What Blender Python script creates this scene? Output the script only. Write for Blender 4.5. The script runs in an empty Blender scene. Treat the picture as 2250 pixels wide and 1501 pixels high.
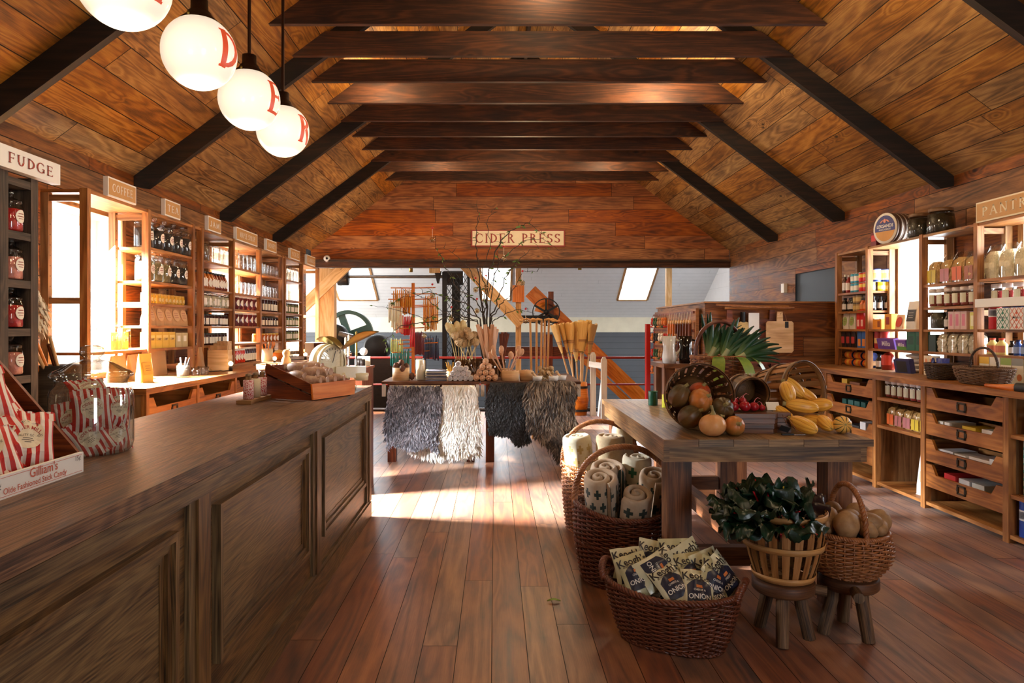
import bpy, math, random
from mathutils import Vector, Matrix, Euler
R = random.Random(11)
SC = bpy.context.scene
COL = SC.collection
PI = math.pi
# the lens: focal length and vanishing point in pixels of the 2250 x 1501 frame, eye height in metres
FPX, VX, VY, EYE = 1550.0, 1088.0, 722.0, 1.42
def P(px, py, d):
    return Vector(((px - VX) / FPX * d, d, EYE - (py - VY) / FPX * d))
def PX(px, d): return (px - VX) / FPX * d
def PZ(py, d): return EYE - (py - VY) / FPX * d
def V(*a): return Vector(a)
def rot(x=0, y=0, z=0): return Euler((x, y, z)).to_matrix()

class MB:
    def __init__(s):
        s.v = []; s.f = []; s.uv = []; s.sm = []; s.mi = []
    def add(s, vs, fs, uvs=None, smooth=False, mi=0):
        o = len(s.v)
        s.v.extend([tuple(p) for p in vs])
        for k, f in enumerate(fs):
            s.f.append([o + i for i in f])
            s.uv.append(uvs[k] if uvs else [(vs[i][0], vs[i][1]) for i in f])
            s.sm.append(smooth); s.mi.append(mi)
    def box(s, c, size, m=None, axis=None, mi=0, taper=None):
        c = Vector(c); h = [x / 2 for x in size]
        if axis is None: axis = max(range(3), key=lambda i: size[i])
        du, dv = R.uniform(0, 60), R.uniform(0, 60)
        L = [(-1,-1,-1),(1,-1,-1),(1,1,-1),(-1,1,-1),(-1,-1,1),(1,-1,1),(1,1,1),(-1,1,1)]
        loc = []
        for q in L:
            k = 1 if taper is None or q[2] < 0 else taper
            loc.append(Vector((q[0]*h[0]*k, q[1]*h[1]*k, q[2]*h[2])))
        fs = [(0,3,2,1),(4,5,6,7),(0,1,5,4),(1,2,6,5),(2,3,7,6),(3,0,4,7)]
        na = [2,2,1,0,1,0]
        uvs = []
        for k, f in enumerate(fs):
            ax = [i for i in range(3) if i != na[k]]
            if axis in ax:
                a = axis; b = [i for i in ax if i != axis][0]
            else: a, b = ax
            if axis not in ax:   # end grain: compress so it reads as rings
                uvs.append([(loc[i][a] + du, loc[i][b] + dv) for i in f])
            else:
                uvs.append([(loc[i][a] + du, loc[i][b] + dv + k * .37) for i in f])
        vs = [(c + (m @ p if m else p)) for p in loc]
        s.add(vs, fs, uvs, False, mi)
    def b2(s, x0, x1, y0, y1, z0, z1, **k):
        s.box(((x0+x1)/2, (y0+y1)/2, (z0+z1)/2), (abs(x1-x0), abs(y1-y0), abs(z1-z0)), **k)
    def bar(s, p0, p1, w, h, up=(0,0,1), mi=0):
        p0 = Vector(p0); p1 = Vector(p1); a = p1 - p0; L = a.length; a.normalize()
        u = Vector(up); n = a.cross(u)
        if n.length < 1e-5: n = a.cross(Vector((1,0,0)))
        n.normalize(); u = n.cross(a)
        m = Matrix((a, n, u)).transposed()
        s.box((p0+p1)/2, (L, w, h), m, axis=0, mi=mi)
    def prism(s, poly, O, A, B, N, mi=0, smooth=False):
        O, A, B, N = Vector(O), Vector(A), Vector(B), Vector(N)
        n = len(poly); lo = [O + A*a + B*b for a, b in poly]; hi = [p + N for p in lo]
        vs = lo + hi; du, dv = R.uniform(0, 60), R.uniform(0, 60)
        flip = A.cross(B).dot(N) < 0
        fs = [list(range(n))[::-1], [n+i for i in range(n)]]
        uvs = [[(poly[i][0]+du, poly[i][1]+dv) for i in fs[0]], [(poly[i-n][0]+du, poly[i-n][1]+dv) for i in fs[1]]]
        t = N.length
        for i in range(n):
            j = (i+1) % n; fs.append([i, j, n+j, n+i])
            e = math.hypot(poly[j][0]-poly[i][0], poly[j][1]-poly[i][1])
            uvs.append([(du, dv), (du+e, dv), (du+e, dv+t), (du, dv+t)])
        if flip:
            fs = [f[::-1] for f in fs]; uvs = [u[::-1] for u in uvs]
        s.add(vs, fs, uvs, smooth, mi)
    def tube(s, pts, r, seg=8, closed=False, caps=True, mi=0, smooth=True, flat=1.0, up=None):
        pts = [Vector(p) for p in pts]; n = len(pts)
        rr = r if isinstance(r, (list, tuple)) else [r]*n
        tan = []
        for i in range(n):
            if closed: t = pts[(i+1) % n] - pts[i-1]
            else: t = pts[min(i+1, n-1)] - pts[max(i-1, 0)]
            if t.length < 1e-9: t = Vector((0,0,1))
            tan.append(t.normalized())
        ref = Vector(up) if up else (Vector((0,0,1)) if abs(tan[0].z) < .9 else Vector((1,0,0)))
        nrm = ref - tan[0]*ref.dot(tan[0]); nrm.normalize()
        vs = []; Ls = []; L = 0
        for i in range(n):
            if i:
                L += (pts[i]-pts[i-1]).length
                nrm = (ref if up else nrm); nrm = nrm - tan[i]*nrm.dot(tan[i])
                if nrm.length < 1e-6: nrm = tan[i].orthogonal()
                nrm.normalize()
            b = tan[i].cross(nrm); Ls.append(L)
            for k in range(seg):
                a = 2*PI*k/seg
                vs.append(pts[i] + nrm*(math.cos(a)*rr[i]) + b*(math.sin(a)*rr[i]*flat))
        fs = []; uvs = []; du = R.uniform(0, 40); rad = max(rr)
        m = n if closed else n-1
        for i in range(m):
            j = (i+1) % n
            for k in range(seg):
                l = (k+1) % seg
                fs.append((i*seg+k, i*seg+l, j*seg+l, j*seg+k))
                u0 = Ls[i]+du; u1 = (Ls[i+1] if i+1 < n else L+(pts[0]-pts[-1]).length)+du
                w0 = k/seg*6.28*rad; w1 = (k+1)/seg*6.28*rad
                uvs.append([(u0,w0),(u0,w1),(u1,w1),(u1,w0)])
        s.add(vs, fs, uvs, smooth, mi)
        if caps and not closed:
            for i, rev in ((0, True), (n-1, False)):
                idx = [i*seg+k for k in range(seg)]
                if rev: idx = idx[::-1]
                s.add([vs[q] for q in idx], [list(range(seg))], [[(math.cos(6.28*k/seg)*rad, math.sin(6.28*k/seg)*rad) for k in range(seg)]], False, mi)
    def lathe(s, prof, seg=16, m=None, o=(0,0,0), smooth=True, mi=0, sy=1.0, a0=0.0, a1=2*PI, fn=None):
        o = Vector(o); n = len(prof); full = abs(a1-a0-2*PI) < 1e-6
        cols = seg if full else seg+1
        vs = []; L = [0]
        for i in range(1, n): L.append(L[-1] + math.hypot(prof[i][0]-prof[i-1][0], prof[i][1]-prof[i-1][1]))
        for r, z in prof:
            for k in range(cols):
                a = a0 + (a1-a0)*k/seg
                rr = r*(fn(a, z) if fn else 1)
                p = Vector((rr*math.cos(a), rr*math.sin(a)*sy, z))
                vs.append(o + (m @ p if m else p))
        fs = []; uvs = []
        rm = max(p[0] for p in prof)
        for i in range(n-1):
            for k in range(seg):
                l = (k+1) % cols
                fs.append((i*cols+k, i*cols+l, (i+1)*cols+l, (i+1)*cols+k))
                x0 = (a0+(a1-a0)*k/seg)*rm; x1 = (a0+(a1-a0)*(k+1)/seg)*rm
                uvs.append([(x0,L[i]),(x1,L[i]),(x1,L[i+1]),(x0,L[i+1])])
        s.add(vs, fs, uvs, smooth, mi)
    def grid(s, fn, nu, nv, smooth=True, mi=0, uvf=None, cu=False):
        vs = [fn(i/nu, j/nv) for j in range(nv+1) for i in range(nu+1)]
        fs = []; uvs = []
        for j in range(nv):
            for i in range(nu):
                a = j*(nu+1)+i
                fs.append((a, a+1, a+nu+2, a+nu+1))
                q = [(i/nu,j/nv),((i+1)/nu,j/nv),((i+1)/nu,(j+1)/nv),(i/nu,(j+1)/nv)]
                uvs.append([uvf(*t) for t in q] if uvf else q)
        s.add(vs, fs, uvs, smooth, mi)
    def blob(s, c, r, seg=12, rings=8, m=None, fn=None, mi=0, smooth=True):
        prof = [(max(1e-4, math.sin(PI*i/rings)), -math.cos(PI*i/rings)) for i in range(rings+1)]
        c = Vector(c); r = r if isinstance(r, (tuple, list)) else (r, r, r)
        sub = MB(); sub.lathe(prof, seg)
        vs = []
        for p in sub.v:
            k = fn(Vector(p)) if fn else 1
            q = Vector((p[0]*r[0]*k, p[1]*r[1]*k, p[2]*r[2]*k))
            vs.append(c + (m @ q if m else q))
        s.add(vs, sub.f, sub.uv, smooth, mi)
    def disc(s, c, r, N, seg=20, mi=0, A=None):
        N = Vector(N).normalized(); A = (Vector(A) if A else N.orthogonal()).normalized(); B = N.cross(A); c = Vector(c)
        pl = [(r*math.cos(2*PI*k/seg), r*math.sin(2*PI*k/seg)) for k in range(seg)]
        s.add([c + A*a + B*b for a, b in pl], [list(range(seg))], [pl], False, mi)
    def poly(s, pts, mi=0, uv=None):
        s.add(pts, [list(range(len(pts)))], [uv] if uv else None, False, mi)
    def mesh(s, name, mats, off=None):
        me = bpy.data.meshes.new(name)
        vs = s.v if off is None else [(p[0]-off[0], p[1]-off[1], p[2]-off[2]) for p in s.v]
        me.from_pydata(vs, [], s.f)
        ul = me.uv_layers.new(name='UVMap')
        flat = [c for f in s.uv for q in f for c in q]
        if len(flat) == 2*len(me.loops): ul.data.foreach_set('uv', flat)
        me.polygons.foreach_set('use_smooth', s.sm)
        mats = mats if isinstance(mats, (list, tuple)) else [mats]
        for m in mats: me.materials.append(m)
        if len(mats) > 1: me.polygons.foreach_set('material_index', s.mi)
        me.update()
        return me

def tag(o, label=None, cat=None, group=None, kind=None):
    if label: o['label'] = label
    if cat: o['category'] = cat
    if group: o['group'] = group
    if kind: o['kind'] = kind
    return o
def thing(name, label, cat, loc=(0,0,0), rz=0, group=None, kind=None):
    o = bpy.data.objects.new(name, None); COL.objects.link(o)
    o.empty_display_size = .05
    o.location = loc; o.rotation_euler = (0, 0, rz)
    return tag(o, label, cat, group, kind)
def part(name, mb, mat, parent, world=False, label=None):
    """one mesh object; world=True when the vertices are in world metres"""
    off = None
    if world:
        p = parent; off = Vector((0,0,0))
        while p is not None: off = off + Vector(p.location); p = p.parent
    me = mb if isinstance(mb, bpy.types.Mesh) else mb.mesh(name, mat, off)
    o = bpy.data.objects.new(name, me); COL.objects.link(o); o.parent = parent
    if label: o['label'] = label
    return o
def solo(name, mb, mat, label, cat, loc=None, group=None, kind=None):
    """a thing that is one mesh; loc: origin at its base"""
    me = mb if isinstance(mb, bpy.types.Mesh) else mb.mesh(name, mat, loc)
    o = bpy.data.objects.new(name, me); COL.objects.link(o)
    if loc is not None: o.location = loc
    return tag(o, label, cat, group, kind)
def struct(name, mb, mat, parent=None):
    o = bpy.data.objects.new(name, mb.mesh(name, mat)); COL.objects.link(o); o.parent = parent
    if parent is None: o['kind'] = 'structure'
    return o
KIDS = {}
def kids(o):
    return [c for c in o.children]
def dup(root, loc, rz=0, label=None, group=None, scale=None, rotv=None):
    def cp(o, par):
        c = o.copy(); COL.objects.link(c)
        if par is not None: c.parent = par
        for ch in o.children: cp(ch, c)
        return c
    r = cp(root, None)
    r.location = loc; r.rotation_euler = rotv if rotv else (0, 0, rz)
    if scale: r.scale = (scale,)*3 if isinstance(scale, (int, float)) else scale
    if label: r['label'] = label
    if group: r['group'] = group
    return r
class Proto:
    """first use places the built thing itself, later uses copy it"""
    def __init__(s, root): s.root = root; s.used = False
    def put(s, loc, rz=0, label=None, group=None, scale=None, rotv=None):
        if s.used: return dup(s.root, loc, rz, label, group, scale, rotv)
        s.used = True; r = s.root
        r.location = loc; r.rotation_euler = rotv if rotv else (0, 0, rz)
        if scale: r.scale = (scale,)*3 if isinstance(scale, (int, float)) else scale
        if label: r['label'] = label
        if group: r['group'] = group
        return r
ORD = ['first','second','third','fourth','fifth','sixth','seventh','eighth','ninth','tenth','eleventh','twelfth','thirteenth','fourteenth','fifteenth','sixteenth']

# ---------------------------------------------------------------- materials
class NT:
    def __init__(s, name):
        s.m = bpy.data.materials.new(name); s.m.use_nodes = True
        s.t = s.m.node_tree; s.b = s.t.nodes['Principled BSDF']; s.out = s.t.nodes['Material Output']
    def n(s, typ, **k):
        nd = s.t.nodes.new(typ)
        for a, v in k.items():
            if a.startswith('i_'):
                nd.inputs[int(a[2:])].default_value = v
            else: setattr(nd, a, v)
        return nd
    def l(s, a, b): s.t.links.new(a, b)
    def math(s, op, a, b=None, c=None, clamp=False):
        nd = s.n('ShaderNodeMath', operation=op, use_clamp=clamp)
        for i, q in enumerate((a, b, c)):
            if q is None: continue
            if isinstance(q, (int, float)): nd.inputs[i].default_value = q
            else: s.l(q, nd.inputs[i])
        return nd.outputs[0]
    def mix(s, f, a, b, typ='MIX'):
        nd = s.n('ShaderNodeMix', data_type='RGBA', blend_type=typ)
        for i, q in ((0, f), (6, a), (7, b)):
            if isinstance(q, (int, float)): nd.inputs[i].default_value = q
            elif isinstance(q, (tuple, list)): nd.inputs[i].default_value = (*q[:3], 1)
            else: s.l(q, nd.inputs[i])
        return nd.outputs[2]
    def ramp(s, f, stops):
        nd = s.n('ShaderNodeValToRGB'); r = nd.color_ramp
        while len(r.elements) < len(stops): r.elements.new(.5)
        for e, (p, c) in zip(r.elements, stops):
            e.position = p; e.color = (*c[:3], 1) if not isinstance(c, (int, float)) else (c, c, c, 1)
        s.l(f, nd.inputs[0]); return nd.outputs[0]
    def noise(s, vec, scale, detail=2, rough=.5, dist=0):
        nd = s.n('ShaderNodeTexNoise'); nd.inputs['Scale'].default_value = scale
        nd.inputs['Detail'].default_value = detail; nd.inputs['Roughness'].default_value = rough; nd.inputs['Distortion'].default_value = dist
        if vec is not None: s.l(vec, nd.inputs['Vector'])
        return nd.outputs['Fac']
    def map(s, vec, scale):
        nd = s.n('ShaderNodeMapping'); nd.inputs['Scale'].default_value = scale; s.l(vec, nd.inputs['Vector']); return nd.outputs[0]
    def bump(s, h, strength=.2, dist=.002):
        nd = s.n('ShaderNodeBump'); nd.inputs['Strength'].default_value = strength; nd.inputs['Distance'].default_value = dist
        s.l(h, nd.inputs['Height']); s.l(nd.outputs[0], s.b.inputs['Normal'])
def srgb(r, g, b):
    f = lambda c: (c/255/12.92) if c/255 <= .04045 else ((c/255+.055)/1.055)**2.4
    return (f(r), f(g), f(b))
def wood(name, dark, mid, light, rough=.5, grain=26, knots=.5, var=.35, fine=.25, bump=.15, rv=.12, ks=1.0, spec=.4):
    t = NT(name); uv = t.n('ShaderNodeUVMap').outputs[0]
    isl = t.n('ShaderNodeNewGeometry').outputs['Random Per Island']
    vk = t.map(uv, (2.2*ks, 4.4*ks, 1))
    vor = t.n('ShaderNodeTexVoronoi'); vor.inputs['Scale'].default_value = 1.0; t.l(vk, vor.inputs['Vector'])
    kd = t.math('SUBTRACT', .34, vor.outputs['Distance'], clamp=True)
    sc_ = t.n('ShaderNodeSeparateColor'); t.l(vor.outputs['Color'], sc_.inputs[0]); kd = t.math('MULTIPLY', kd, t.math('GREATER_THAN', sc_.outputs[0], .58))
    n1 = t.noise(t.map(uv, (.55, 5.5, 1)), 1.0, 2, .5, .4)
    g = t.math('ADD', n1, t.math('MULTIPLY', kd, knots*.9))
    rings = t.math('ADD', t.math('MULTIPLY', t.math('SINE', t.math('MULTIPLY', g, grain*6.28*.5)), .5), .5)
    fin = t.noise(t.map(uv, (5, 190, 1)), 1.0, 3, .6)
    blot = t.noise(t.map(uv, (1.5, 5, 1)), 1.0, 4, .65)
    f = t.math('ADD', t.math('MULTIPLY', rings, .2), t.math('MULTIPLY', blot, .92))
    f = t.math('ADD', f, t.math('MULTIPLY', t.math('SUBTRACT', fin, .5), fine*2))
    c = t.ramp(f, [(.3, dark), (.56, mid), (.84, light)])
    kk = t.math('GREATER_THAN', kd, .29)
    kf = t.math('MULTIPLY', t.math('SUBTRACT', kd, .235, clamp=True), 12*min(1, knots*2), clamp=True)
    c = t.mix(kf, c, tuple(x*.28 for x in dark))
    hsv = t.n('ShaderNodeHueSaturation')
    t.l(t.math('ADD', t.math('MULTIPLY', isl, var), 1-var*.55), hsv.inputs['Value'])
    i2 = t.math('FRACT', t.math('MULTIPLY', isl, 7.31))
    t.l(t.math('ADD', t.math('MULTIPLY', i2, .016), .495), hsv.inputs['Hue'])
    t.l(t.math('ADD', t.math('MULTIPLY', i2, -.2), 1.1), hsv.inputs['Saturation'])
    t.l(c, hsv.inputs['Color'])
    t.l(hsv.outputs[0], t.b.inputs['Base Color'])
    t.l(t.math('ADD', t.math('MULTIPLY', blot, rv*2), rough-rv), t.b.inputs['Roughness'])
    t.b.inputs['Specular IOR Level'].default_value = spec
    if bump: t.bump(t.math('ADD', fin, t.math('MULTIPLY', rings, .5)), bump, .0015)
    return t.m
def paint(name, c, rough=.5, metal=0, var=.12, scale=8, spec=.5, c2=None, bump=0, coat=0, obj=True, sheen=0, sub=0):
    t = NT(name)
    co = t.n('ShaderNodeTexCoord').outputs['Object']
    n = t.noise(co, scale, 3, .6)
    c2 = c2 or tuple(x*(1-var) for x in c)
    t.l(t.mix(t.math('MULTIPLY', t.math('SUBTRACT', n, .3, clamp=True), 2.2, clamp=True), c, c2), t.b.inputs['Base Color'])
    t.b.inputs['Roughness'].default_value = rough; t.b.inputs['Metallic'].default_value = metal
    t.b.inputs['Specular IOR Level'].default_value = spec
    if coat: t.b.inputs['Coat Weight'].default_value = coat; t.b.inputs['Coat Roughness'].default_value = .05
    if sheen: t.b.inputs['Sheen Weight'].default_value = sheen
    if bump: t.bump(n, bump, .004)
    return t.m
def glassy(name, tint=(.97,.98,.97), gloss=.2, rough=.02, edge=.8):
    """thin-walled clear glass: mostly see-through, mirror-bright at grazing angles"""
    t = NT(name); t.t.nodes.remove(t.b)
    tr = t.n('ShaderNodeBsdfTransparent'); tr.inputs[0].default_value = (*tint, 1)
    gl = t.n('ShaderNodeBsdfGlossy'); gl.inputs['Roughness'].default_value = rough
    lw = t.n('ShaderNodeLayerWeight'); lw.inputs[0].default_value = .5; fc = lw.outputs['Facing']
    f3 = t.math('POWER', fc, 3.0); nz = t.noise(t.n('ShaderNodeTexCoord').outputs['Object'], 20)
    t.l(t.mix(t.math('MULTIPLY', f3, edge), tint, tuple(x*.3 for x in tint)), tr.inputs[0])
    f = t.math('ADD', t.math('MULTIPLY', f3, .6), t.math('MULTIPLY', t.math('ADD', nz, .5), gloss*.4), clamp=True)
    mx = t.n('ShaderNodeMixShader'); t.l(f, mx.inputs[0]); t.l(tr.outputs[0], mx.inputs[1]); t.l(gl.outputs[0], mx.inputs[2])
    t.l(mx.outputs[0], t.out.inputs[0]); return t.m
def glow(name, c, s):
    t = NT(name); t.b.inputs['Base Color'].default_value = (*c, 1)
    t.b.inputs['Emission Color'].default_value = (*c, 1); t.b.inputs['Emission Strength'].default_value = s
    t.b.inputs['Roughness'].default_value = .2
    return t.m
PC = {}
def col(r, g, b, rough=.45, **k):
    """plain printed or painted surface in an sRGB colour, with slight mottling"""
    key = (r, g, b, rough, tuple(sorted(k.items())))
    if key not in PC: PC[key] = paint('surface_%d_%d_%d' % (r, g, b), srgb(r, g, b), rough, **k)
    return PC[key]

# ---------------------------------------------------------------- lettering
TC = {}
def text2d(s, size=.05, bold=0.0, align='CENTER', shear=0.0):
    key = (s, bold, align, shear)
    if key not in TC:
        cu = bpy.data.curves.new('txt', 'FONT'); cu.body = s; cu.size = 1; cu.align_x = align; cu.align_y = 'CENTER'
        cu.resolution_u = 2; cu.offset = bold; cu.shear = shear; cu.fill_mode = 'FRONT'
        o = bpy.data.objects.new('txt', cu); COL.objects.link(o)
        bpy.context.view_layer.update()
        me = bpy.data.meshes.new_from_object(o.evaluated_get(bpy.context.evaluated_depsgraph_get()))
        TC[key] = ([tuple(v.co) for v in me.vertices], [tuple(p.vertices) for p in me.polygons])
        bpy.data.objects.remove(o); bpy.data.curves.remove(cu); bpy.data.meshes.remove(me)
    vs, fs = TC[key]
    return [(v[0]*size, v[1]*size) for v in vs], fs
SER = {  # capitals with serifs; strokes: ('v',x) stem, ('l',x0,y0,x1,y1,w) line, ('h',x0,x1,y) bar with end serif, ('a',cx,cy,rx,ry,a0,a1) arc; then width
 'C': ([('a',.42,.5,.40,.5,48,312),('l',.69,.88,.69,.68,.05),('l',.69,.12,.69,.32,.05)], .78), 'I': ([('v',.2)], .4),
 'D': ([('v',.18),('a',.2,.5,.52,.465,-90,90),('l',.18,.965,.3,.965,.07),('l',.18,.035,.3,.035,.07)], .8),
 'E': ([('v',.18),('h',.18,.60,.965),('h',.18,.50,.52),('h',.18,.64,.035)], .7), 'F': ([('v',.18),('h',.18,.60,.965),('h',.18,.50,.5)], .66),
 'R': ([('v',.18),('a',.25,.74,.32,.225,-90,90),('l',.18,.965,.3,.965,.07),('l',.18,.515,.3,.515,.07),('l',.36,.5,.68,.02,.14),('l',.6,.03,.78,.03,.06)], .8),
 'P': ([('v',.18),('a',.25,.72,.34,.245,-90,90),('l',.18,.965,.3,.965,.07),('l',.18,.475,.3,.475,.07)], .68),
 'S': ([('a',.32,.735,.24,.23,20,270),('a',.32,.265,.26,.23,-160,90),('l',.55,.95,.55,.76,.05),('l',.07,.05,.07,.26,.05)], .64),
 'O': ([('a',.45,.5,.40,.465,0,360)], .9), 'G': ([('a',.44,.5,.40,.5,48,330),('l',.70,.88,.70,.7,.05),('l',.72,.06,.72,.42,.12),('l',.55,.42,.82,.42,.06)], .86),
 'U': ([('l',.18,1,.18,.32,.14),('l',.66,1,.66,.32,.09),('a',.42,.33,.24,.31,180,360),('l',.06,.97,.3,.97,.06),('l',.56,.97,.78,.97,.06)], .84),
 'T': ([('v',.36),('l',.04,.965,.68,.965,.07),('l',.06,.97,.06,.8,.05),('l',.66,.97,.66,.8,.05)], .72),
 'A': ([('l',.40,1,.12,.02,.08),('l',.38,1,.70,.02,.15),('l',.2,.34,.6,.34,.07),('l',.02,.03,.24,.03,.06),('l',.58,.03,.84,.03,.06)], .84),
 'N': ([('l',.18,1,.18,.02,.09),('l',.16,.98,.70,.03,.14),('l',.70,1,.70,0,.09),('l',.06,.97,.24,.97,.06),('l',.06,.03,.3,.03,.06),('l',.58,.97,.82,.97,.06)], .86),
 'Y': ([('l',.38,0,.38,.46,.14),('l',.08,1,.38,.44,.13),('l',.7,1,.38,.44,.08),('l',0,.97,.2,.97,.06),('l',.58,.97,.8,.97,.06),('l',.26,.03,.5,.03,.06)], .76),
 'M': ([('l',.16,1,.16,0,.09),('l',.16,1,.46,.1,.13),('l',.76,1,.46,.1,.08),('l',.78,1,.78,0,.14),('l',.04,.03,.28,.03,.06),('l',.66,.03,.9,.03,.06)], .96),
 'L': ([('v',.18),('h',.18,.62,.035)], .66), 'J': ([('l',.3,1,.3,.2,.14),('a',.15,.2,.15,.18,180,360),('l',.18,.97,.42,.97,.06)], .46),
 'H': ([('v',.18),('v',.66),('l',.18,.5,.66,.5,.07)], .84), 'K': ([('v',.18),('l',.2,.42,.66,1,.08),('l',.34,.56,.72,.02,.14),('l',.56,.97,.78,.97,.06),('l',.62,.03,.84,.03,.06)], .82),
 '-': ([('l',.08,.42,.36,.42,.1)], .44), ' ': ([], .42)}
def serif2d(s, h=1.0, track=.12, bold=1.0):
    """quads of serif capitals, centred; returns quads [(4 points)], total width"""
    q = []; x = 0
    def line(x0, y0, x1, y1, w):
        L = math.hypot(x1-x0, y1-y0) or 1; nx, ny = -(y1-y0)/L*w/2, (x1-x0)/L*w/2
        k = max(1, int(L/.22))
        for i in range(k):
            a, b = i/k, (i+1)/k
            q.append([(x+x0+(x1-x0)*t+sg*nx, y0+(y1-y0)*t+sg*ny) for t, sg in ((a,1),(a,-1),(b,-1),(b,1))])
    for ch in s:
        st, w = SER[ch]
        for e in st:
            if e[0] == 'v':
                line(e[1], 0, e[1], 1, .14*bold); line(e[1]-.13, .97, e[1]+.13, .97, .06); line(e[1]-.13, .03, e[1]+.13, .03, .06)
            elif e[0] == 'h':
                line(e[1], e[3], e[2], e[3], .07*bold); d = -1 if e[3] > .6 else 1
                if abs(e[3]-.5) < .1: line(e[2], e[3]-.09, e[2], e[3]+.09, .05)
                else: line(e[2], e[3], e[2], e[3]+d*.17, .05)
            elif e[0] == 'l': line(e[1], e[2], e[3], e[4], e[5]*(bold if e[5] > .06 else 1))
            else:
                _, cx, cy, rx, ry, a0, a1 = e; n = max(6, int(abs(a1-a0)/22))
                pr = []
                for i in range(n+1):
                    a = math.radians(a0+(a1-a0)*i/n); k = .045+.035*abs(math.cos(a)); k *= bold
                    pr.append(((x+cx+(rx+k*.3)*math.cos(a), cy+(ry+k*.3)*math.sin(a)), (x+cx+(rx-k*1.7)*math.cos(a), cy+(ry-k*1.3)*math.sin(a))))
                for i in range(n): q.append([pr[i][0], pr[i+1][0], pr[i+1][1], pr[i][1]])
        x += w + track
    W = x - track
    return [[((a-W/2)*h, (b-.5)*h) for a, b in f] for f in q], W*h
def letter_serif(mb, s, h, O, A, B, track=.12, bold=1.0, fit=None, mi=0):
    O, A, B = Vector(O), Vector(A), Vector(B); q, W = serif2d(s, h, track, bold)
    k = 1 if fit is None else fit/W
    N = A.cross(B)
    for f in q:
        a = [O + A*(p[0]*k) + B*p[1] for p in f]
        e = (a[1]-a[0]).cross(a[2]-a[0])
        mb.poly(a if e.dot(N) > 0 else a[::-1], mi)
    return W*k
def letter_sans(mb, s, size, O, A, B, bold=0.0, shear=0.0, mi=0, fn=None, align='CENTER'):
    vs, fs = text2d(s, size, bold, align, shear)
    if fn: vs = [fn(*p) for p in vs]
    else:
        O, A, B = Vector(O), Vector(A), Vector(B); vs = [O + A*p[0] + B*p[1] for p in vs]
    mb.add(vs, fs, None, False, mi)
# ---------------------------------------------------------------- woods and shared surfaces
M = {}
M['ceil'] = wood('ceiling_boards', srgb(78,48,21), srgb(138,92,43), srgb(178,130,68), .62, 24, .8, .42, .22)
M['wallw'] = wood('wall_boards', srgb(62,34,15), srgb(120,70,33), srgb(162,104,54), .6, 22, .7, .4, .22)
M['gable'] = wood('gable_boards', srgb(82,40,16), srgb(146,78,34), srgb(186,112,54), .58, 22, .7, .36, .2)
M['floor'] = wood('floor_boards', srgb(70,38,21), srgb(126,72,40), srgb(160,104,62), .38, 16, .35, .3, .18, .08, .1, .9, .5)
M['floor'].node_tree.nodes['Principled BSDF'].inputs['Sheen Weight'].default_value = .09   # sheen veil added to whiten the lit floor patch
M['floor'].node_tree.nodes['Principled BSDF'].inputs['Sheen Roughness'].default_value = .5
M['beam'] = wood('beam_timber', srgb(30,16,9), srgb(60,34,19), srgb(94,56,31), .7, 20, .5, .4, .35)
M['rafter'] = wood('rafter_timber', srgb(14,9,6), srgb(28,18,12), srgb(48,31,20), .75, 18, .3, .4, .3)
M['pine'] = wood('shelf_pine', srgb(98,58,28), srgb(150,98,54), srgb(184,132,80), .5, 20, .5, .3, .2)
M['pine2'] = wood('drawer_pine', srgb(100,56,24), srgb(154,96,48), srgb(182,122,68), .45, 18, .6, .3, .2)
M['oak'] = wood('counter_oak', srgb(48,33,20), srgb(98,71,43), srgb(130,100,62), .45, 44, .1, .14, .55, .3, .06, .5)
M['oaktop'] = wood('counter_top_oak', srgb(46,28,19), srgb(92,58,38), srgb(128,88,60), .46, 36, .1, .2, .9, .2, .06, .6, .5)
M['table'] = wood('table_timber', srgb(70,46,26), srgb(122,88,54), srgb(158,120,80), .5, 24, .3, .3, .5)
M['tleg'] = wood('table_leg_timber', srgb(58,34,20), srgb(98,60,36), srgb(134,90,58), .55, 24, .6, .3, .5)
M['darkw'] = wood('dark_cabinet_wood', srgb(30,24,20), srgb(60,50,42), srgb(88,76,64), .6, 20, .4, .3, .4)
M['redw'] = wood('red_brown_wood', srgb(56,24,14), srgb(104,50,28), srgb(140,76,44), .45, 20, .3, .3, .3)
M['palew'] = wood('pale_wood', srgb(176,136,92), srgb(214,176,130), srgb(234,204,162), .5, 18, .15, .2, .2)
M['orangew'] = wood('orange_pine', srgb(170,86,32), srgb(212,122,56), srgb(228,150,84), .42, 18, .4, .25, .2)
M['timber'] = wood('framing_timber', srgb(190,140,84), srgb(222,178,122), srgb(238,204,156), .55, 18, .3, .2, .25)
M['whitew'] = wood('whitewashed_wood', srgb(196,190,178), srgb(226,220,208), srgb(240,236,226), .6, 14, .15, .12, .2)
M['darkgap'] = paint('board_joint', srgb(20,12,8), .9)
M['white'] = paint('white_paint', srgb(238,236,230), .5, var=.05)
M['revealw'] = paint('white_reveal_paint', srgb(240,238,232), .5, var=.05)
M['mceil'] = paint('pale_grey_boards', srgb(208,206,206), .55, var=.06)
M['cream'] = paint('cream_plaster', srgb(214,206,182), .7, var=.14, scale=3)
M['grey'] = paint('dark_grey_boards', srgb(74,78,84), .6, var=.12, scale=3)
M['black'] = paint('black_iron', srgb(22,21,22), .5, .2, var=.3)
M['iron'] = paint('dark_iron', srgb(66,56,50), .45, .6, var=.3, scale=20)
M['steel'] = paint('worn_steel', srgb(130,124,120), .35, .8, var=.25)
M['green'] = paint('green_machine_paint', srgb(34,70,62), .4, var=.2)
M['bronze'] = paint('dark_bronze', srgb(62,50,34), .4, .6)
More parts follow.
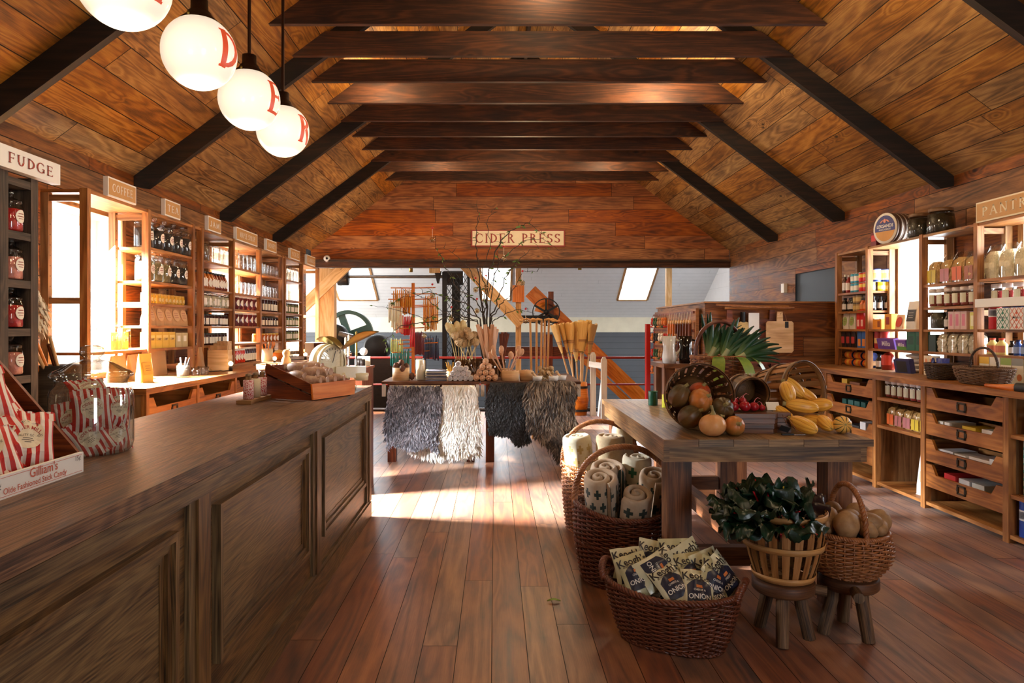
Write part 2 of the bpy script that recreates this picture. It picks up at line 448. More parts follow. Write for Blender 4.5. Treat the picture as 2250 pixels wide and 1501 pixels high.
M['brass'] = paint('aged_brass', srgb(150,126,64), .35, .85, var=.25, scale=14)
M['rod'] = paint('bronze_rod', srgb(60,36,22), .4, .6)
M['red'] = paint('red_paint', srgb(196,28,22), .4, var=.15)
M['signred'] = paint('sign_red', srgb(150,34,20), .5, var=.1)
M['glass'] = glassy('clear_glass')
M['thick'] = glassy('thick_glass', (.86,.9,.91), .55, .02, 1.0)
M['pane'] = glassy('window_pane', (1,1,1), .1, .02, 0)
M['creamsign'] = paint('cream_sign_paint', srgb(236,222,190), .5, var=.06)
M['tansign'] = paint('tan_sign_paint', srgb(198,148,84), .5, var=.12, scale=14)
M['paper'] = paint('white_label_paper', srgb(238,230,214), .6, var=.05)
M['metal'] = paint('bright_metal', srgb(200,198,194), .25, .95, var=.1)

XL, XR, YB, YF, ZW = -3.27, 4.15, 12.5, -2.6, 2.80
SLOPE = .74; XC = (XL+XR)/2; ZR = ZW + SLOPE*(XR-XC)

def planks(mb, O, A, B, La, Lb, w, cuts=(), lo=1.8, hi=4.0, gap=.003, back=None, clip=None):
    """boards laid on a plane: length along A, rows along B, openings cut out; dark backing behind the joints"""
    O, A, B = Vector(O), Vector(A), Vector(B); N = A.cross(B)
    def emit(a0, a1, b0, b1, du, dv):
        if a1-a0 < .004 or b1-b0 < .004: return
        g = gap/2
        q = [(a0+g,b0+g),(a1-g,b0+g),(a1-g,b1-g),(a0+g,b1-g)]
        mb.add([O+A*a+B*b for a, b in q], [(0,1,2,3)], [[(a+du,b+dv) for a, b in q]], False, 0)
        q = [(a0,b0),(a1,b0),(a1,b1),(a0,b1)]
        mb.add([O+A*a+B*b-N*.006 for a, b in q], [(0,1,2,3)], [q], False, 1)
    b = 0
    while b < Lb-1e-4:
        b1 = min(b+w, Lb); a = 0
        la, lb = (0, La) if clip is None else clip(b, b1)
        a = la
        nxt = la + R.uniform(.4, hi)
        while a < lb-1e-4:
            a1 = min(nxt, lb); nxt = a1 + R.uniform(lo, hi)
            if lb-a1 < .3: a1 = lb
            rects = [(a,a1,b,b1)]
            for c in cuts:
                out = []
                for r in rects:
                    if c[1] <= r[0] or c[0] >= r[1] or c[3] <= r[2] or c[2] >= r[3]: out.append(r); continue
                    x0, x1 = max(r[0],c[0]), min(r[1],c[1])
                    if r[0] < x0: out.append((r[0],x0,r[2],r[3]))
                    if x1 < r[1]: out.append((x1,r[1],r[2],r[3]))
                    if r[2] < c[2]: out.append((x0,x1,r[2],c[2]))
                    if c[3] < r[3]: out.append((x0,x1,c[3],r[3]))
                rects = out
            du, dv = R.uniform(0,90), R.uniform(0,90)
            for r in rects: emit(*r, du, dv)
            a = a1
        b = b1

# windows: (wall y range, z range)
WL = [(5.15,6.16), (8.1,9.0), (11.0,11.9)]
WRT = [(6.42,7.24), (4.55,5.52)]
WZ = (1.06, 2.36)

mb = MB(); planks(mb, (XR+.02,YF,0), (0,1,0), (-1,0,0), 12.05-YF, XR-XL+.04, .155, lo=1.6, hi=3.6)
struct('floor', mb, [M['floor'], M['darkgap']])
mb = MB()
planks(mb, (XL,YF,0), (0,1,0), (0,0,1), 12.2-YF, ZW+.02, .225, gap=.006, cuts=[(a-YF,b-YF,*WZ) for a, b in WL])
struct('wall_left', mb, [M['wallw'], M['darkgap']])
mb = MB()
niche = (8.62, 9.75, 1.72, 2.17)
planks(mb, (XR,YB,0), (0,-1,0), (0,0,1), YB-YF, ZW+.02, .225, gap=.006, cuts=[(YB-b,YB-a,*WZ) for a, b in WRT] + [(YB-niche[1],YB-niche[0],niche[2],niche[3])])
struct('wall_right', mb, [M['wallw'], M['darkgap']])
mb = MB(); mb.b2(XR+.02, XR+.5, niche[0]-.05, niche[1]+.05, niche[2]-.05, niche[3]+.05)
mb.f = [f[::-1] for f in mb.f]
struct('wall_niche', mb, M['black'])
# ceiling: two slopes of boards running the length of the room
sl = math.hypot(1, SLOPE); u = Vector((1/sl, 0, SLOPE/sl)); W_ = (XC-XL)*sl
mb = MB()
planks(mb, (XL,YF,ZW), (0,1,0), (u.x,0,u.z), YB-YF, W_, .235, lo=2.0, hi=4.5, gap=.007)
planks(mb, (XR,YB,ZW), (0,-1,0), (-u.x,0,u.z), YB-YF, W_, .235, lo=2.0, hi=4.5, gap=.007)
struct('ceiling', mb, [M['ceil'], M['darkgap']])
# gable wall above the opening
ZH = 2.60
def gclip(b, b1):
    z = ZH + b
    if z <= ZW: return (0, XR-XL)
    i = (z-ZW)/SLOPE; return (i, XR-XL-i)
mb = MB(); planks(mb, (XL,YB,ZH), (1,0,0), (0,0,1), XR-XL, ZR-ZH-.05, .232, gap=.006, clip=gclip, lo=1.6, hi=3.8)
mb.poly([(XL-1.2,YB+.02,ZH),(XR+1.2,YB+.02,ZH),(XR+1.2,YB+.02,ZW),(XC,YB+.02,ZR+.3),(XL-1.2,YB+.02,ZW)], 1)
struct('wall_back', mb, [M['gable'], M['darkgap']])
mb = MB(); mb.b2(-5.9, 4.85, YB-.06, YB+.14, ZH-.1, ZH); mb.b2(XL, XR, YB-.1, YB-.02, ZH, ZH+.035)
struct('trim_1', mb, M['beam'])
# wall behind the camera, with an unseen opening added to let fill light in
mb = MB(); planks(mb, (XR,YF,0), (-1,0,0), (0,0,1), XR-XL, ZW, .225, [(.8,2.0,.1,2.1)])
mb.poly([(XL,YF-.01,ZW),(XC,YF-.01,ZR),(XR,YF-.01,ZW)], 0)
struct('wall_front', mb, [M['wallw'], M['darkgap']])

# window units set in the walls: white boarded reveals, sashes and panes
def window(n, x, sx, y0, y1):
    z0, z1 = WZ; D = .26
    fr = MB()
    for a, b, c, d in ((y0-.06,y0,z0-.06,z1+.06),(y1,y1+.06,z0-.06,z1+.06),(y0,y1,z1,z1+.06),(y0,y1,z0-.06,z0)):
        fr.b2(x-sx*.0, x-sx*.016, a, b, c, d)
    o = struct('window_%d' % n, fr, M['pine'])
    rv = MB()
    nb = 3
    for k in range(nb):
        x0 = x+sx*D*k/nb; x1 = x+sx*D*(k+1)/nb-sx*.003
        rv.b2(x0, x1, y0-.015, y0, z0, z1); rv.b2(x0, x1, y1, y1+.015, z0, z1)
        rv.b2(x0, x1, y0, y1, z1, z1+.015); rv.b2(x0, x1, y0, y1, z0-.015, z0)
    struct('reveal', rv, M['revealw'], o)
    sh = MB(); xs = x+sx*(D-.03)
    for a, b, c, d in ((y0,y0+.06,z0,z1),(y1-.06,y1,z0,z1),(y0+.0605,y1-.0605,z1-.08,z1),(y0+.0605,y1-.0605,z0,z0+.08),(y0+.0605,y1-.0605,(z0+z1)/2-.025,(z0+z1)/2+.025)):
        sh.b2(xs-.02, xs+.02, a, b, c, d)
    struct('sash', sh, M['white'], o)
    pn = MB(); pn.b2(xs-.003, xs+.003, y0+.05, y1-.05, z0+.07, z1-.07); struct('pane', pn, M['pane'], o)
for i, (a, b) in enumerate(WL): window(i+1, XL, -1, a, b)
for i, (a, b) in enumerate(WRT): window(i+4, XR, 1, a, b)

# collar ties and rafters
def timber(name, mb, mat, label, cat, grp):
    o = struct(name, mb, mat); tag(o, label, cat, grp); return o
for k in range(11):
    y = 5.0 + .663*k - .0
    x0, x1 = -1.86 - .012*k, 2.66 + .012*k
    if k == 0: x0, x1 = -1.9, 2.62
    zb = 3.87; hh = .22; dx = hh/SLOPE
    mb = MB(); mb.prism([(x0,zb),(x1,zb),(x1-dx,zb+hh),(x0+dx,zb+hh)], (0,y+.005,0), (1,0,0), (0,0,1), (0,.05,0))
    timber('collar_tie', mb, M['beam'], 'dark horizontal collar tie under the roof, %s in the row from the gable wall' % ORD[10-k], 'beam', 'collar ties under the roof')
for k in range(6):
    y = 2.45 + 1.99*k - .05
    if k == 5: y = 12.3
    for sx, xw in ((-1, XL), (1, XR)):
        t = .2
        def zc(x): return ZW + SLOPE*abs(xw-x)
        a, b = xw, XC
        mb = MB()
        pl = [(a, zc(a)+.0), (a, zc(a)-.09), (a-sx*.12, zc(a-sx*.12)-t), (b, zc(b)-t), (b, zc(b))]
        mb.prism(pl, (0,y,0), (1,0,0), (0,0,1), (0,.06,0))
        if k < 5 :
            timber('rafter', mb, M['rafter'], 'dark rafter on the %s roof slope, %s from the gable wall' % ('window-bay' if sx < 0 else 'pantry-side', ORD[4-k]), 'beam', 'rafters on the roof slopes')
mb = MB(); mb.b2(XC-.02, XC+.02, YF, YB, ZR-.26, ZR-.02); struct('trim_2', mb, M['rafter'])

# ---------------------------------------------------------------- the mill room beyond the opening
YM = 17.0; ZM = -1.3
def mz(y): return 1.69 + .6*(YM-y)
SKY = [(-3.62,-2.72), (-.32,.36), (2.83,3.52)]
SKYY = (15.1, 16.35)
mb = MB(); cl = math.hypot(1,.6); B = Vector((0,-1/cl,.6/cl)); Lm = (YM-YB)*cl
yy = lambda y: (YM-y)*cl
planks(mb, (-6,YM,1.69), (1,0,0), B, 11.0, Lm, .13, [(a+6,b+6,yy(SKYY[1]),yy(SKYY[0])) for a, b in SKY], lo=3, hi=6, gap=.004)
struct('ceiling_mill', mb, [M['mceil'], col(150,150,152)])
for i, (a, b) in enumerate(SKY):
    y0, y1 = SKYY
    up = Vector((0, .6/cl, 1/cl))*.34
    fr = MB()
    c = [Vector((a,y0,mz(y0))), Vector((b,y0,mz(y0))), Vector((b,y1,mz(y1))), Vector((a,y1,mz(y1)))]
    for p, q in ((0,1),(1,2),(2,3),(3,0)):
        fr.bar(c[p], c[q], .05, .03, up=up)
    o = struct('window_%d' % (i+6), fr, M['pine'])
    rv = MB()
    for p, q in ((0,1),(1,2),(2,3),(3,0)):
        rv.poly([c[p], c[q], c[q]+up, c[p]+up])
    struct('reveal', rv, M['revealw'], o)
    sh = MB()
    for p, q in ((0,1),(1,2),(2,3),(3,0)): sh.bar(c[p]+up, c[q]+up, .1, .04, up=up)
    struct('sash', sh, M['white'], o)
    pn = MB(); pn.poly([p+up*1.02 for p in c]); struct('pane', pn, M['pane'], o)
mb = MB(); mb.b2(-6, 5, YM, YM+.1, 1.33, 1.75)
struct('wall_mill_upper', mb, M['cream'])
mb = MB(); planks(mb, (-6,YM-.01,ZM), (1,0,0), (0,0,1), 11, 1.33-ZM, .14, lo=4, hi=7, gap=.005)
struct('wall_mill_lower', mb, [M['grey'], M['black']])
mb = MB(); planks(mb, (4.85,YM,ZM), (0,-1,0), (0,0,1), YM-YB+.3, 6.0, .3, lo=4, hi=6)
struct('wall_mill_right', mb, [M['mceil'], col(150,150,152)])
mb = MB(); planks(mb, (-5.9,YB-.3,ZM), (0,1,0), (0,0,1), YM-YB+.3, 6.0, .3, lo=4, hi=6)
struct('wall_mill_left', mb, [M['mceil'], col(150,150,152)])
mb = MB(); mb.b2(-6, XL, 12.16, 12.2, ZM, 3.2); struct('wall_mill_return', mb, M['mceil'])
mb = MB(); mb.b2(-6, 5, 11.9, YM, ZM-.1, ZM); struct('floor_mill', mb, paint('concrete', srgb(90,88,86), .7))
mb = MB(); mb.b2(XL-2.6, XR+.4, 12.0, 12.06, ZM, -.002); struct('wall_pit', mb, M['rafter'])
mb = MB(); mb.b2(-6, 5, YB+.15, YM-.2, 5.1, 5.2); struct('ceiling_mill_upper', mb, M['mceil'])

# ---------------------------------------------------------------- camera, daylight, lamps and added fill
cam = bpy.data.cameras.new('camera'); co = bpy.data.objects.new('camera', cam); COL.objects.link(co)
cam.sensor_width = 36; cam.lens = 36*FPX/2250; cam.shift_x = (1125-VX)/2250; cam.shift_y = -(750.5-VY)/2250
cam.clip_start = .05
co.location = (0, 0, EYE); co.rotation_euler = (PI/2, 0, 0); SC.camera = co
w = bpy.data.worlds.new('world'); SC.world = w; w.use_nodes = True
bg = w.node_tree.nodes['Background']; bg.inputs[0].default_value = (.86, .93, 1.0, 1); bg.inputs[1].default_value = 7.0
def light(name, typ, loc, energy, color, rotv=None, **k):
    l = bpy.data.lights.new(name, typ); l.energy = energy; l.color = color
    for a, b in k.items(): setattr(l, a, b)
    o = bpy.data.objects.new(name, l); COL.objects.link(o); o.location = loc
    if rotv: o.rotation_euler = rotv
    return o
sd = Vector((1, -.233, -.42)).normalized()
s = light('sun', 'SUN', (-8, 8, 8), 22, (1, .9, .76), angle=math.radians(.6))
s.rotation_euler = sd.to_track_quat('-Z', 'Y').to_euler()
# daylight at the windows and skylights, plus two added fills
def day(loc, d, sx, sy, e, c=(.86,.93,1), spread=150):
    o = light('daylight_and_fill', 'AREA', loc, e, c, Vector(d).to_track_quat('-Z', 'Y').to_euler(), shape='RECTANGLE', size=sx, size_y=sy)
    o.data.spread = math.radians(spread)
for (a, b), e, dy in zip(WL, (1700, 700, 330), (.05, -.4, -.1)): day((XL-.285, (a+b)/2, sum(WZ)/2), (1,dy,-1.05), b-a-.06, WZ[1]-WZ[0]-.1, e, (.88,.94,1), 74)
for a, b in WRT: day((XR+.285, (a+b)/2, sum(WZ)/2), (-1,0,-.1), b-a-.06, WZ[1]-WZ[0]-.1, 50)
for a, b in SKY:
    ym = sum(SKYY)/2
    day(((a+b)/2, ym+.6/cl*.37, mz(ym)+.37/cl), (0,-.6,-1), b-a, (SKYY[1]-SKYY[0])*cl, 85)
day((-5.6, 14.6, 1.4), (1,-.1,.1), 3, 2.4, 330, (1,.97,.93), 170)  # added fill brightening the mill room; no window stands there
day((XR-1.4, YF-.05, 1.2), (0,1,-.05), 1.1, 1.9, 14)  # added fill at the unseen opening behind the camera
WARM = (1, .72, .42)
for x, y, z, e in ((-1.2, 7.27, 3.98, 26), (1.75, 7.27, 3.92, 60), (-.9, 10.55, 3.95, 22), (1.7, 10.55, 3.95, 26), (.4, 5.5, 4.3, 26)):
    light('uplight', 'POINT', (x, y, z), e, WARM, shadow_soft_size=.06)
for x, y, z, e in ((-1.3, 1.85, 2.63, 18), (2.2, 1.8, 2.9, 32), (2.2, 4.6, 3.2, 26), (.5, -.8, 2.9, 18), (.4, 10.0, 3.3, 62)):
    light('warm_fill', 'POINT', (x, y, z), e, WARM, shadow_soft_size=.16)  # unseen fill lights added; the first sits where globe C would hang
vs = SC.view_settings; vs.view_transform = 'Standard'; vs.look = 'None'; vs.exposure = .42; vs.gamma = 1; vs.use_curve_mapping = False
SC.cycles.max_bounces = 8; SC.cycles.transparent_max_bounces = 24
# ---------------------------------------------------------------- the oak counter
def frame_rect(mb, O, A, B, N, a0, a1, b0, b1, w, t, prof=2):
    """mitred picture-frame moulding on a panel, stepped in section"""
    O, A, B, N = Vector(O), Vector(A), Vector(B), Vector(N)
    for k in range(prof):
        i = w*k/prof; tt = t*(1 - k*.38)
        c = [(a0+i,b0+i),(a1-i,b0+i),(a1-i,b1-i),(a0+i,b1-i)]
        e = w/prof
        d = [(a0+i+e,b0+i+e),(a1-i-e,b0+i+e),(a1-i-e,b1-i-e),(a0+i+e,b1-i-e)]
        for p in range(4):
            q = (p+1) % 4
            du, dv = R.uniform(0,50), R.uniform(0,50)
            L = math.hypot(c[q][0]-c[p][0], c[q][1]-c[p][1])
            fl = [O+A*x+B*y for x, y in (c[p],c[q],d[q],d[p])]
            hi = [x+N*tt for x in fl]
            uv = [(du,dv),(du+L,dv),(du+L-e,dv+e),(du+e,dv+e)]
            mb.add(fl+hi, [(4,5,6,7),(0,1,5,4),(2,3,7,6)], [uv, [(du,dv),(du+L,dv),(du+L,dv+tt),(du,dv+tt)], [(du,dv),(du+L,dv),(du+L,dv+tt),(du,dv+tt)]])
CX, CB, CY0, CY1 = -.93, -1.72, .55, 5.33
ctr = thing('shop_counter', 'long dark oak panelled shop counter with thick top', 'counter', ((CX+CB)/2, 3, 0))
mb = MB()
for k, (x0, x1) in enumerate(((CB,-1.45),(-1.452,-1.19),(-1.192,CX))): mb.b2(x0, x1, CY0, CY1, .94, .99)
part('top', mb, M['oaktop'], ctr, True)
mb = MB(); mb.b2(CB+.05, CX-.045, CY0, CY1-.03, .0, .94, axis=1)
part('body', mb, M['oak'], ctr, True)
mb = MB(); mb.b2(CX-.045, CX-.028, CY0, CY1-.03, .13, .938, axis=1)
mb.b2(CX-.028, CX-.0, CY0, CY1-.01, .885, .9385)
part('fascia', mb, M['oak'], ctr, True)
for y0, y1 in ((.735,.83),(2.218,2.314),(3.697,3.79),(5.235,5.32)):
    mb = MB(); mb.b2(CX-.03, CX-.002, y0, y1, .13, .885)
    mb.b2(CX-.03, CX-.012, y0-.045, y0-.012, .13, .885); mb.b2(CX-.03, CX-.012, y0-.012, y0, .13, .885, axis=2)
    part('stile', mb, M['oak'], ctr, True)
for y0, y1 in ((.9,2.075),(2.386,3.545),(3.845,5.09)):
    mb = MB(); frame_rect(mb, (CX-.028,0,0), (0,1,0), (0,0,1), (1,0,0), y0, y1, .285, .825, .075, .03, 3)
    mb.b2(CX-.03, CX-.024, y0+.07, y1-.07, .35, .76)
    part('raised_panel', mb, M['oak'], ctr, True)
mb = MB(); mb.b2(CX-.04, CX-.003, CY0, CY1, 0, .115); mb.b2(CX-.035, CX-.012, CY0, CY1-.005, .115, .137)
mb.b2(CB+.04, CX-.005, CY1-.03, CY1, 0, .115)
part('plinth', mb, M['oak'], ctr, True)

# ---------------------------------------------------------------- wall shelving
def ladder(mb, xf, xb, y, z0, z1, w=.05, rungs=()):
    mb.b2(xf-.03 if xf < xb else xf, xf if xf < xb else xf+.03, y-w/2, y+w/2, z0, z1)
def shelving(name, label, sgn, xu, xback, frames, ztop, zw, levels, bays, xf, drawers, basey):
    """upright ladder frames on a worktop; sgn +1 faces +X (left wall), -1 faces -X (right wall)"""
    root = thing(name, label, 'shelving unit', (xu, (frames[0]+frames[-1])/2, 0))
    for y in frames:
        mb = MB(); t = .045
        mb.b2(xu, xu-sgn*.055, y-t/2, y+t/2, zw, ztop+.03); mb.b2(xback, xback+sgn*.055, y-t/2, y+t/2, zw, ztop)
        for z in (zw+.03, (zw+ztop)/2-.1, ztop-.06): mb.b2(xu-sgn*.05, xback+sgn*.05, y-.012, y+.012, z, z+.045)
        for k in range(16):   # peg holes up the back post
            z = zw+.12+k*(ztop-zw-.2)/16
            mb.b2(xback+sgn*.0552, xback+sgn*.0556, y-.004, y+.004, z, z+.008, mi=1)
        part('upright', mb, [M['pine'], M['black']], root, True)
    for (y0, y1), lv in zip(bays, levels):
        for z in lv:
            mb = MB(); mb.b2(xu-sgn*.012, xback, y0+.02, y1-.02, z-.022, z); part('shelf', mb, M['pine'], root, True)
    mb = MB(); a, b = frames[0], frames[-1]
    n = 3
    for k in range(n): mb.b2(xu-sgn*.008, xback, a+(b-a)*k/n-.02*(k == 0), a+(b-a)*(k+1)/n, ztop, ztop+.022)
    part('top_board', mb, M['pine'], root, True)
    return root
XU, XBK = -2.87, -3.2
LF = [4.985, 5.86, 6.73, 6.93, 7.76, 8.65, 9.54, 9.66, 10.54, 11.49]
LB = [(4.985,5.86),(5.86,6.73),(6.93,7.76),(7.76,8.65),(8.65,9.54),(9.66,10.54),(10.54,11.49)]
LZ = [2.10, 1.82, 1.635, 1.445, 1.25]
ZL = 2.38
shelving('jar_shelving', 'long open pine shelving unit of jars standing on the drawer bench by three windows', 1, XU, XBK, LF, ZL, 1.008,
         [[1.25], LZ, LZ, LZ, LZ, LZ, []], LB, None, None, None)
XRU, XRB = 3.83, 4.11
RF = [4.75, 5.627, 6.352, 7.275, 7.926]
RB = [(7.275,7.926),(6.352,7.275),(5.627,6.352),(4.75,5.627)]
RZ = [1.81, 1.607, 1.413, 1.215]
ZR_ = 2.235
shelving('pantry_shelving', 'open pine pantry shelving unit of packets and jars beside the stair partition', -1, XRU, XRB, RF, ZR_, 1.008,
         [RZ, RZ[2:], RZ, RZ], RB, None, None, None)

def drawer(root, x, sgn, y0, y1, z0, z1, depth=.42):
    """open crate drawer whose front has a scooped top and a brass card holder"""
    h = z1-z0; sc = h*.42; e = (y1-y0)*.085; s2 = (y1-y0)*.06
    d = MB()
    pl = [(y0,z0),(y1,z0),(y1,z1),(y1-e,z1),(y1-e-s2,z1-sc),(y0+e+s2,z1-sc),(y0+e,z1),(y0,z1)]
    d.prism(pl, (x,0,0), (0,1,0), (0,0,1), (-sgn*.02,0,0))
    d.b2(x-sgn*.02, x-sgn*depth, y0, y0+.015, z0, z1-.01); d.b2(x-sgn*.02, x-sgn*depth, y1-.015, y1, z0, z1-.01)
    d.b2(x-sgn*.02, x-sgn*depth, y0+.015, y1-.015, z0+.005, z0+.015); d.b2(x-sgn*depth, x-sgn*(depth-.015), y0, y1, z0, z1-sc)
    o = part('drawer', d, M['pine2'], root, True)
    c = MB(); ym = (y0+y1)/2; zm = z0+(h-sc)*.56
    c.box((x+sgn*.003, ym, zm+.028), (.01,.09,.013)); c.box((x+sgn*.003, ym, zm-.028), (.01,.09,.013))
    c.box((x+sgn*.003, ym-.04, zm), (.01,.013,.068)); c.box((x+sgn*.003, ym+.04, zm), (.01,.013,.068))
    c.box((x+sgn*.003, ym-.046, zm), (.006,.016,.03)); c.box((x+sgn*.003, ym+.046, zm), (.006,.016,.03))
    h_ = part('card_holder', c, M['bronze'], o, True)
    return o
# drawer bench under the left shelving
bl = thing('drawer_bench', 'pine drawer bench with a long worktop below the jar shelving', 'drawer bench', (-2.8, 8, 0))
XF = -2.388
mb = MB()
for x0, x1 in ((XF,-2.66),(-2.662,-2.93),(-2.932,XBK-.02)): mb.b2(x0, x1, 4.83, 11.75, .965, 1.008)
part('worktop', mb, M['pine'], bl, True)
dv = [4.85+.83*k for k in range(9)]
for k, y in enumerate(dv):
    mb = MB(); mb.b2(XF-.01, XF-.05, y, y+.042, 0, .965); mb.b2(XF-.05, XBK, y+.012, y+.032, 0.02, .965)
    part('upright', mb, M['pine'], bl, True)
for k in range(8):
    for z0, z1 in ((.765,.935),(.565,.735),(.365,.535),(.165,.335)):
        if z0 < .7 and k > 3: continue
        drawer(bl, XF-.015, 1, dv[k]+.046, dv[k+1]-.004, z0, z1)
mb = MB(); mb.b2(XBK-.02, XBK, 4.85, 11.6, 0, .96); mb.b2(XF-.03, XBK, 4.86, 11.6, .03, .055)
part('carcass', mb, M['pine'], bl, True)
# drawer bench under the pantry shelving
br = thing('pantry_bench', 'pine bench of open drawers and shelves below the pantry shelving', 'drawer bench', (3.7, 6, 0))
XG = 3.393
mb = MB()
for x0, x1 in ((XG-.012,3.64),(3.642,3.89),(3.892,XRB+.02)): mb.b2(x0, x1, 3.6, 8.1, .965, 1.008)
part('worktop', mb, M['pine'], br, True)
bf = [3.75, 4.69, 5.60, 6.32, 7.26, 8.04]
for y in bf:
    mb = MB(); mb.b2(XG, XG+.05, y-.027, y+.027, 0, .965); mb.b2(XG+.05, XRB, y-.012, y+.012, .02, .965); part('upright', mb, M['pine'], br, True)
for (a, b), kind in zip(zip(bf, bf[1:]), ('s','d','o','d','d')):
    a += .029; b -= .029
    mb = MB(); mb.b2(XG+.01, XRB, a, b, .03, .056); part('floor_board', mb, M['pine'], br, True)
    if kind == 'd':
        for z0, z1 in ((.79,.955),(.588,.758),(.378,.552),(.178,.356)): drawer(br, XG+.01, -1, a, b, z0, z1)
    if kind == 'o':
        for z in (.81, .565):
            mb = MB(); mb.b2(XG+.012, XRB, a, b, z-.025, z); part('shelf', mb, M['pine'], br, True)
    if kind == 's':
        for z in (.72, .323):
            mb = MB(); mb.b2(XG+.012, XRB, a, b, z-.025, z); part('shelf', mb, M['pine'], br, True)
mb = MB(); mb.b2(XRB+.005, XRB+.025, 3.7, 8.05, .0, .96); part('back_panel', mb, M['wallw'], br, True)

# ---------------------------------------------------------------- tables
tb = thing('produce_table', 'weathered timber farm table heaped with squash and upturned bushel baskets', 'table', (1.35, 4.5, 0))
TX0, TX1, TY0, TY1, TZ = .835, 1.875, 3.49, 5.5, .87
mb = MB(); n = 6
for k in range(n): mb.b2(TX0+(TX1-TX0)*k/n, TX0+(TX1-TX0)*(k+1)/n-.002, TY0, TY1, TZ-.035, TZ)
part('tabletop', mb, M['table'], tb, True)
mb = MB(); mb.b2(TX0+.04, TX1-.04, TY0+.05, TY0+.075, .75, TZ-.036); part('apron', mb, M['table'], tb, True)
mb = MB(); mb.b2(TX0+.04, TX1-.04, TY1-.075, TY1-.05, .75, TZ-.036); part('apron', mb, M['table'], tb, True)
for x in (TX0+.025, TX1-.025):
    mb = MB(); mb.b2(x-.015, x+.015, TY0+.05, TY1-.05, .75, TZ-.036); part('apron', mb, M['table'], tb, True)
for x in (TX0+.1, TX1-.125):
    for y in (TY0+.15, TY1-.15):
        mb = MB(); mb.b2(x-.062, x+.062, y-.062, y+.062, 0, TZ-.036); part('leg', mb, M['tleg'], tb, True)
for y in (TY0+.15, TY1-.15):
    mb = MB(); mb.b2(TX0+.165, TX1-.19, y-.03, y+.03, .205, .30); part('stretcher', mb, M['tleg'], tb, True)
mb = MB(); mb.b2(1.32, 1.4, TY0+.185, TY1-.185, .21, .31); part('stretcher', mb, M['tleg'], tb, True)

for name, lab, x0, x1 in (('display_table', 'brown display table draped with the grey and white sheepskins', -1.2, -.165), ('display_table', 'brown display table draped with the black and brown sheepskins', -.155, .905)):
    t = thing(name, lab, 'table', ((x0+x1)/2, 8.1, 0), 0, 'tables under the sheepskins')
    mb = MB()
    for k in range(6): mb.b2(x0, x1, 7.45+.22*k, 7.45+.22*(k+1)-.002, .832, .86)
    part('tabletop', mb, M['tleg'], t, True)
    for x in (x0+.1, x1-.1):
        for y in (7.55, 8.68):
            mb = MB(); mb.b2(x-.045, x+.045, y-.045, y+.045, 0, .832); part('leg', mb, M['redw'], t, True)
    mb = MB(); mb.b2(x0+.06, x1-.06, 7.53, 7.55, .73, .831); mb.b2(x0+.06, x1-.06, 8.68, 8.70, .73, .831)
    part('apron', mb, M['redw'], t, True)
    mb = MB(); mb.b2(x0+.15, x1-.15, 7.53, 7.57, .28, .34); part('stretcher', mb, M['redw'], t, True)
    mb = MB(); mb.b2(x0+.002, x0+.04, 7.46, 7.5, .7, .831); mb.b2(x1-.04, x1-.002, 7.46, 7.5, .7, .831); part('bracket', mb, M['whitew'], t, True, 'white painted corner bracket')

# low stair partition clad in boards, with its cap
o = MB(); XPT, Y1, Y2, ZP = 2.44, 8.2, 10.6, 1.715
planks(o, (XPT,Y1,0), (1,0,0), (0,0,1), XR-XPT-.005, ZP, .22)
planks(o, (XPT,Y2,0), (0,-1,0), (0,0,1), Y2-Y1, ZP, .22)
struct('wall_partition', o, [M['wallw'], M['darkgap']])
o = MB(); o.b2(XPT-.02, XR-.005, Y1-.02, Y1+.1, ZP, ZP+.02); o.b2(XPT-.02, XPT+.1, Y1+.1, Y2, ZP, ZP+.02); struct('trim_3', o, M['pine'])

# dark pigeonhole tower at the end of the counter
tw = thing('candy_cabinet', 'dark stained pigeonhole cabinet of candy jars under the white sign', 'cabinet', (-3, 3.8, 0))
for y in (3.36, 3.92, 4.18):
    mb = MB(); mb.b2(-3.24, -2.75, y, y+.065, 0, 2.31); part('side_panel', mb, M['darkw'], tw, True)
for z in (.3, .6, .87, 1.15, 1.425, 1.705, 1.985, 2.29):
    mb = MB(); mb.b2(-3.24, -2.752, 3.425, 4.18, z-.05, z-.005); part('shelf', mb, M['darkw'], tw, True)
mb = MB(); mb.b2(-3.25, -3.235, 3.36, 4.245, 0, 2.31); part('back_panel', mb, M['black'], tw, True)

# signs standing on the shelving and the gable
def sign(label, txt, O, A, w, h, t, face, rim, ink, th, tw_=None, rimw=.012, cut=None, bold=1.0, off=0.0, name='sign'):
    O, A = Vector(O), Vector(A).normalized(); B = Vector((0,0,1)); N = A.cross(B)
    r = thing(name, label, 'sign', O)
    mb = MB(); m = Matrix((A, N, B)).transposed()
    mb.box(O+B*h/2-N*(t/2), (w, t, h), m); part('board', mb, rim, r, True)
    if rimw:
        mb = MB(); mb.box(O+B*h/2+N*.001, (w-2*rimw, .002, h-2*rimw), m); part('face', mb, face, r, True)
    mb = MB(); letter_serif(mb, txt, th, O+B*h/2+N*.0035+A*off, A, B, fit=tw_, bold=bold); part('lettering', mb, ink, r, True)
    return r
SGN = [('COFFEE',5.21,5.62,'first'),('TEA',6.11,6.41,''),('JAM',7.03,7.36,''),('MAPLE SYRUP',7.80,8.49,''),('HONEY',8.83,9.23,''),('PICKLES',9.86,10.34,''),('CANDLES',10.72,11.22,'')]
for txt, a, b, _ in SGN:
    sign('small tan sign with white border reading %s on top of the jar shelving' % txt, txt, (XU+.01,(a+b)/2,ZL+.0225), (0,1,0), b-a, .145, .035, M['tansign'], M['white'], M['white'], .06, (b-a)*.72)
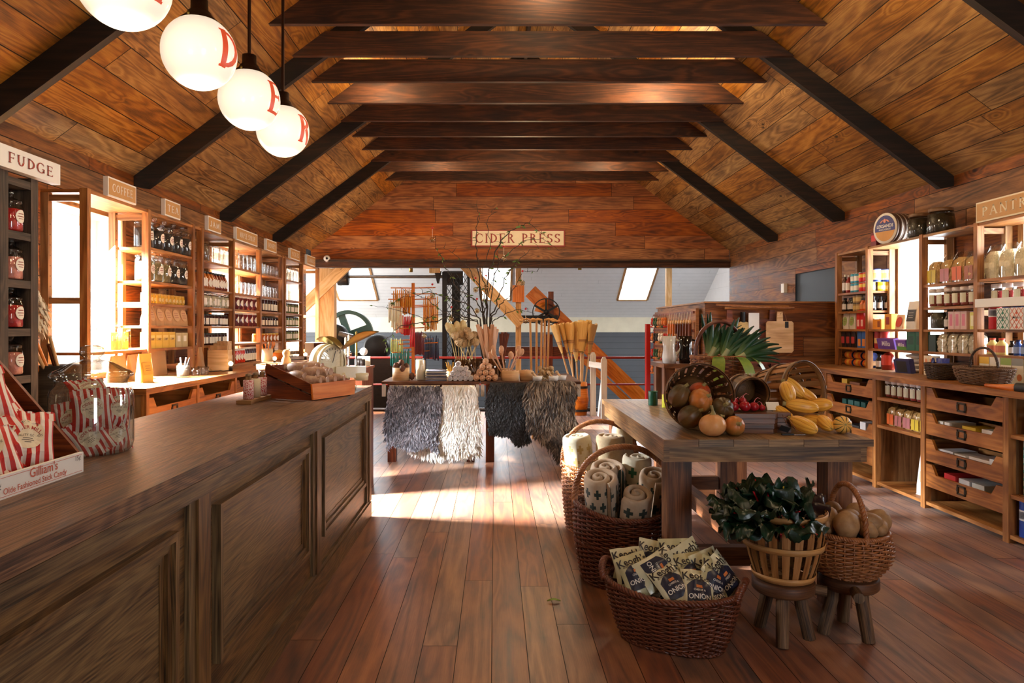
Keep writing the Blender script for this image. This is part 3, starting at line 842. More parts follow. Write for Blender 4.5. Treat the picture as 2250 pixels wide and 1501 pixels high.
sign('white sign reading ERT - FUDGE in red above the dark candy cabinet', 'ERT - FUDGE', (-2.70,3.88,2.3105), (0,1,0), 1.0, .125, .05, M['white'], M['white'], M['signred'], .06, .79, 0, bold=.9, off=.03)
sign('tan sign reading PANTRY PR on top of the pantry shelving', 'PANTRY PR', (XRU+.0,5.12,ZR_+.0225), (0,-1,0), 1.0, .16, .035, M['tansign'], M['creamsign'], M['creamsign'], .075, .82, off=-.02)
r = sign('cream sign with red border and red capitals high on the gable wall', 'CIDER PRESS', (PX(1138.5,12.4),12.46,PZ(542,12.46)), (1,0,0), (1242-1036)/FPX*12.46, (542-505)/FPX*12.46, .04, M['creamsign'], M['signred'], M['signred'], .165, 1.5, .022)
# ---------------------------------------------------------------- jars, bottles and packets (front faces local +X)
def patch(mb, r, z, a, b, ang=0, rnd=True, n=16, mi=0, sy=1.0):
    """label wrapped on a cylinder of radius r: half sizes a (round) and b (up)"""
    if rnd: pts = [(a*math.cos(2*PI*k/n), b*math.sin(2*PI*k/n)) for k in range(n)]
    else: pts = None
    f = lambda p, q: Vector((r*math.cos(ang+p/r), r*math.sin(ang+p/r)*sy, z+q))
    if rnd:
        m = 5
        for j in range(m):   # vertical strips of the disc so that it follows the curve
            x0 = -a+2*a*j/m; x1 = -a+2*a*(j+1)/m
            y0 = b*math.sqrt(max(0, 1-(x0/a)**2)); y1 = b*math.sqrt(max(0, 1-(x1/a)**2))
            xm = (x0+x1)/2; ym = b*math.sqrt(max(0, 1-(xm/a)**2))
            mb.poly([f(x0,-y0), f(xm,-ym), f(x1,-y1), f(x1,y1), f(xm,ym), f(x0,y0)], mi)
    else:
        m = max(3, int(abs(a)/r*6))
        for j in range(m):
            x0 = -a+2*a*j/m; x1 = -a+2*a*(j+1)/m
            mb.poly([f(x0,-b), f(x1,-b), f(x1,b), f(x0,b)], mi)
def jar(name, cat, r, h, body, cont=None, fill=.8, lid=None, lidr=.9, lidh=.02, lab=None, knob=False, neck=.86, sh=.14, seg=14, rib=False, labmat=None, ink=False, lablab=None):
    t = thing(name, 'jar on a shelf', cat)
    g = MB(); fn = (lambda a, z: 1+.035*math.cos(a*10)) if rib else None
    g.lathe([(0.001,0.002),(r*.93,.002),(r,.012),(r,h*(1-sh)),(r*neck,h*(1-sh*.25)),(r*neck,h)], seg, fn=fn)
    part('glass' if cont else 'jar_body', g, body, t)
    if cont:
        c = MB(); k = .93
        c.lathe([(.001,.008),(r*k*.95,.008),(r*k,.018),(r*k,h*fill),(r*k*.6,h*fill+r*.08),(.001,h*fill+r*.1)], seg, fn=lambda a, z: 1+.02*math.sin(a*7+z*90))
        part('contents', c, cont, t)
    if lid:
        l = MB(); q = r*lidr
        if knob:
            l.lathe([(q*1.04,h-.004),(q*1.1,h+.004),(q*1.1,h+.012),(q*.8,h+.022),(q*.3,h+.036),(q*.16,h+.042),(q*.26,h+.052),(q*.34,h+.066),(q*.24,h+.08),(.001,h+.085)], seg)
        else:
            l.lathe([(q,h-lidh*.7),(q*1.05,h-lidh*.65),(q*1.05,h+lidh*.25),(q*.95,h+lidh*.4),(.001,h+lidh*.4)], seg)
        part('lid', l, lid, t)
    if lab:
        z, a, b, rnd = lab; p = MB(); patch(p, r+.0012, z, a, b, 0, rnd)
        if ink:
            patch(p, r+.002, z+b*.4, a*.55, b*.07, 0, False, mi=1); patch(p, r+.002, z, a*.7, b*.07, 0, False, mi=1); patch(p, r+.002, z-b*.35, a*.5, b*.05, 0, False, mi=1)
        part('label', p, [labmat or M['paper'], ink if ink else M['signred']], t)
    return Proto(t)
def bottle(name, cat, r, h, body, cap, labmat, nk=.32, sh=.62, lz=.36, lb=.2, capc=None):
    t = thing(name, 'bottle on a shelf', cat); g = MB()
    g.lathe([(.001,.002),(r*.95,.002),(r,.01),(r,h*sh),(r*.8,h*(sh+.08)),(r*nk,h*(sh+.2)),(r*nk,h*.9)], 12); part('bottle_body', g, body, t)
    l = MB(); l.lathe([(r*nk*1.15,h*.88),(r*nk*1.15,h),(.001,h)], 10); part('cap', l, cap, t)
    if labmat: p = MB(); patch(p, r+.001, h*lz, r*1.5, h*lb, 0, False); part('label', p, labmat, t)
    return Proto(t)
def carton(name, cat, w, d, h, body, panel=None, pa=(.1,.9,.15,.85), txt=None, ink=None, ts=.02, extra=None, bold=.01, shear=0):
    """box: depth d along X (front +X), width w along Y"""
    t = thing(name, 'packet on a shelf', cat); g = MB(); g.box((0,0,h/2), (d,w,h)); part('box', g, body, t)
    x = d/2+.0008
    if panel:
        p = MB(); y0, y1, z0, z1 = -w/2+w*pa[0], -w/2+w*pa[1], h*pa[2], h*pa[3]
        p.poly([(x,y0,z0),(x,y1,z0),(x,y1,z1),(x,y0,z1)])
        p.poly([(-d/2*.7,-w/2-.0008,z0),(d/2*.7,-w/2-.0008,z0),(d/2*.7,-w/2-.0008,z1),(-d/2*.7,-w/2-.0008,z1)])
        part('printed_panel', p, panel, t)
    if extra:
        p = MB(); extra(p, x+.0006, w, h); part('printed_pattern', p, extra.mat, t)
    if txt:
        p = MB(); letter_sans(p, txt, ts, (x+.0012,0,h*.55), (0,1,0), (0,0,1), bold, shear); part('lettering', p, ink, t)
    return Proto(t)
def can(name, cat, r, h, body, top=None, bands=(), seg=14):
    t = thing(name, 'tin on a shelf', cat); g = MB(); g.lathe([(.001,.001),(r*.97,.001),(r,.004),(r,h-.004),(r*.97,h)], seg); part('tin_body', g, body, t)
    l = MB(); l.lathe([(r*.97,h-.006),(r*1.01,h-.006),(r*1.01,h+.002),(r*.92,h+.002),(r*.9,h-.002),(.001,h-.002)], seg); part('lid', l, top or M['metal'], t)
    for z0, z1, m in bands:
        b = MB(); b.lathe([(r+.0008,h*z0),(r+.0008,h*z1)], seg); part('printed_band', b, m, t)
    return Proto(t)
def paperbag(name, cat, w, d, h, body, label=None, rnd=True, ink=None, clip=None, lw=.3):
    """stand-up bag with folded top"""
    t = thing(name, 'bag on a shelf', cat); g = MB()
    def f(u, v):
        a = 2*PI*u; k = 1-.06*v; th = d*(1-.88*max(0, v-.25)/.75 if v > .25 else 1)
        c, s = math.cos(a), math.sin(a); e = .35
        cx = math.copysign(abs(c)**e, c); sy = math.copysign(abs(s)**e, s)
        return Vector((cx*th/2+.004*math.sin(9*v+4*u*6.28)*v, sy*w/2*k, h*v))
    g.grid(f, 20, 8, True); g.box((0,0,.002), (d*.96,w*.96,.004)); part('bag', g, body, t)
    if label:
        p = MB(); z = h*.5; x0 = d*.5*(1-.88*.25/.75)
        tilt = -(d*.44/.75/h)
        pts = [(lw*w*1.2*math.cos(2*PI*k/18), lw*w*1.2*math.sin(2*PI*k/18)) for k in range(18)] if rnd else [(-w*.38,-h*.22),(w*.38,-h*.22),(w*.38,h*.2),(-w*.38,h*.2)]
        p.poly([(x0+.005+tilt*b, a, z+b) for a, b in pts])
        if ink:
            for q in (-.5, 0, .5): p.poly([(x0+.0062+tilt*(b+q*lw*w*.9), a, z+b+q*lw*w*.9) for a, b in ((-lw*w*.7,-.002),(lw*w*.7,-.002),(lw*w*.7,.002),(-lw*w*.7,.002))], 1)
        part('label', p, [label, ink or label], t)
    return Proto(t)
def pastabag(name, cat, w, d, h, cont, label, top=True):
    """clear bag of lumpy pasta with a printed panel low on the front"""
    t = thing(name, 'clear bag on a shelf', cat); g = MB()
    rr = [R.uniform(.86, 1.14) for _ in range(400)]
    def f(u, v):
        a = 2*PI*u; c, s = math.cos(a), math.sin(a); e = .5
        k = (.9+.15*math.sin(PI*min(1, v*1.2)))*rr[int(u*15.99)*7+int(v*6.99)] if 0 < v < 1 else (.85 if v == 0 else .5)
        return Vector((math.copysign(abs(c)**e, c)*d/2*k, math.copysign(abs(s)**e, s)*w/2*k, h*.8*v))
    g.grid(f, 16, 7, False); part('contents', g, cont, t)
    b = MB()
    def f2(u, v):
        a = 2*PI*u; c, s = math.cos(a), math.sin(a); k = 1.08 if v < .75 else 1.08-1.3*(v-.75)
        return Vector((math.copysign(abs(c)**.4, c)*d/2*k*(1 if v < .7 else 1-2.2*(v-.7)), math.copysign(abs(s)**.4, s)*w/2*k, h*v*.98))
    b.grid(f2, 14, 6, True); part('clear_bag', b, M['glass'], t)
    if label:
        p = MB(); x = d/2*1.13
        p.poly([(x,-w*.4,h*.06),(x,w*.4,h*.06),(x,w*.4,h*.5),(x,-w*.4,h*.5)])
        p.poly([(x+.001,-w*.02,h*.08),(x+.001,w*.02,h*.08),(x+.001,w*.02,h*.48),(x+.001,-w*.02,h*.48)], 1)
        part('label', p, [label, col(90,70,40)], t)
    return Proto(t)
C_tea = paint('dark_tea', srgb(44,36,32), .8, var=.6, scale=120, bump=.8)
C_herb = paint('pale_herb_tea', srgb(150,130,84), .8, var=.6, scale=90, bump=.8)
C_red = paint('red_candy', srgb(196,36,36), .35, var=.5, scale=40, bump=.8)
C_pink = paint('pink_candy', srgb(222,140,124), .35, var=.35, scale=40, bump=.8)
C_honey = paint('yellow_preserve', srgb(222,168,48), .2, var=.2)
C_amber = paint('amber_syrup', srgb(176,92,28), .12, var=.3)
C_amber2 = paint('dark_amber_syrup', srgb(120,46,24), .12, var=.3)
C_jam = paint('dark_jam', srgb(54,16,20), .15, var=.3)
C_jamr = paint('red_jam', srgb(206,52,24), .15, var=.25)
C_wine = paint('wine_red_preserve', srgb(96,26,30), .15, var=.3)
C_pick = paint('green_pickle', srgb(96,104,44), .25, var=.45, scale=60)
C_pale = paint('pale_preserve', srgb(208,200,170), .3, var=.2)
C_kraft = paint('kraft_paper', srgb(190,144,96), .7, var=.12, bump=.2)
C_lidw = paint('white_lid', srgb(226,222,214), .4)
C_lidg = paint('gold_lid', srgb(200,160,70), .3, .6)
C_lidk = paint('black_lid', srgb(24,22,22), .35)
C_ink = col(150, 70, 56)
RJ = {
 'tea': jar('storage_jar','jar', .077,.2, M['glass'], C_tea, .8, M['glass'], .9, knob=True, lab=(.1,.036,.04,True), ink=C_ink),
 'herb': jar('storage_jar','jar', .077,.2, M['glass'], C_herb, .8, M['glass'], .9, knob=True, lab=(.1,.036,.04,True), ink=C_ink),
 'tin': jar('preserve_jar','jar', .03,.082, C_honey, lid=C_lidg, lidh=.014, lab=(.036,.02,.016,True), labmat=col(236,200,110), seg=10),
 'clear': jar('glass_jar','jar', .055,.17, M['glass'], lid=M['glass'], lidh=.02, seg=12),
 'tumbler': jar('glass_tumbler','glass', .045,.14, M['glass'], neck=.98, seg=12, rib=True),
 'amber': jar('syrup_bottle','bottle', .042,.175, C_amber, lid=C_lidk, lidr=.42, neck=.42, sh=.4, lab=(.07,.04,.042,True), seg=12),
 'amber2': jar('syrup_bottle','bottle', .042,.175, C_amber2, lid=C_lidk, lidr=.42, neck=.42, sh=.4, lab=(.07,.04,.042,True), seg=12),
 'pale': jar('pale_jar','jar', .045,.14, M['glass'], C_pale, .84, M['metal'], seg=12, lab=(.06,.03,.034,False)),
 'dark': jar('jam_jar','jar', .035,.115, C_jam, lid=C_lidk, seg=10, lab=(.05,.034,.032,False)),
 'wine': jar('preserve_jar','jar', .05,.15, C_wine, lid=C_lidw, seg=12, lab=(.075,.034,.036,True)),
 'redj': jar('jam_jar','jar', .038,.155, C_jamr, lid=C_lidw, seg=10, lab=(.07,.036,.034,True)),
 'darkb': jar('jam_jar','jar', .038,.165, C_jam, lid=C_lidw, seg=10, lab=(.06,.036,.04,False)),
 'pick': jar('pickle_jar','jar', .038,.135, C_pick, lid=C_lidk, seg=10, lab=(.06,.034,.034,False)),
 'amb3': jar('honey_jar','jar', .05,.1, C_amber, lid=C_lidg, seg=10, lab=(.045,.034,.034,True)),
 'gbottle': jar('glass_bottle','bottle', .05,.2, M['glass'], lid=M['glass'], lidr=.4, neck=.42, sh=.35, seg=12),
}
WARMP = {'WARM': 1}
SBAY = ['WINDOW','TEA','JAM','SYRUP','HONEY','PICKLES','CANDLES']
LVL = ['top','second','third','fourth','fifth']
def row(bay, lv, key, desc, n, f0=0.0, f1=1.0, x=None, z=None, grp=None, two=False):
    y0, y1 = LB[bay]; y0 += .075; y1 -= .075; a = y0+(y1-y0)*f0; b = y0+(y1-y0)*f1
    z = LZ[lv] if z is None else z
    for i in range(n):
        y = a+(b-a)*(i/(n-1) if n > 1 else .5)
        lb = '%s, %s from the counter end, %s %s shelf' % (desc, ORD[i], LVL[lv], SBAY[bay])
        RJ[key].put((x if x else -2.955+R.uniform(-.008,.008), y, z+.0005), R.uniform(-.15,.12), lb, grp or '%s on the %s %s shelf' % (desc, LVL[lv], SBAY[bay]))
row(1,0,'tea','knobbed jar of dark tea with round label',5)
row(1,1,'herb','knobbed jar of pale herbs with round label',3,0,.46); 
for i in range(2): RJ['tea'].put((-2.955, 6.42+.165*i, LZ[1]+.0005), 0, 'knobbed jar of dark tea, %s of two beyond the herb jars' % ('first','last')[i], 'tea jars on the second TEA shelf')
row(1,2,'tin','small yellow preserve jar with gold lid',11)
row(2,0,'clear','tall clear empty glass jar',6)
row(2,1,'amber','amber syrup bottle with round label',5,0,.46)
row(2,1,'amber2','dark amber syrup bottle with round label',5,.56,1)
row(2,2,'pale','pale jar with metal lid',7)
row(2,3,'dark','small dark jam jar with cream label',9)
row(2,4,'dark','small dark jam jar with cream label',9)
row(3,0,'clear','clear empty lidded jar',6)
row(3,1,'tumbler','ribbed clear glass tumbler',7)
row(3,2,'wine','wine red preserve jar with round label',6)
row(3,3,'wine','wine red preserve jar with round label',6)
row(4,0,'tumbler','ribbed clear glass tumbler',7)
row(4,1,'tumbler','ribbed clear glass tumbler',7)
row(4,2,'darkb','dark preserve jar with white lid',8,z=LZ[2]-.0)
row(4,3,'dark','dark honey jar with cream label',8)
row(4,4,'amb3','squat amber honey jar with gold lid',6)
row(5,0,'gbottle','clear stoppered glass bottle',6)
row(5,1,'tumbler','ribbed clear glass tumbler',5)
row(5,2,'pick','green pickle jar with cream label',8)
row(5,3,'pick','green pickle jar with cream label',8)
row(5,4,'pick','green pickle jar with cream label',8)
LW = 1.0085
B4 = paperbag('paper_bag','bag', .15,.08,.185, C_kraft, col(206,160,112), True, C_ink)
for i in range(5):
    B4.put((-2.945, 5.98+.155*i, LZ[3]+.0005), R.uniform(-.1,.1), 'brown paper bag of tea, %s from the counter end, fourth TEA shelf' % ORD[i], 'paper bags on the fourth TEA shelf')
BY = carton('product_box','box', .12,.07,.14, col(226,180,60), col(244,214,120), (.1,.9,.5,.8), 'CAMP', col(120,70,20), .03)
for i in range(4):
    BY.put((-2.94, 5.97+.125*i, LZ[4]+.0005), 0, 'yellow lettered box, %s from the counter end, fifth TEA shelf' % ORD[i], 'yellow boxes on the fifth TEA shelf')
BB = carton('product_box','box', .12,.07,.13, col(196,176,128), M['paper'], (.25,.75,.4,.8))
for i in range(2): BB.put((-2.94, 6.48+.127*i, LZ[4]+.0005), 0, 'beige box, %s beside the yellow boxes, fifth TEA shelf' % ORD[i], 'beige boxes on the fifth TEA shelf')
# window bay: clear demijohns and yellow boxes on the low shelf, bags on the bench
for i, (y, s) in enumerate(((5.33,1.0),(5.52,1.2),(5.7,.95))):
    RJ['clear'].put((-3.0, y, LZ[4]+.0005), 0, 'clear glass jar against the bright window, %s from the counter end' % ORD[i], 'clear jars on the window shelf', scale=s)
for i in range(2): BY.put((-3.06+.02*i, 5.60+.13*i, LZ[4]+.0005), .1, 'yellow lettered box on the window shelf, %s beside the upright' % ('second','first')[i], 'yellow boxes on the window shelf')
B5 = paperbag('paper_bag','bag', .13,.08,.2, C_kraft, None)
for i in range(4): B5.put((-2.93-.03*(i % 2), 5.42+.13*i, LW), R.uniform(-.2,.2), 'plain brown coffee bag on the window bench, %s from the counter' % ORD[i], 'coffee bags on the bench')
paperbag('paper_bag','bag', .12,.08,.22, col(226,182,70,.6), col(214,160,50), False, col(120,80,20)).put((-2.67, 5.37, LW), -.3, 'yellow paper bag standing at the front of the bench below the COFFEE sign')
t = thing('ribbed_mug', 'ribbed glass mug holding pens on the bench under TEA', 'mug', (-2.62,5.92,LW))
g = MB(); g.lathe([(.001,.002),(.05,.002),(.055,.12),(.05,.12),(.046,.01)], 18, fn=lambda a, z: 1+.03*math.cos(a*12)); part('mug_body', g, M['glass'], t)
g = MB(); g.lathe([(.045,.012),(.05,.1),(.001,.1)], 14); part('contents', g, paint('smoky_fill', srgb(120,110,96), .5), t)
for i, (a, b) in enumerate(((-.02,.02),(.02,-.01),(0,.03),(.02,.02))):
    g = MB(); g.tube([(a,b,.08),(a*2,b*2,.165)], .006, 6); solo('pen', g, col(30,28,30) if i % 2 else col(230,226,220), 'pen standing in the ribbed mug, %s of four' % ORD[i], 'pen', (0,0,0), 'pens in the mug').location = (-2.62,5.92,LW)
for i, (x, y) in enumerate(((-2.6,6.12),(-2.56,6.22),(-2.62,6.3))):
    t = thing('glass_cup', 'small clear glass cup on the bench, %s beyond the ribbed mug' % ORD[i], 'cup', (x,y,LW), 0, 'glass cups on the bench')
    g = MB(); g.lathe([(.001,.002),(.03,.002),(.036,.075),(.033,.075),(.028,.008)], 12); part('cup_body', g, M['glass'], t)
    g = MB(); g.tube([(.035+.025*math.sin(PI*k/6), 0, .06-.045*k/6) for k in range(7)], .005, 6); part('handle', g, M['glass'], t)
paperbag('paper_bag','bag', .14,.07,.24, col(150,110,70,.7), None).put((-2.72, 6.5, LW), .2, 'tall brown bag leaning at the upright under TEA')
g = MB(); g.box((0,0,.12), (.02,.26,.24)); g2 = solo('picture_board', g, C_kraft, 'square kraft card standing behind the mugs under TEA', 'card', (0,0,0)); g2.location = (-2.95,6.2,LW); g2.rotation_euler = (0,-.1,0)
for i, (y, h) in enumerate(((6.97,.2),(7.1,.24),(7.24,.26),(7.4,.28))):
    g = MB(); g.box((0,0,h/2), (.2-.03*i,.11,h)); solo('cutting_block', g, M['palew'], 'pale wooden block on the bench under JAM, %s from the counter end' % ORD[i], 'block', (0,0,0), 'wooden blocks on the bench').location = (-2.72-.04*i,y,LW)
for i in range(4): RJ['redj'].put((-2.9, 7.52+.08*i if i < 3 else 7.84, LW+.02), 0, 'tall red jam jar on the bench riser, %s from the wooden blocks' % ORD[i], 'red jars on the bench riser')
for i in range(4): RJ['redj'].put((-2.93, 7.92+.08*i, LW+.02), 0, 'red jam jar under MAPLE SYRUP, %s from the counter end' % ORD[i], 'red jars under MAPLE SYRUP')
for i in range(5): RJ['darkb'].put((-2.93, 8.22+.08*i, LW+.02), 0, 'dark jam jar on the riser under MAPLE SYRUP, %s from the red jars' % ORD[i], 'dark jars under MAPLE SYRUP')
g = MB(); g.b2(-3.08,-2.86,7.48,8.62,1.0085,1.028); solo('riser', g, M['pine'], 'low pine riser below the red and dark jam jars', 'riser', (-2.97,8.05,1.0085))
t = thing('utensil_crock', 'cream crock of wooden spoons on the bench under HONEY', 'crock', (-2.86,8.85,LW)); g = MB()
g.lathe([(.001,.002),(.065,.002),(.07,.16),(.064,.16),(.06,.01),(.001,.01)], 16); part('crock_body', g, M['creamsign'], t)
for i in range(6):
    a = i*1.05; g = MB(); top = Vector((.09*math.cos(a), .09*math.sin(a), .22)); g.tube([(.02*math.cos(a),.02*math.sin(a),.02), top], .006, 6); g.blob(top, (.012,.022,.03), 8, 6)
    solo('wooden_spoon', g, M['orangew'], 'wooden spoon in the cream crock under HONEY, %s round the crock' % ORD[i], 'spoon', (0,0,0), 'spoons in the cream crock').location = (-2.86,8.85,LW)
t = thing('round_basket', 'small round basket of goods beside the crock under HONEY', 'basket', (-2.8,9.15,LW)); g = MB(); g.lathe([(.001,.002),(.08,.002),(.1,.1),(.094,.1),(.076,.01)], 16); part('basket_body', g, M['orangew'], t)
g = MB(); g.lathe([(.088,.07),(.06,.12),(.001,.14)], 12, fn=lambda a, z: 1+.1*math.sin(5*a)); part('contents', g, col(220,180,100), t)
for i in range(10):
    t = RJ['tumbler'].put((-2.92-.09*(i % 2), 9.74+.16*(i//2), LW), 0, 'clear glass mug on the PICKLES bench, %s from the counter end, %s row' % (ORD[i//2], ('front','back')[i % 2]), 'mugs under PICKLES', scale=.85)
for y0, lab in ((6.83,'beyond the TEA bay'),(8.0,'in front of the MAPLE SYRUP jars'),(9.3,'under the HONEY bay')):
    t = thing('string_light', 'small glowing bulb on the bench %s' % lab, 'light', (-2.5 if y0 > 7 else -2.56, y0, LW), 0, 'little bulbs on the bench')
    g = MB(); g.lathe([(.001,.0),(.018,.0),(.015,.04),(.009,.05)], 10); part('socket', g, M['iron'], t)
    g = MB(); g.blob((0,0,.072), .022, 10, 8); part('bulb', g, glow('warm_bulb', (1,.72,.4), 22), t)
    g = MB(); g.tube([(0,.0,.006),(-.05,-.06,.004),(-.09,-.02,.004),(-.12,-.1,.004),(-.2,-.12,.004)], .004, 6); part('cord', g, M['black'], t)
# candles bay: white pillars
t = thing('white_box', 'white box on the bench under the CANDLES sign', 'box', (-2.8,10.9,LW)); g = MB(); g.box((0,0,.09),(.2,.3,.18)); part('box', g, M['white'], t); g = MB(); g.box((0,0,.185),(.21,.31,.02)); part('lid', g, M['creamsign'], t)
t = thing('red_crate', 'dark red box behind the scale under CANDLES', 'box', (-2.62,10.62,LW)); g = MB(); g.box((0,0,.1),(.16,.24,.2)); part('box', g, M['redw'], t)
# candy jars in the dark cabinet
CJ = [jar('candy_jar','jar', .064,.165, M['glass'], m, .8, M['glass'], .86, knob=True, lab=(.09,.034,.038,True), ink=C_ink, neck=.88) for m in (C_red, C_pink)]
for i, (z, k) in enumerate(((1.985,0),(1.705,1),(1.425,0),(1.15,1))):
    CJ[k].put((-2.818, 4.105, z-.0045), -.1, 'glass jar of %s candy in the %s pigeonhole of the dark cabinet' % (('red','pink')[k], ('top','second','third','lowest visible')[i]), 'candy jars in the cabinet')
for i, (z, k) in enumerate(((1.985,1),(1.705,0),(1.425,1),(1.15,0))):
    CJ[k].put((-2.83, 3.7, z-.0045), -.1, 'glass candy jar %s column of the dark cabinet, %s shelf' % ('outer', ('top','second','third','fourth')[i]), 'candy jars in the cabinet')
# pot of dowels and feather dusters beside the cabinet
t = thing('tall_pot', 'tall dark cylindrical bin of dowels between the dark cabinet and the bench', 'bin', (-2.87,4.64,0)); g = MB(); g.lathe([(.001,.0),(.12,.0),(.13,1.18),(.12,1.18),(.115,1.0),(.001,1.0)], 20); part('pot_body', g, M['darkw'], t)
for i, (a, b, L, m) in enumerate(((-.06,-.1,.34,'orangew'),(-.02,-.12,.36,'palew'),(.03,-.08,.32,'redw'),(.05,-.1,.37,'palew'),(-.05,-.03,.33,'orangew'))):
    g = MB(); g.tube([(a*.6,-.03+i*.012,.02),(a*1.6,b*1.7-.05,L)], .011, 8)
    solo('wooden_dowel', g, M[m], '%s wooden dowel leaning in the tall dark bin, %s of five' % ({'orangew':'orange','palew':'pale','redw':'dark'}[m], ORD[i]), 'dowel', (0,0,0), 'dowels in the pot').location = (-2.87,4.64,1.0)
def duster(loc, mcol, label, n=170, L=.3, rad=.11):
    t = thing('hanging_feather_duster', label, 'duster', loc); g = MB(); g.tube([(0,0,.36),(0,0,-.25)], .008, 6); part('handle', g, M['redw'], t)
    f = MB()
    for i in range(n):
        a = R.uniform(0, 2*PI); z = R.uniform(.0, L); k = rad*R.uniform(.6,1)*math.sin(PI*min(.95, (z/L)*.8+.15))
        p0 = Vector((0,0,z)); p1 = Vector((math.cos(a)*k*.7, math.sin(a)*k*.7, z-.01)); p2 = Vector((math.cos(a)*k, math.sin(a)*k, z-.06))
        wv = Vector((-math.sin(a),math.cos(a),0))*.012
        f.add([p0-wv*.3,p0+wv*.3,p1+wv,p1-wv,p2], [(0,1,2,3),(3,2,4)], None, True)
    part('feathers', f, mcol, t); return t
duster((-3.03,4.66,1.38), paint('white_feathers', srgb(236,226,204), .7), 'white feather duster hanging on the wall beside the dark cabinet')
duster((-3.06,4.62,1.76), paint('grey_feathers', srgb(180,166,152), .7), 'smaller grey and white feather duster hanging above the white one', 110, .16, .08)
# ---------------------------------------------------------------- goods on the pantry shelving (fronts turned to -X)
def put(pr, x, y, z, label, grp=None, rz=0, sc=None, tilt=0):
    return pr.put((x, y, z+.0005), PI+rz, label, grp, sc, rotv=(0, tilt, PI+rz) if tilt else None)
XI = 3.9
kr = lambda *a, **k: col(*a, **k)
ketch = bottle('sauce_bottle','bottle', .03,.2, col(150,30,24,.2), C_lidw, col(232,220,208))
brown = bottle('sauce_bottle','bottle', .03,.21, col(60,26,18,.2), C_lidw, col(226,222,220))
darkj = bottle('sauce_jar','jar', .032,.15, col(30,20,18,.2), C_lidk, col(210,204,196), .5)
cany = can('food_can','can', .038,.1, col(60,160,190,.3), None, [(.2,.7,col(240,236,226))])
canr = can('food_can','can', .04,.1, col(214,40,34,.3), None, [(.45,.8,col(242,206,70))])
mayo = can('mayonnaise_tub','tub', .055,.13, col(246,238,206), col(28,60,140), [(.0,.15,col(28,60,140)),(.3,.7,col(240,226,150))])
must = can('mustard_jar','jar', .036,.09, col(236,206,60), col(240,216,90), [(.2,.6,col(244,232,170))])
spice = can('spice_jar','jar', .033,.085, col(150,120,70), C_lidk, [(.2,.7,col(206,176,110))])
orj = bottle('sauce_jar','jar', .03,.13, col(214,96,30,.2), C_lidk, col(226,140,70), .5)
sbag = paperbag('paper_bag','bag', .13,.07,.18, col(222,212,196,.6), col(150,176,100), True, C_ink)
redb = carton('product_box','box', .07,.06,.2, col(206,36,36), col(240,200,190), (.2,.8,.15,.5))
pouch = paperbag('snack_pouch','bag', .09,.04,.17, col(42,28,34,.4), col(190,60,60), False)
blueb = carton('product_box','box', .08,.06,.19, col(60,110,190), col(226,140,60), (.15,.85,.1,.5))
roll = can('biscuit_roll','biscuit roll', .04,.16, col(222,110,40,.3), col(60,80,150), [(.3,.6,col(240,190,80))])
# first bay
put(brown, XI, 7.86, RZ[0], 'brown sauce bottle with white cap at the far end of the highest pantry shelf')
put(ketch, XI, 7.78, RZ[0], 'red ketchup bottle beside the brown sauce, highest pantry shelf')
put(ketch, XI+.06, 7.7, RZ[0], 'red ketchup bottle set back behind the blue cans')
for i in range(4): put(cany, XI, 7.66-.08*(i % 2), RZ[0]+.103*(i//2), 'pale blue can on the highest pantry shelf, %s of stack of four' % ORD[i], 'blue cans on the highest pantry shelf')
for i in range(4): put(canr, XI, 7.48-.085*(i % 2), RZ[0]+.103*(i//2), 'red and yellow can on the highest pantry shelf, %s of stack of four' % ORD[i], 'red cans on the highest pantry shelf')
for i in range(4): put(must, 3.93+.074*(i % 4) if i else 3.9, 7.31 if i < 3 else 7.315, RZ[0], 'small yellow mustard jar by the upright, %s from the shelf front' % ORD[i], 'mustard jars on the highest pantry shelf')
for i in range(2): put(mayo, 3.94+.115*i, 7.315, RZ[0]+.0925, 'large mayonnaise tub with blue lid standing on the mustard jars, %s from the front' % ORD[i], 'mayonnaise tubs')
for i in range(3): put(darkj, XI+.02*(i % 2), 7.86-.08*i, RZ[1], 'dark sauce jar with cream label, %s from the far end, second pantry shelf' % ORD[i], 'dark sauce jars on the second pantry shelf')
for i in range(4): put(spice, XI, 7.62-.07*(i % 2), RZ[1]+.0875*(i//2), 'tan spice jar in a stack of four, %s in the stack' % ORD[i], 'spice jars on the second pantry shelf')
for i in range(2): put(orj, XI, 7.48-.07*i, RZ[1], 'orange sauce jar on the second pantry shelf, %s beside the spice jars' % ORD[i], 'orange sauce jars')
for i in range(3): put(darkj, 3.93+.075*i, 7.33, RZ[1], 'dark jam jar beside the upright, second pantry shelf, %s from the front' % ORD[i], 'dark jam jars by the upright')
for i in range(2): put(sbag, XI+.02, 7.83-.15*i, RZ[2], 'cream paper bag with green label, %s on the third pantry shelf' % ORD[i], 'cream bags on the third pantry shelf', tilt=.12)
for i in range(2): put(redb, XI, 7.52-.075*i, RZ[2], 'tall red box on the third pantry shelf, %s from the cream bags' % ORD[i], 'red boxes on the third pantry shelf')
pinkb = carton('product_box','box', .1,.05,.15, col(236,196,190), col(246,226,220), (.1,.9,.2,.6))
for i in range(2): put(pinkb, 3.95+.06*i, 7.35, RZ[2], 'pink box beside the upright, third pantry shelf, %s from the front' % ORD[i], 'pink boxes by the upright')
for i in range(3): put(pouch, XI, 7.85-.11*i, RZ[3], 'dark lettered pouch, %s from the far end of the lowest pantry shelf' % ORD[i], 'dark pouches on the lowest pantry shelf', tilt=.15)
for i in range(2): put(blueb, XI, 7.5-.09*i, RZ[3], 'blue and orange box, %s from the dark pouches' % ORD[i], 'blue boxes on the lowest pantry shelf')
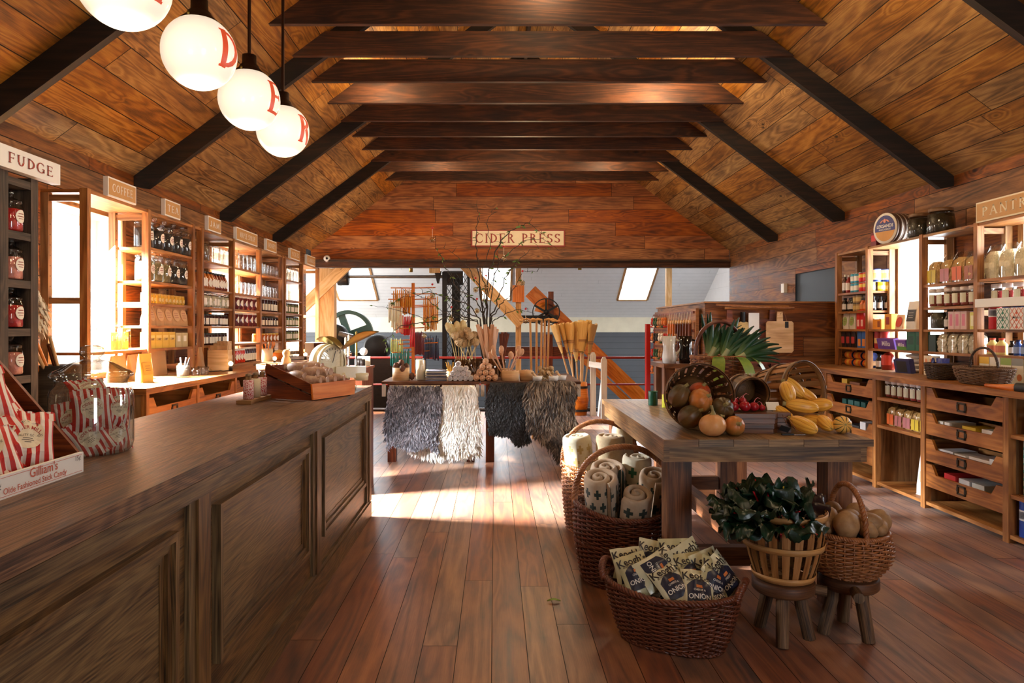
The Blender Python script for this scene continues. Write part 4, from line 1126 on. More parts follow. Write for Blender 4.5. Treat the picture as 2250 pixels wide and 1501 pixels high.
for i in range(6):
    r = roll.put((XI+.04, 7.88-.19*(i % 3), 1.008+.0405+.081*(i//3)), 0, 'orange biscuit roll lying on the pantry worktop, %s of a stack of six' % ORD[i], 'biscuit rolls on the pantry worktop', rotv=(PI/2, 0, 0))
# window bay
orb = carton('biscuit_box','box', .16,.06,.1, col(232,150,40), col(150,70,30), (.55,.85,.2,.8))
orb2 = carton('biscuit_box','box', .12,.06,.15, col(236,160,50), col(160,50,40), (.2,.7,.3,.8))
put(orb, XI, 7.15, RZ[2], 'low orange biscuit box on the window shelf of the pantry'); put(orb2, XI, 6.95, RZ[2], 'taller orange biscuit box beside the low orange box')
put(paperbag('sweet_bag','bag', .14,.06,.14, col(240,196,150,.4), col(206,60,40), True), XI, 6.77, RZ[2], 'orange and white sweet bag between biscuit box and tall white bag')
put(paperbag('paper_bag','bag', .17,.08,.26, col(228,220,206,.5), col(50,42,36), False, col(226,214,190)), XI, 6.56, RZ[2], 'tall white paper bag with black label in front of the pantry window')
put(pinkb, XI+.1, 7.1, RZ[2]+.0, 'pink box behind the low orange biscuit box')
redt = can('round_tin','tin', .045,.18, col(170,36,34,.3), None, [(.3,.6,col(226,190,120))])
for i in range(2): put(redt, XI+.02, 7.2-.1*i, RZ[3], 'red tall tin, %s on the lowest window bay shelf' % ORD[i], 'red tins')
milk = carton('chocolate_box','box', .3,.05,.11, col(110,70,160), col(96,54,146), (.05,.95,.1,.4), 'Milka', col(240,236,244), .07, None, .02, .3)
put(milk, XI, 6.98, RZ[3], 'large purple chocolate box on the lowest pantry shelf below the window', tilt=.2)
milk2 = carton('chocolate_box','box', .16,.05,.1, col(116,76,166), col(90,150,60), (.0,1,.0,.4), 'Milka', col(240,236,244), .05, None, .02, .3)
put(milk2, XI, 6.72, RZ[3], 'smaller purple and green chocolate box beside the large purple box', tilt=.2)
grnb = carton('chocolate_box','box', .13,.06,.19, col(20,96,66), col(14,70,50), (.15,.85,.3,.7))
for i in range(2): put(grnb, XI, 6.57-.135*i, RZ[3], 'dark green chocolate box, %s beside the purple boxes' % ORD[i], 'green boxes')
put(bottle('syrup_jug','bottle', .06,.22, col(130,30,20,.2), C_lidw, col(206,60,36), .3, .6, .45, .22), XI, 7.0, 1.008, 'red labelled jug on the pantry worktop below the purple box')
put(darkj, XI, 7.16, 1.008, 'small dark jar beside the red jug on the pantry worktop')
for i in range(5):
    g = MB(); g.blob((0,0,.022), (.1,.15,.026), 14, 6, fn=lambda p: 1+.05*math.sin(9*p.x)+.05*math.cos(11*p.y)); o = solo('flour_bag', g, col(230,222,212), 'white flat bag in the stack on the pantry worktop, %s from the bottom' % ORD[i], 'bag', None, 'white bags in the stack'); o.location = (3.98,6.62,1.009+.043*i)
put(carton('biscuit_box','box', .2,.05,.13, col(36,44,110), col(24,24,34), (.15,.8,.1,.9), None), 3.8, 6.53, 1.008, 'dark blue biscuit box leaning at the white bag stack', rz=.15, tilt=.2)
# third bay
pcol = paint('dry_pasta', srgb(222,176,104), .5, var=.35, scale=60, bump=.5)
pyel = pastabag('pasta_bag','pasta bag', .15,.1,.25, pcol, col(214,186,50)); pmau = pastabag('pasta_bag','pasta bag', .15,.1,.25, pcol, col(190,120,124)); pora = pastabag('pasta_bag','pasta bag', .15,.1,.26, pcol, col(222,104,44))
pbro = pastabag('pasta_bag','pasta bag', .13,.1,.25, pcol, col(170,96,64)); pwht = pastabag('noodle_bag','pasta bag', .15,.1,.27, paint('pale_noodles', srgb(236,222,182), .5, var=.25, scale=70, bump=.5), None)
for i, (p, y, n) in enumerate(((pyel,6.25,'yellow'),(pmau,6.07,'mauve'),(pora,5.91,'orange'),(pbro,5.76,'brown'))):
    put(p, XI+.02, y, RZ[0], 'clear bag of pasta with %s label on the highest shelf beside the window' % n, 'pasta bags on the highest shelf')
fab = lambda nm, m, lidm: jar(nm, 'jar', .045,.15, M['glass'], m, .7, lidm, 1.0, .03, (.07,.04,.04,False), labmat=col(222,218,190))
chut = fab('chutney_jar', paint('red_chutney', srgb(150,50,30), .3, var=.3), col(226,214,206))
for i in range(6): put(chut, XI+.01, 6.27-.105*i, RZ[1], 'chutney jar with cloth lid on the second pantry shelf, %s from the window' % ORD[i], 'chutney jars on the second pantry shelf')
oliv = jar('olive_jar','jar', .085,.19, M['glass'], paint('olives', srgb(60,54,30), .4, var=.5, scale=50, bump=.6), .75, col(150,130,90), .95, .03, None, neck=.7, sh=.35)
put(oliv, XI+.02, 6.2, RZ[2], 'round jar of dark olives with paper cover on the third pantry shelf')
put(darkj, XI, 6.07, RZ[2], 'small dark jar between the olive jar and the pink boxes')
pk2 = carton('product_box','box', .075,.06,.15, col(214,176,168), col(206,110,130), (.25,.75,.2,.85))
for i in range(3): put(pk2, XI, 5.99-.08*i, RZ[2], 'slim pink and beige box, %s from the olive jar' % ORD[i], 'pink boxes on the third pantry shelf')
put(carton('product_box','box', .06,.05,.14, col(214,206,90), col(240,236,190), (.2,.8,.2,.8)), XI, 5.73, RZ[2], 'small yellow green box beside the pink boxes')
put(carton('product_box','box', .1,.07,.15, col(20,48,40)), XI, 6.24, RZ[3], 'black green box at the window end of the lowest third bay shelf')
nut = pastabag('sweet_bag','sweet bag', .13,.09,.2, paint('white_sweets', srgb(226,214,186), .5, var=.4, scale=50, bump=.5), None)
for i in range(4): put(nut, XI, 6.1-.135*i, RZ[3], 'clear bag of white sweets, %s from the black green box' % ORD[i], 'sweet bags on the lowest shelf')
slim = carton('product_box','box', .065,.06,.17, col(238,226,200), col(236,150,90), (.25,.75,.6,.85))
for i in range(2): put(slim, 3.86, 6.27-.07*i, 1.008, 'slim cream box on the pantry worktop behind the dark basket, %s from the upright' % ORD[i], 'slim boxes on the pantry worktop')
# fourth bay
for i in range(4): put(pwht, XI+.04, 5.55-.165*i, RZ[0], 'clear bag of white noodles on the highest shelf below PANTRY, %s from the upright' % ORD[i], 'noodle bags')
jamw = fab('jam_pot', paint('red_jam_fill', srgb(150,40,40), .3), col(240,232,228))
for i in range(5): put(jamw, XI+.05, 5.54-.12*i, RZ[1], 'jam pot with white cloth cover below PANTRY, %s from the upright' % ORD[i], 'jam pots below PANTRY')
g = MB(); g.b2(XRU-.022, XRU-.014, 4.8, 5.6, RZ[1]-.02, RZ[1]+.045); solo('price_rail', g, M['white'], 'white price rail along the shelf edge of the jam pots', 'price rail')
salt = lambda m, nm: can(nm, 'salt drum', .045,.23, m, None, [(.42,.68,col(226,226,230)),(.46,.64,col(60,90,150))])
saltr, saltb = salt(col(200,36,40,.3),'salt_drum'), salt(col(34,70,160,.3),'salt_drum')
put(saltr, XI, 5.5, RZ[2], 'red salt drum at the front of the third shelf below PANTRY')
for i in range(4): put(saltb, XI+.02, 5.38-.1*i, RZ[2], 'blue salt drum on the third shelf below PANTRY, %s from the red drum' % ORD[i], 'blue salt drums')
class lattice:
    """green diamond lattice printed on a white packet"""
    def __init__(s, m): s.mat = m
    def __call__(s, p, x, w, h):
        n = 2; c = w/n
        for sg in (1, -1):
            k = -4
            while k < 8:
                y0 = -w/2; z0 = k*c*.8
                for i in range(40):
                    a, b = i/40, (i+1)/40
                    q = [(y0+w*a, z0+sg*w*1.2*a), (y0+w*b, z0+sg*w*1.2*b)]
                    if all(0 <= z <= h-.006 for _, z in q): p.poly([(x,q[0][0],q[0][1]),(x,q[1][0],q[1][1]),(x,q[1][0],q[1][1]+.008),(x,q[0][0],q[0][1]+.008)])
                k += 1
        for k in range(7):
            for j in range(3):
                y = -w/2+c*j; z = h*.1+k*c*.8
                if z < h-.02 and abs(y) < w/2-.012: p.poly([(x,y-.01,z),(x,y,z-.013),(x,y+.01,z),(x,y,z+.013)])
mg = carton('salt_box','salt box', .13,.07,.16, col(238,238,232), None, txt='Maldon', ink=col(60,70,60), ts=.026, extra=lattice(col(24,120,84)), bold=.005)
mo = carton('salt_box','salt box', .13,.07,.16, col(238,238,232), None, txt='Maldon', ink=col(60,70,60), ts=.026, extra=lattice(col(226,104,60)), bold=.005)
mt = carton('salt_box','salt box', .13,.07,.2, col(238,242,238), None, txt='Maldon', ink=col(60,80,90), ts=.03, extra=lattice(col(20,140,140)), bold=.005)
put(mg, 3.82, 5.26, RZ[2], 'white and green lattice salt box in front of the blue salt drums'); put(mo, 3.82, 5.12, RZ[2], 'white and orange lattice salt box beside the green one'); put(mg, 3.82, 4.98, RZ[2], 'white and green lattice salt box past the orange one')
crem = bottle('sauce_bottle','bottle', .04,.13, col(224,206,130,.3), col(206,80,60), col(206,120,90), .45)
for i in range(2): put(crem, XI, 5.53-.1*i, RZ[3], 'cream sauce bottle on the lowest shelf below PANTRY, %s from the upright' % ORD[i], 'cream sauce bottles')
put(darkj, XI+.02, 5.35, RZ[3], 'dark jar between the cream bottles and the blue bottles', sc=.75)
blub = bottle('blue_bottle','bottle', .03,.12, col(50,80,150,.2), col(30,40,90), col(150,170,210), .5)
for i in range(6): put(blub, XI, 5.26-.075*i, RZ[3], 'small blue bottle on the lowest shelf below PANTRY, %s from the dark jar' % ORD[i], 'blue bottles')
TEABX = [('yellow and grey',(236,190,60),(90,96,90)),('white and black',(238,232,220),(50,56,50)),('green and cream',(150,176,70),(238,228,206)),('grey and cream',(150,150,146),(238,228,206)),('dark green and cream',(60,110,80),(238,228,206))]
for i, (n, a, b) in enumerate(TEABX):
    c = carton('tea_box','box', .11,.08,.19, col(240,232,214), col(*a), (0,1,.72,1), None, None, extra=None)
    p = MB(); p.disc((.0412,.02,.05), .026, (1,0,0), 14); part('printed_panel', p, col(226,140,90) if i > 1 else col(*b), c.root)
    put(c, XI-.02, 5.54-.118*i, 1.008, 'tea box with %s band on the pantry worktop behind the wicker basket' % n, 'tea boxes on the pantry worktop')
# on top of the shelving
put(carton('syrup_box','box', .1,.1,.14, col(120,24,20), col(214,50,36), (.1,.9,.35,.8)), 3.9, 7.18, ZR_+.022, 'dark red box on top of the pantry shelving beside the crispbread wheels')
cr = paint('rye_crispbread', srgb(96,66,46), .7, var=.35, scale=40, bump=.4)
ca = Vector((math.cos(.24), math.sin(.24), 0))
for i in range(1, 5):
    t = thing('crispbread_wheel', 'plain wrapped crispbread wheel, %s behind the blue and gold labelled one' % ORD[i-1], 'crispbread', Vector((3.86, 7.0, ZR_+.0225+.156)) + ca*(.052*i), .24, 'crispbread wheels on the pantry shelving')
    mz_ = rot(0, PI/2)
    g = MB(); g.lathe([(.05,.002),(.152,.002),(.155,.008),(.155,.044),(.152,.05),(.05,.05)], 28, mz_); part('wrapped_stack', g, cr, t)
    w_ = MB(); w_.lathe([(.1555,.018),(.1555,.03)], 28, mz_); part('wrapper_band', w_, col(206,190,170), t)
# the printed round faces the aisle end of the row: it stands turned to the room
t = thing('crispbread_wheel', 'crispbread wheel with white rim and blue and gold round label, foremost of the row', 'crispbread', (3.895, 7.0087, ZR_+.0225+.156), .24, 'crispbread wheels on the pantry shelving')
t.scale = (.886,)*3
g = MB(); g.lathe([(.001,.0),(.174,.0),(.174,.028),(.001,.028)], 30, rot(0,-PI/2)); part('wrapped_stack', g, cr, t)
g = MB(); g.lathe([(.001,.03),(.17,.03),(.175,.026)], 30, rot(0,-PI/2)); part('rim', g, M['paper'], t)
def half(up, r, x):
    pts = []
    for k in range(21):
        a = PI*k/20; pts.append((x, -r*math.cos(a)*1, r*math.sin(a)*(1 if up else -1)))
    return pts
g = MB(); g.poly(half(True,.145,-.0315)); g.poly([(-.0315,-.145,-.03),(-.0315,.145,-.03),(-.0315,.145,.001),(-.0315,-.145,.001)]); part('printed_panel', g, col(44,48,120), t, label='blue upper half of label')
g = MB(); g.poly(half(False,.143,-.0313)); part('printed_panel', g, col(212,150,60), t, label='gold crispbread picture')
g = MB(); letter_sans(g, 'LEKSANDS', .05, (-.033,0,.025), (0,-1,0), (0,0,1), .02, .1); letter_sans(g, 'KNÄCKEBRÖD', .026, (-.033,0,-.012), (0,-1,0), (0,0,1), .01, .1); part('lettering', g, col(240,236,230), t)
g = MB(); g.blob((-.034,0,.085), (.002,.022,.024), 10, 6); g.blob((-.034,-.045,.08), (.002,.03,.009), 8, 4, rot(.6)); g.blob((-.034,.045,.08), (.002,.03,.009), 8, 4, rot(-.6)); part('printed_emblem', g, col(226,150,130), t)
olv = jar('olive_jar','jar', .11,.21, M['glass'], paint('dark_olives', srgb(50,42,24), .35, var=.6, scale=45, bump=.7), .8, col(120,84,50), .85, .03, None, neck=.72, sh=.4)
for i in range(2): put(olv, 3.93, 6.52-.3*i, ZR_+.022, 'large dark olive jar with paper cover, %s from the crispbread wheels' % ORD[i], 'olive jars on top of the pantry shelving')
t = thing('wall_socket', 'small wooden socket plate on the wall above the crispbread', 'socket', (4.135,7.5,2.52)); g = MB(); g.b2(4.13,4.149,7.42,7.56,2.44,2.62); part('plate', g, M['pine'], t, True); g = MB(); g.b2(4.127,4.131,7.46,7.52,2.48,2.58); part('slot', g, M['black'], t, True)
t = thing('wall_thermostat', 'small white box mounted on the wall beside the dark niche', 'thermostat', (4.13,10.05,1.99)); g = MB(); g.b2(4.1,4.149,10.02,10.12,1.93,2.06); part('case', g, M['white'], t, True)  # thermostat case fixed to the wall
# lower open shelves and drawers
for i in range(7): put(chut if i < 4 else jamw, 3.5, 6.24-.093*i, .81, 'jam jar with white cloth lid on the bench shelf, %s from the far upright' % ORD[i], 'jam jars on the bench shelf', sc=.95)
for i, (p, n, k) in enumerate(((pora,'orange','only'),(pmau,'mauve','first'),(pmau,'mauve','second'),(pyel,'yellow','first'),(pyel,'yellow','second'))):
    put(p, 3.52, 6.2-.122*i, .565, 'clear pasta bag with %s label on the bench shelf, %s of its colour' % (n, k), 'pasta bags on the bench shelf', sc=(.9,.85,.8))
put(paperbag('flour_bag','bag', .19,.11,.32, col(226,222,220,.5), col(196,180,150), True), 3.54, 5.74, .056, 'large white flour bag standing on the bench floor board', rz=.3)
put(chut, 3.5, 4.58, .72, 'chutney jar with cloth lid on the open bench shelf near the camera edge', sc=1.1)
for i in range(2): put(mt, 3.5, 4.56, .323+.201*i, 'teal lattice salt box, %s of two stacked on the open bench shelf' % ('lower','upper')[i], 'teal salt boxes')
put(mt, 3.52, 4.42, .323, 'teal lattice salt box beside the stacked pair')
put(saltb, 3.48, 4.6, .056, 'blue salt drum on the lowest open bench board', sc=1.15); put(saltr, 3.49, 4.48, .056, 'red salt drum on the lowest open bench board', sc=1.15)
def inbox(y, z, w, d, h, c, lab, x=3.44, grp='boxes in the drawers'):
    g = MB(); g.box((0,0,h/2),(d,w,h)); o = solo('packet', g, col(*c), lab, 'packet', None, grp); o.location = (x+d/2, y, z); o.rotation_euler = (0,0,R.uniform(-.1,.1))
DR = [(5.45,.604,.06,.2,.1,(238,238,234),'white packet at the far end of the second wide drawer'),(5.37,.604,.06,.2,.1,(236,232,228),'second white packet in the second wide drawer'),(5.12,.604,.16,.16,.1,(222,190,50),'yellow packet in the middle of the second wide drawer'),(4.92,.604,.14,.14,.105,(230,228,232),'white packet at the near side of the second wide drawer'),(4.82,.604,.1,.2,.12,(214,186,60),'small yellow packet at the near side of the second wide drawer'),
 (5.4,.394,.16,.2,.095,(214,220,230),'pale packet at the far end of the third wide drawer'),(5.22,.394,.13,.18,.09,(236,236,236),'white packet in the middle of the third wide drawer'),(5.02,.394,.2,.2,.1,(232,222,216),'long printed packet in the third wide drawer'),(4.85,.394,.12,.22,.12,(226,232,240),'pale blue packet at the near side of the third wide drawer'),
 (5.33,.194,.15,.2,.12,(206,44,50),'red packet in the lowest wide drawer'),(5.17,.194,.13,.18,.115,(226,230,236),'white packet beside the red packet in the lowest wide drawer'),(5.03,.194,.12,.18,.115,(214,224,228),'second white packet in the lowest wide drawer')]
for a in DR: inbox(*a)
inbox(6.95,.806,.1,.15,.12,(232,190,50),'yellow packet in the upper far drawer'); inbox(6.75,.806,.2,.15,.1,(140,84,50),'brown packet in the upper far drawer')
for i in range(4): inbox(6.95-.12*i,.604,.09,.12,.125,(20,90,90),'dark teal packet in the second far drawer, %s from its far end' % ORD[i])
inbox(6.6,.394,.1,.15,.15,(226,228,232),'white packet in the third far drawer'); inbox(6.8,.394,.2,.15,.1,(40,40,44),'black packet in the third far drawer')
# spatula across the bench front
t = thing('bench_brush', 'long brush with tan handle and black bristles lying at the front of the pantry worktop', 'brush', (3.43,4.72,1.0085)); g = MB(); g.tube([(0,.22,.014),(0,.1,.014),(0,-.08,.016)], [.012,.018,.03], 8, flat=.5); part('handle', g, M['orangew'], t)
g = MB(); g.tube([(0,-.08,.02),(0,-.4,.025)], [.035,.04], 10, flat=.6); part('bristles', g, M['black'], t)

# ---------------------------------------------------------------- baskets and stools on the floor
W_red = paint('red_brown_willow', srgb(112,56,32), .4, var=.45, scale=30, c2=srgb(66,30,18))
W_tan = paint('buff_willow', srgb(164,104,58), .4, var=.4, scale=30, c2=srgb(110,62,34))
W_dark = paint('dark_willow', srgb(74,52,36), .5, var=.4, scale=30)
W_grey = paint('grey_brown_willow', srgb(120,88,60), .5, var=.4, scale=30)
def rope(mb, path, r, strands=3, turns=12, seg=6, closed=False, k=.55):
    n = max(len(path), turns*7); pts = []
    path = [Vector(p) for p in path]; m = len(path)
    def at(t):
        x = t*(m if closed else m-1); i = int(math.floor(x)); f = x-i
        if closed: return path[i % m].lerp(path[(i+1) % m], f)
        i = min(i, m-2); f = x-i; return path[i].lerp(path[i+1], f)
    N = n
    for s in range(strands):
        pl = []
        for i in range(N if closed else N+1):
            t = i/N; p = at(t % 1 if closed else t); q = at(((t+.004) % 1) if closed else min(1, t+.004)); q0 = at(((t-.004) % 1) if closed else max(0, t-.004))
            T = (q-q0).normalized(); A = T.orthogonal() if abs(T.z) > .95 else T.cross(Vector((0,0,1))).normalized(); B = T.cross(A).normalized()
            a = 2*PI*(turns*t + s/strands)
            pl.append(p + (A*math.cos(a)+B*math.sin(a))*r*k)
        mb.tube(pl, r*k*1.05, seg, closed)
def woven(root, shape, h, rows, stakes, mat, r=.0045, amp=.004, rim=True, dip=None, base=True, rimr=.011, z0=.004, thick=1.0):
    """wickerwork: upright stakes and waling rods passing in front of and behind them; shape(t, a) -> (x, y)"""
    g = MB(); n = stakes*4
    zt = lambda a: h if dip is None else dip(a)
    for k in range(stakes):
        a = 2*PI*k/stakes
        g.tube([Vector((*shape(t, a), z0+(zt(a)-z0)*t)) for t in [i/6 for i in range(7)]], r*.8, 5)
    part('stakes', g, mat, root)
    g = MB()
    for j in range(rows):
        t = (j+.5)/rows; pts = []
        for i in range(n):
            a = 2*PI*i/n; x, y = shape(t, a); L = math.hypot(x, y) or 1
            o = amp*math.cos(i*PI/4*1.0*1.0 + (PI if j % 2 else 0)) if False else amp*math.cos(a*stakes/2+(PI if j % 2 else 0))
            pts.append(Vector((x*(1+o/L), y*(1+o/L), z0+(zt(a)-z0)*t)))
        g.tube(pts, r*thick, 5, True, flat=1.0)
    part('weave', g, mat, root)
    if rim:
        g = MB(); rope(g, [Vector((*shape(1, 2*PI*i/40), zt(2*PI*i/40)+rimr*.4)) for i in range(40)], rimr, 3, 34, 5, True); part('rim', g, mat, root)
        g = MB(); rope(g, [Vector((*shape(0, 2*PI*i/40), z0+.006)) for i in range(40)], rimr*.8, 2, 30, 5, True); part('foot_rim', g, mat, root)
    if base:
        g = MB(); c = [Vector((*shape(0, 2*PI*i/32), z0+.002)) for i in range(32)]; g.poly(c); part('base', g, mat, root)
def oval(a0, b0, a1, b1, e=1.0, bow=.0):
    def f(t, a):
        k = t+bow*math.sin(PI*t)
        A = a0+(a1-a0)*k; B = b0+(b1-b0)*k; c, s = math.cos(a), math.sin(a)
        return (A*math.copysign(abs(c)**e, c), B*math.copysign(abs(s)**e, s))
    return f
# blanket rolls: spiral of knitted wool with a band of dark crosses
def crosses(name, bg, fg, lines=True):
    t = NT(name); uv = t.n('ShaderNodeUVMap').outputs[0]; sp = t.n('ShaderNodeSeparateXYZ'); t.l(uv, sp.inputs[0])
    u = t.math('MULTIPLY', sp.outputs[0], 1/.092); v = t.math('MULTIPLY', sp.outputs[1], 1/.085)
    u2 = t.math('ADD', u, t.math('MULTIPLY', t.math('FLOOR', v), .5))
    fu = t.math('ABSOLUTE', t.math('SUBTRACT', t.math('FRACT', u2), .5)); fv = t.math('ABSOLUTE', t.math('SUBTRACT', t.math('FRACT', v), .5))
    a = t.math('MULTIPLY', t.math('LESS_THAN', fu, .11), t.math('LESS_THAN', fv, .36)); b = t.math('MULTIPLY', t.math('LESS_THAN', fu, .31), t.math('LESS_THAN', fv, .13))
    m = t.math('MAXIMUM', a, b)
    w = t.n('ShaderNodeTexWave'); w.inputs['Scale'].default_value = 90; w.inputs['Distortion'].default_value = 2; t.l(uv, w.inputs[0])
    n = t.noise(t.n('ShaderNodeTexCoord').outputs['Object'], 60, 3)
    base = t.mix(n, bg, tuple(x*.8 for x in bg))
    t.l(t.mix(m, base, fg), t.b.inputs['Base Color']); t.b.inputs['Roughness'].default_value = .9; t.b.inputs['Sheen Weight'].default_value = .3
    t.bump(t.math('ADD', w.outputs[1], n), .4, .002); return t.m
K_wool = crosses('cross_patterned_wool', srgb(190,164,136), srgb(22,40,32))
K_plain = paint('plain_tan_wool', srgb(196,172,134), .9, var=.15, bump=.4, scale=60, sheen=.3)
K_cream = crosses('cream_green_wool', srgb(206,196,170), srgb(30,86,60))
K_gold = crosses('cream_gold_wool', srgb(230,220,190), srgb(196,170,110))
K_band = paint('dark_green_wool', srgb(24,38,32), .9, sheen=.3)
def blanket(label, loc, r, h, mat, tilt=(0,0,0), band=True, turns=3.2, ph=0.0, grp='rolled blankets'):
    t = thing('rolled_blanket', label, 'blanket', loc, 0, grp); t.rotation_euler = tilt
    g = MB(); N = int(turns*22); th = r/(turns+.35); outer = []; 
    pts = []
    for i in range(N+1):
        a = 2*PI*turns*i/N; rr = r-th*.5 - (th*a/(2*PI)) ; rr = max(rr, .006)
        pts.append((a+ph, rr))
    prof = [(-.42,0),(.42,0),(.44,.9),(.33,.965),(0,1.0),(-.33,.965),(-.44,.9)]
    np_ = len(prof); vs = []; uvl = []
    for a, rr in pts:
        for px_, pz in prof:
            q = rr+px_*th; vs.append(Vector((q*math.cos(a), q*math.sin(a), h*pz-.012*(1-rr/r)*0)))
    fs = []; uvs = []
    for i in range(N):
        for k in range(np_):
            l = (k+1) % np_
            if k == 0: continue
            fs.append((i*np_+k, i*np_+l, (i+1)*np_+l, (i+1)*np_+k)[::-1])
            u0, u1 = -pts[i][0]*r, -pts[i+1][0]*r; vo = .2625-.9*h if k == 1 else 0
            va, vb = prof[k][1]*h + (0 if k < 3 else .06*(k-2)), prof[l][1]*h + (0 if l < 3 and l > 0 else .06*(l-2 if l else 5))
            uvs.append([(u0,va+vo),(u0,vb+vo),(u1,vb+vo),(u1,va+vo)][::-1] if k == 1 else [(u0,.0),(u0,.002),(u1,.002),(u1,.0)])
    g.add(vs, fs, uvs, True)
    # the free end of the cloth
    g.add(vs[:np_], [list(range(np_))], None, False)
    part('cloth', g, mat, t)
    if band:
        b = MB(); a0 = ph+.35
        for q in (0, .12):
            m = [(r*1.006*math.cos(a0+q+d), r*1.006*math.sin(a0+q+d)) for d in (0,.05)]
            b.poly([(*m[0],.02),(*m[1],.02),(*m[1],h*.93),(*m[0],h*.93)])
        for k in range(4):
            z = h*.2+k*h*.19
            for z_, w in ((z,.09),(z+.03,.05)):
                m = [(r*1.006*math.cos(a0+.25+d), r*1.006*math.sin(a0+.25+d)) for d in (0,w*2)]
                b.poly([(*m[0],z_),(*m[1],z_),(*m[1],z_+.012),(*m[0],z_+.012)])
        part('woven_border', b, K_band, t)
    return t
def arch(x, y0, y1, z0, z1, n=22, ax='y'):
    pts = []
    for i in range(n+1):
        a = PI*i/n; s = -math.cos(a)
        c = (y0+y1)/2+(y1-y0)/2*s*(1)
        z = z0+(z1-z0)*(max(0, math.sin(a))**.75)
        pts.append((c, x, z) if ax == 'x' else (x, c, z))
    return pts
# two tall log baskets of blankets at the side of the table
for nm, lab, c, rr, hh, hz, mat in (('front', 'tall red brown wicker basket of cross patterned blankets beside the table leg', (.735,4.03), .28, .43, .745, W_red), ('rear', 'tall wicker basket of pale blankets in the sunlight behind the first blanket basket', (.745,5.02), .262, .47, .76, W_tan)):
    t = thing('blanket_basket', lab, 'basket', (*c, 0), 0, 'tall blanket baskets')
    dipf = lambda a, H=hh: H-.045*abs(math.sin(a))**2 + .0
    woven(t, oval(.235,.235,rr,rr,1,.35), hh, 34, 36, mat, .0056, .0075, dip=dipf, rimr=.014)
    for z in (.0,):
        g = MB(); rope(g, [Vector((*oval(.235,.235,rr,rr,1,.35)(.55, 2*PI*i/40), hh*.53)) for i in range(40)], .011, 3, 30, 5, True); part('waling_band', g, mat, t)
    g = MB(); rope(g, arch(0, -rr-.003, rr+.003, hh-.03, hz, 30, 'x'), .0165, 4, 15, 6); part('handle', g, W_tan if mat is W_red else mat, t)
BK = [('front cross patterned blanket roll nearest the aisle in the first basket',(.60,4.0),.115,.30,.33,K_wool,(.36,-.1,0),-1.15,True),
 ('low cross patterned blanket roll at the front of the first basket',(.765,3.955),.108,.29,.27,K_wool,(.42,.02,0),-2.6,False),
 ('cross patterned blanket roll beside the table leg in the first basket',(.885,4.07),.115,.31,.32,K_wool,(.38,.03,0),-1.7,True),
 ('cross patterned blanket roll at the back of the first basket, open spiral to the aisle',(.66,4.2),.118,.33,.31,K_wool,(.3,-.05,0),-.6,True),
 ('upright cream blanket roll with green crosses at the back of the first basket',(.84,4.215),.1,.33,.34,K_cream,(.12,.03,0),2.5,False)]
for lab, (x, y), r, h, z, m, tl, ph, bd in BK: blanket(lab, (x, y, z), r, h, m, tl, bd, 2.35, ph)
BK2 = [('cream blanket roll with gold pattern leaning out of the sunlit basket',(.62,4.95),.128,.36,.32,K_gold,(.05,-.12,0),1.0),
 ('tan ridged blanket roll in the middle of the sunlit basket',(.80,4.86),.118,.36,.33,K_plain,(.06,0,0),2.0),
 ('tallest tan blanket roll at the table side of the sunlit basket',(.92,5.08),.1,.36,.36,K_plain,(0,.06,0),3.0),
 ('small cream blanket roll at the aisle edge of the sunlit basket',(.62,5.16),.09,.3,.33,K_gold,(0,-.1,0),.3)]
for lab, (x, y), r, h, z, m, tl, ph in BK2: blanket(lab, (x, y, z), r, h, m, tl, False, 2.6, ph)

# oval basket of crisp packets
t = thing('oval_basket', 'oval red brown wicker basket heaped with crisp packets on the floor', 'basket', (.80,3.2,0), -.49)
ov = oval(.225,.13,.30,.182,.85,.12)
woven(t, ov, .25, 25, 38, W_red, .0052, .007, dip=lambda a: .235+.03*abs(math.cos(a)), rimr=.014)
for s in (-1, 1):
    g = MB(); pl = []
    for i in range(15):
        a = PI*i/14; pl.append((s*(.292+.026*math.sin(a)), -.078*math.cos(a), .26+.065*math.sin(a)))
    rope(g, pl, .016, 3, 7, 6); part('handle', g, W_red, t)
BAG = paint('cream_packet', srgb(206,202,176), .3, var=.2, c2=srgb(184,182,146), coat=.2)
BAGn = paint('navy_print', srgb(34,38,58), .35)
BAGg = paint('olive_packet', srgb(186,180,140), .3, var=.2, coat=.2)
def pillow(w, h, d, seed, crimp=.06, nu=14, nv=16):
    rr = random.Random(seed); ph = [rr.uniform(0, 6.3) for _ in range(6)]
    def S(u, v, side=1):
        x = (u-.5)*w; y = (v-.5)*h
        e = (max(0, 1-abs(2*u-1)**3))**.6; f = (max(0, math.sin(PI*min(1, max(0, (v-.04)/.92)))))**.55
        pinch = 1-.08*math.sin(PI*v)
        wr = 1+.12*math.sin(9*u+ph[0]+5*v)+.1*math.sin(13*v+ph[1])+.08*math.sin(17*u-11*v+ph[2])
        z = side*d/2*e*f*wr + .004*math.sin(14*u+ph[3])*(1-f)
        return Vector((x*pinch, y, z))
    return S
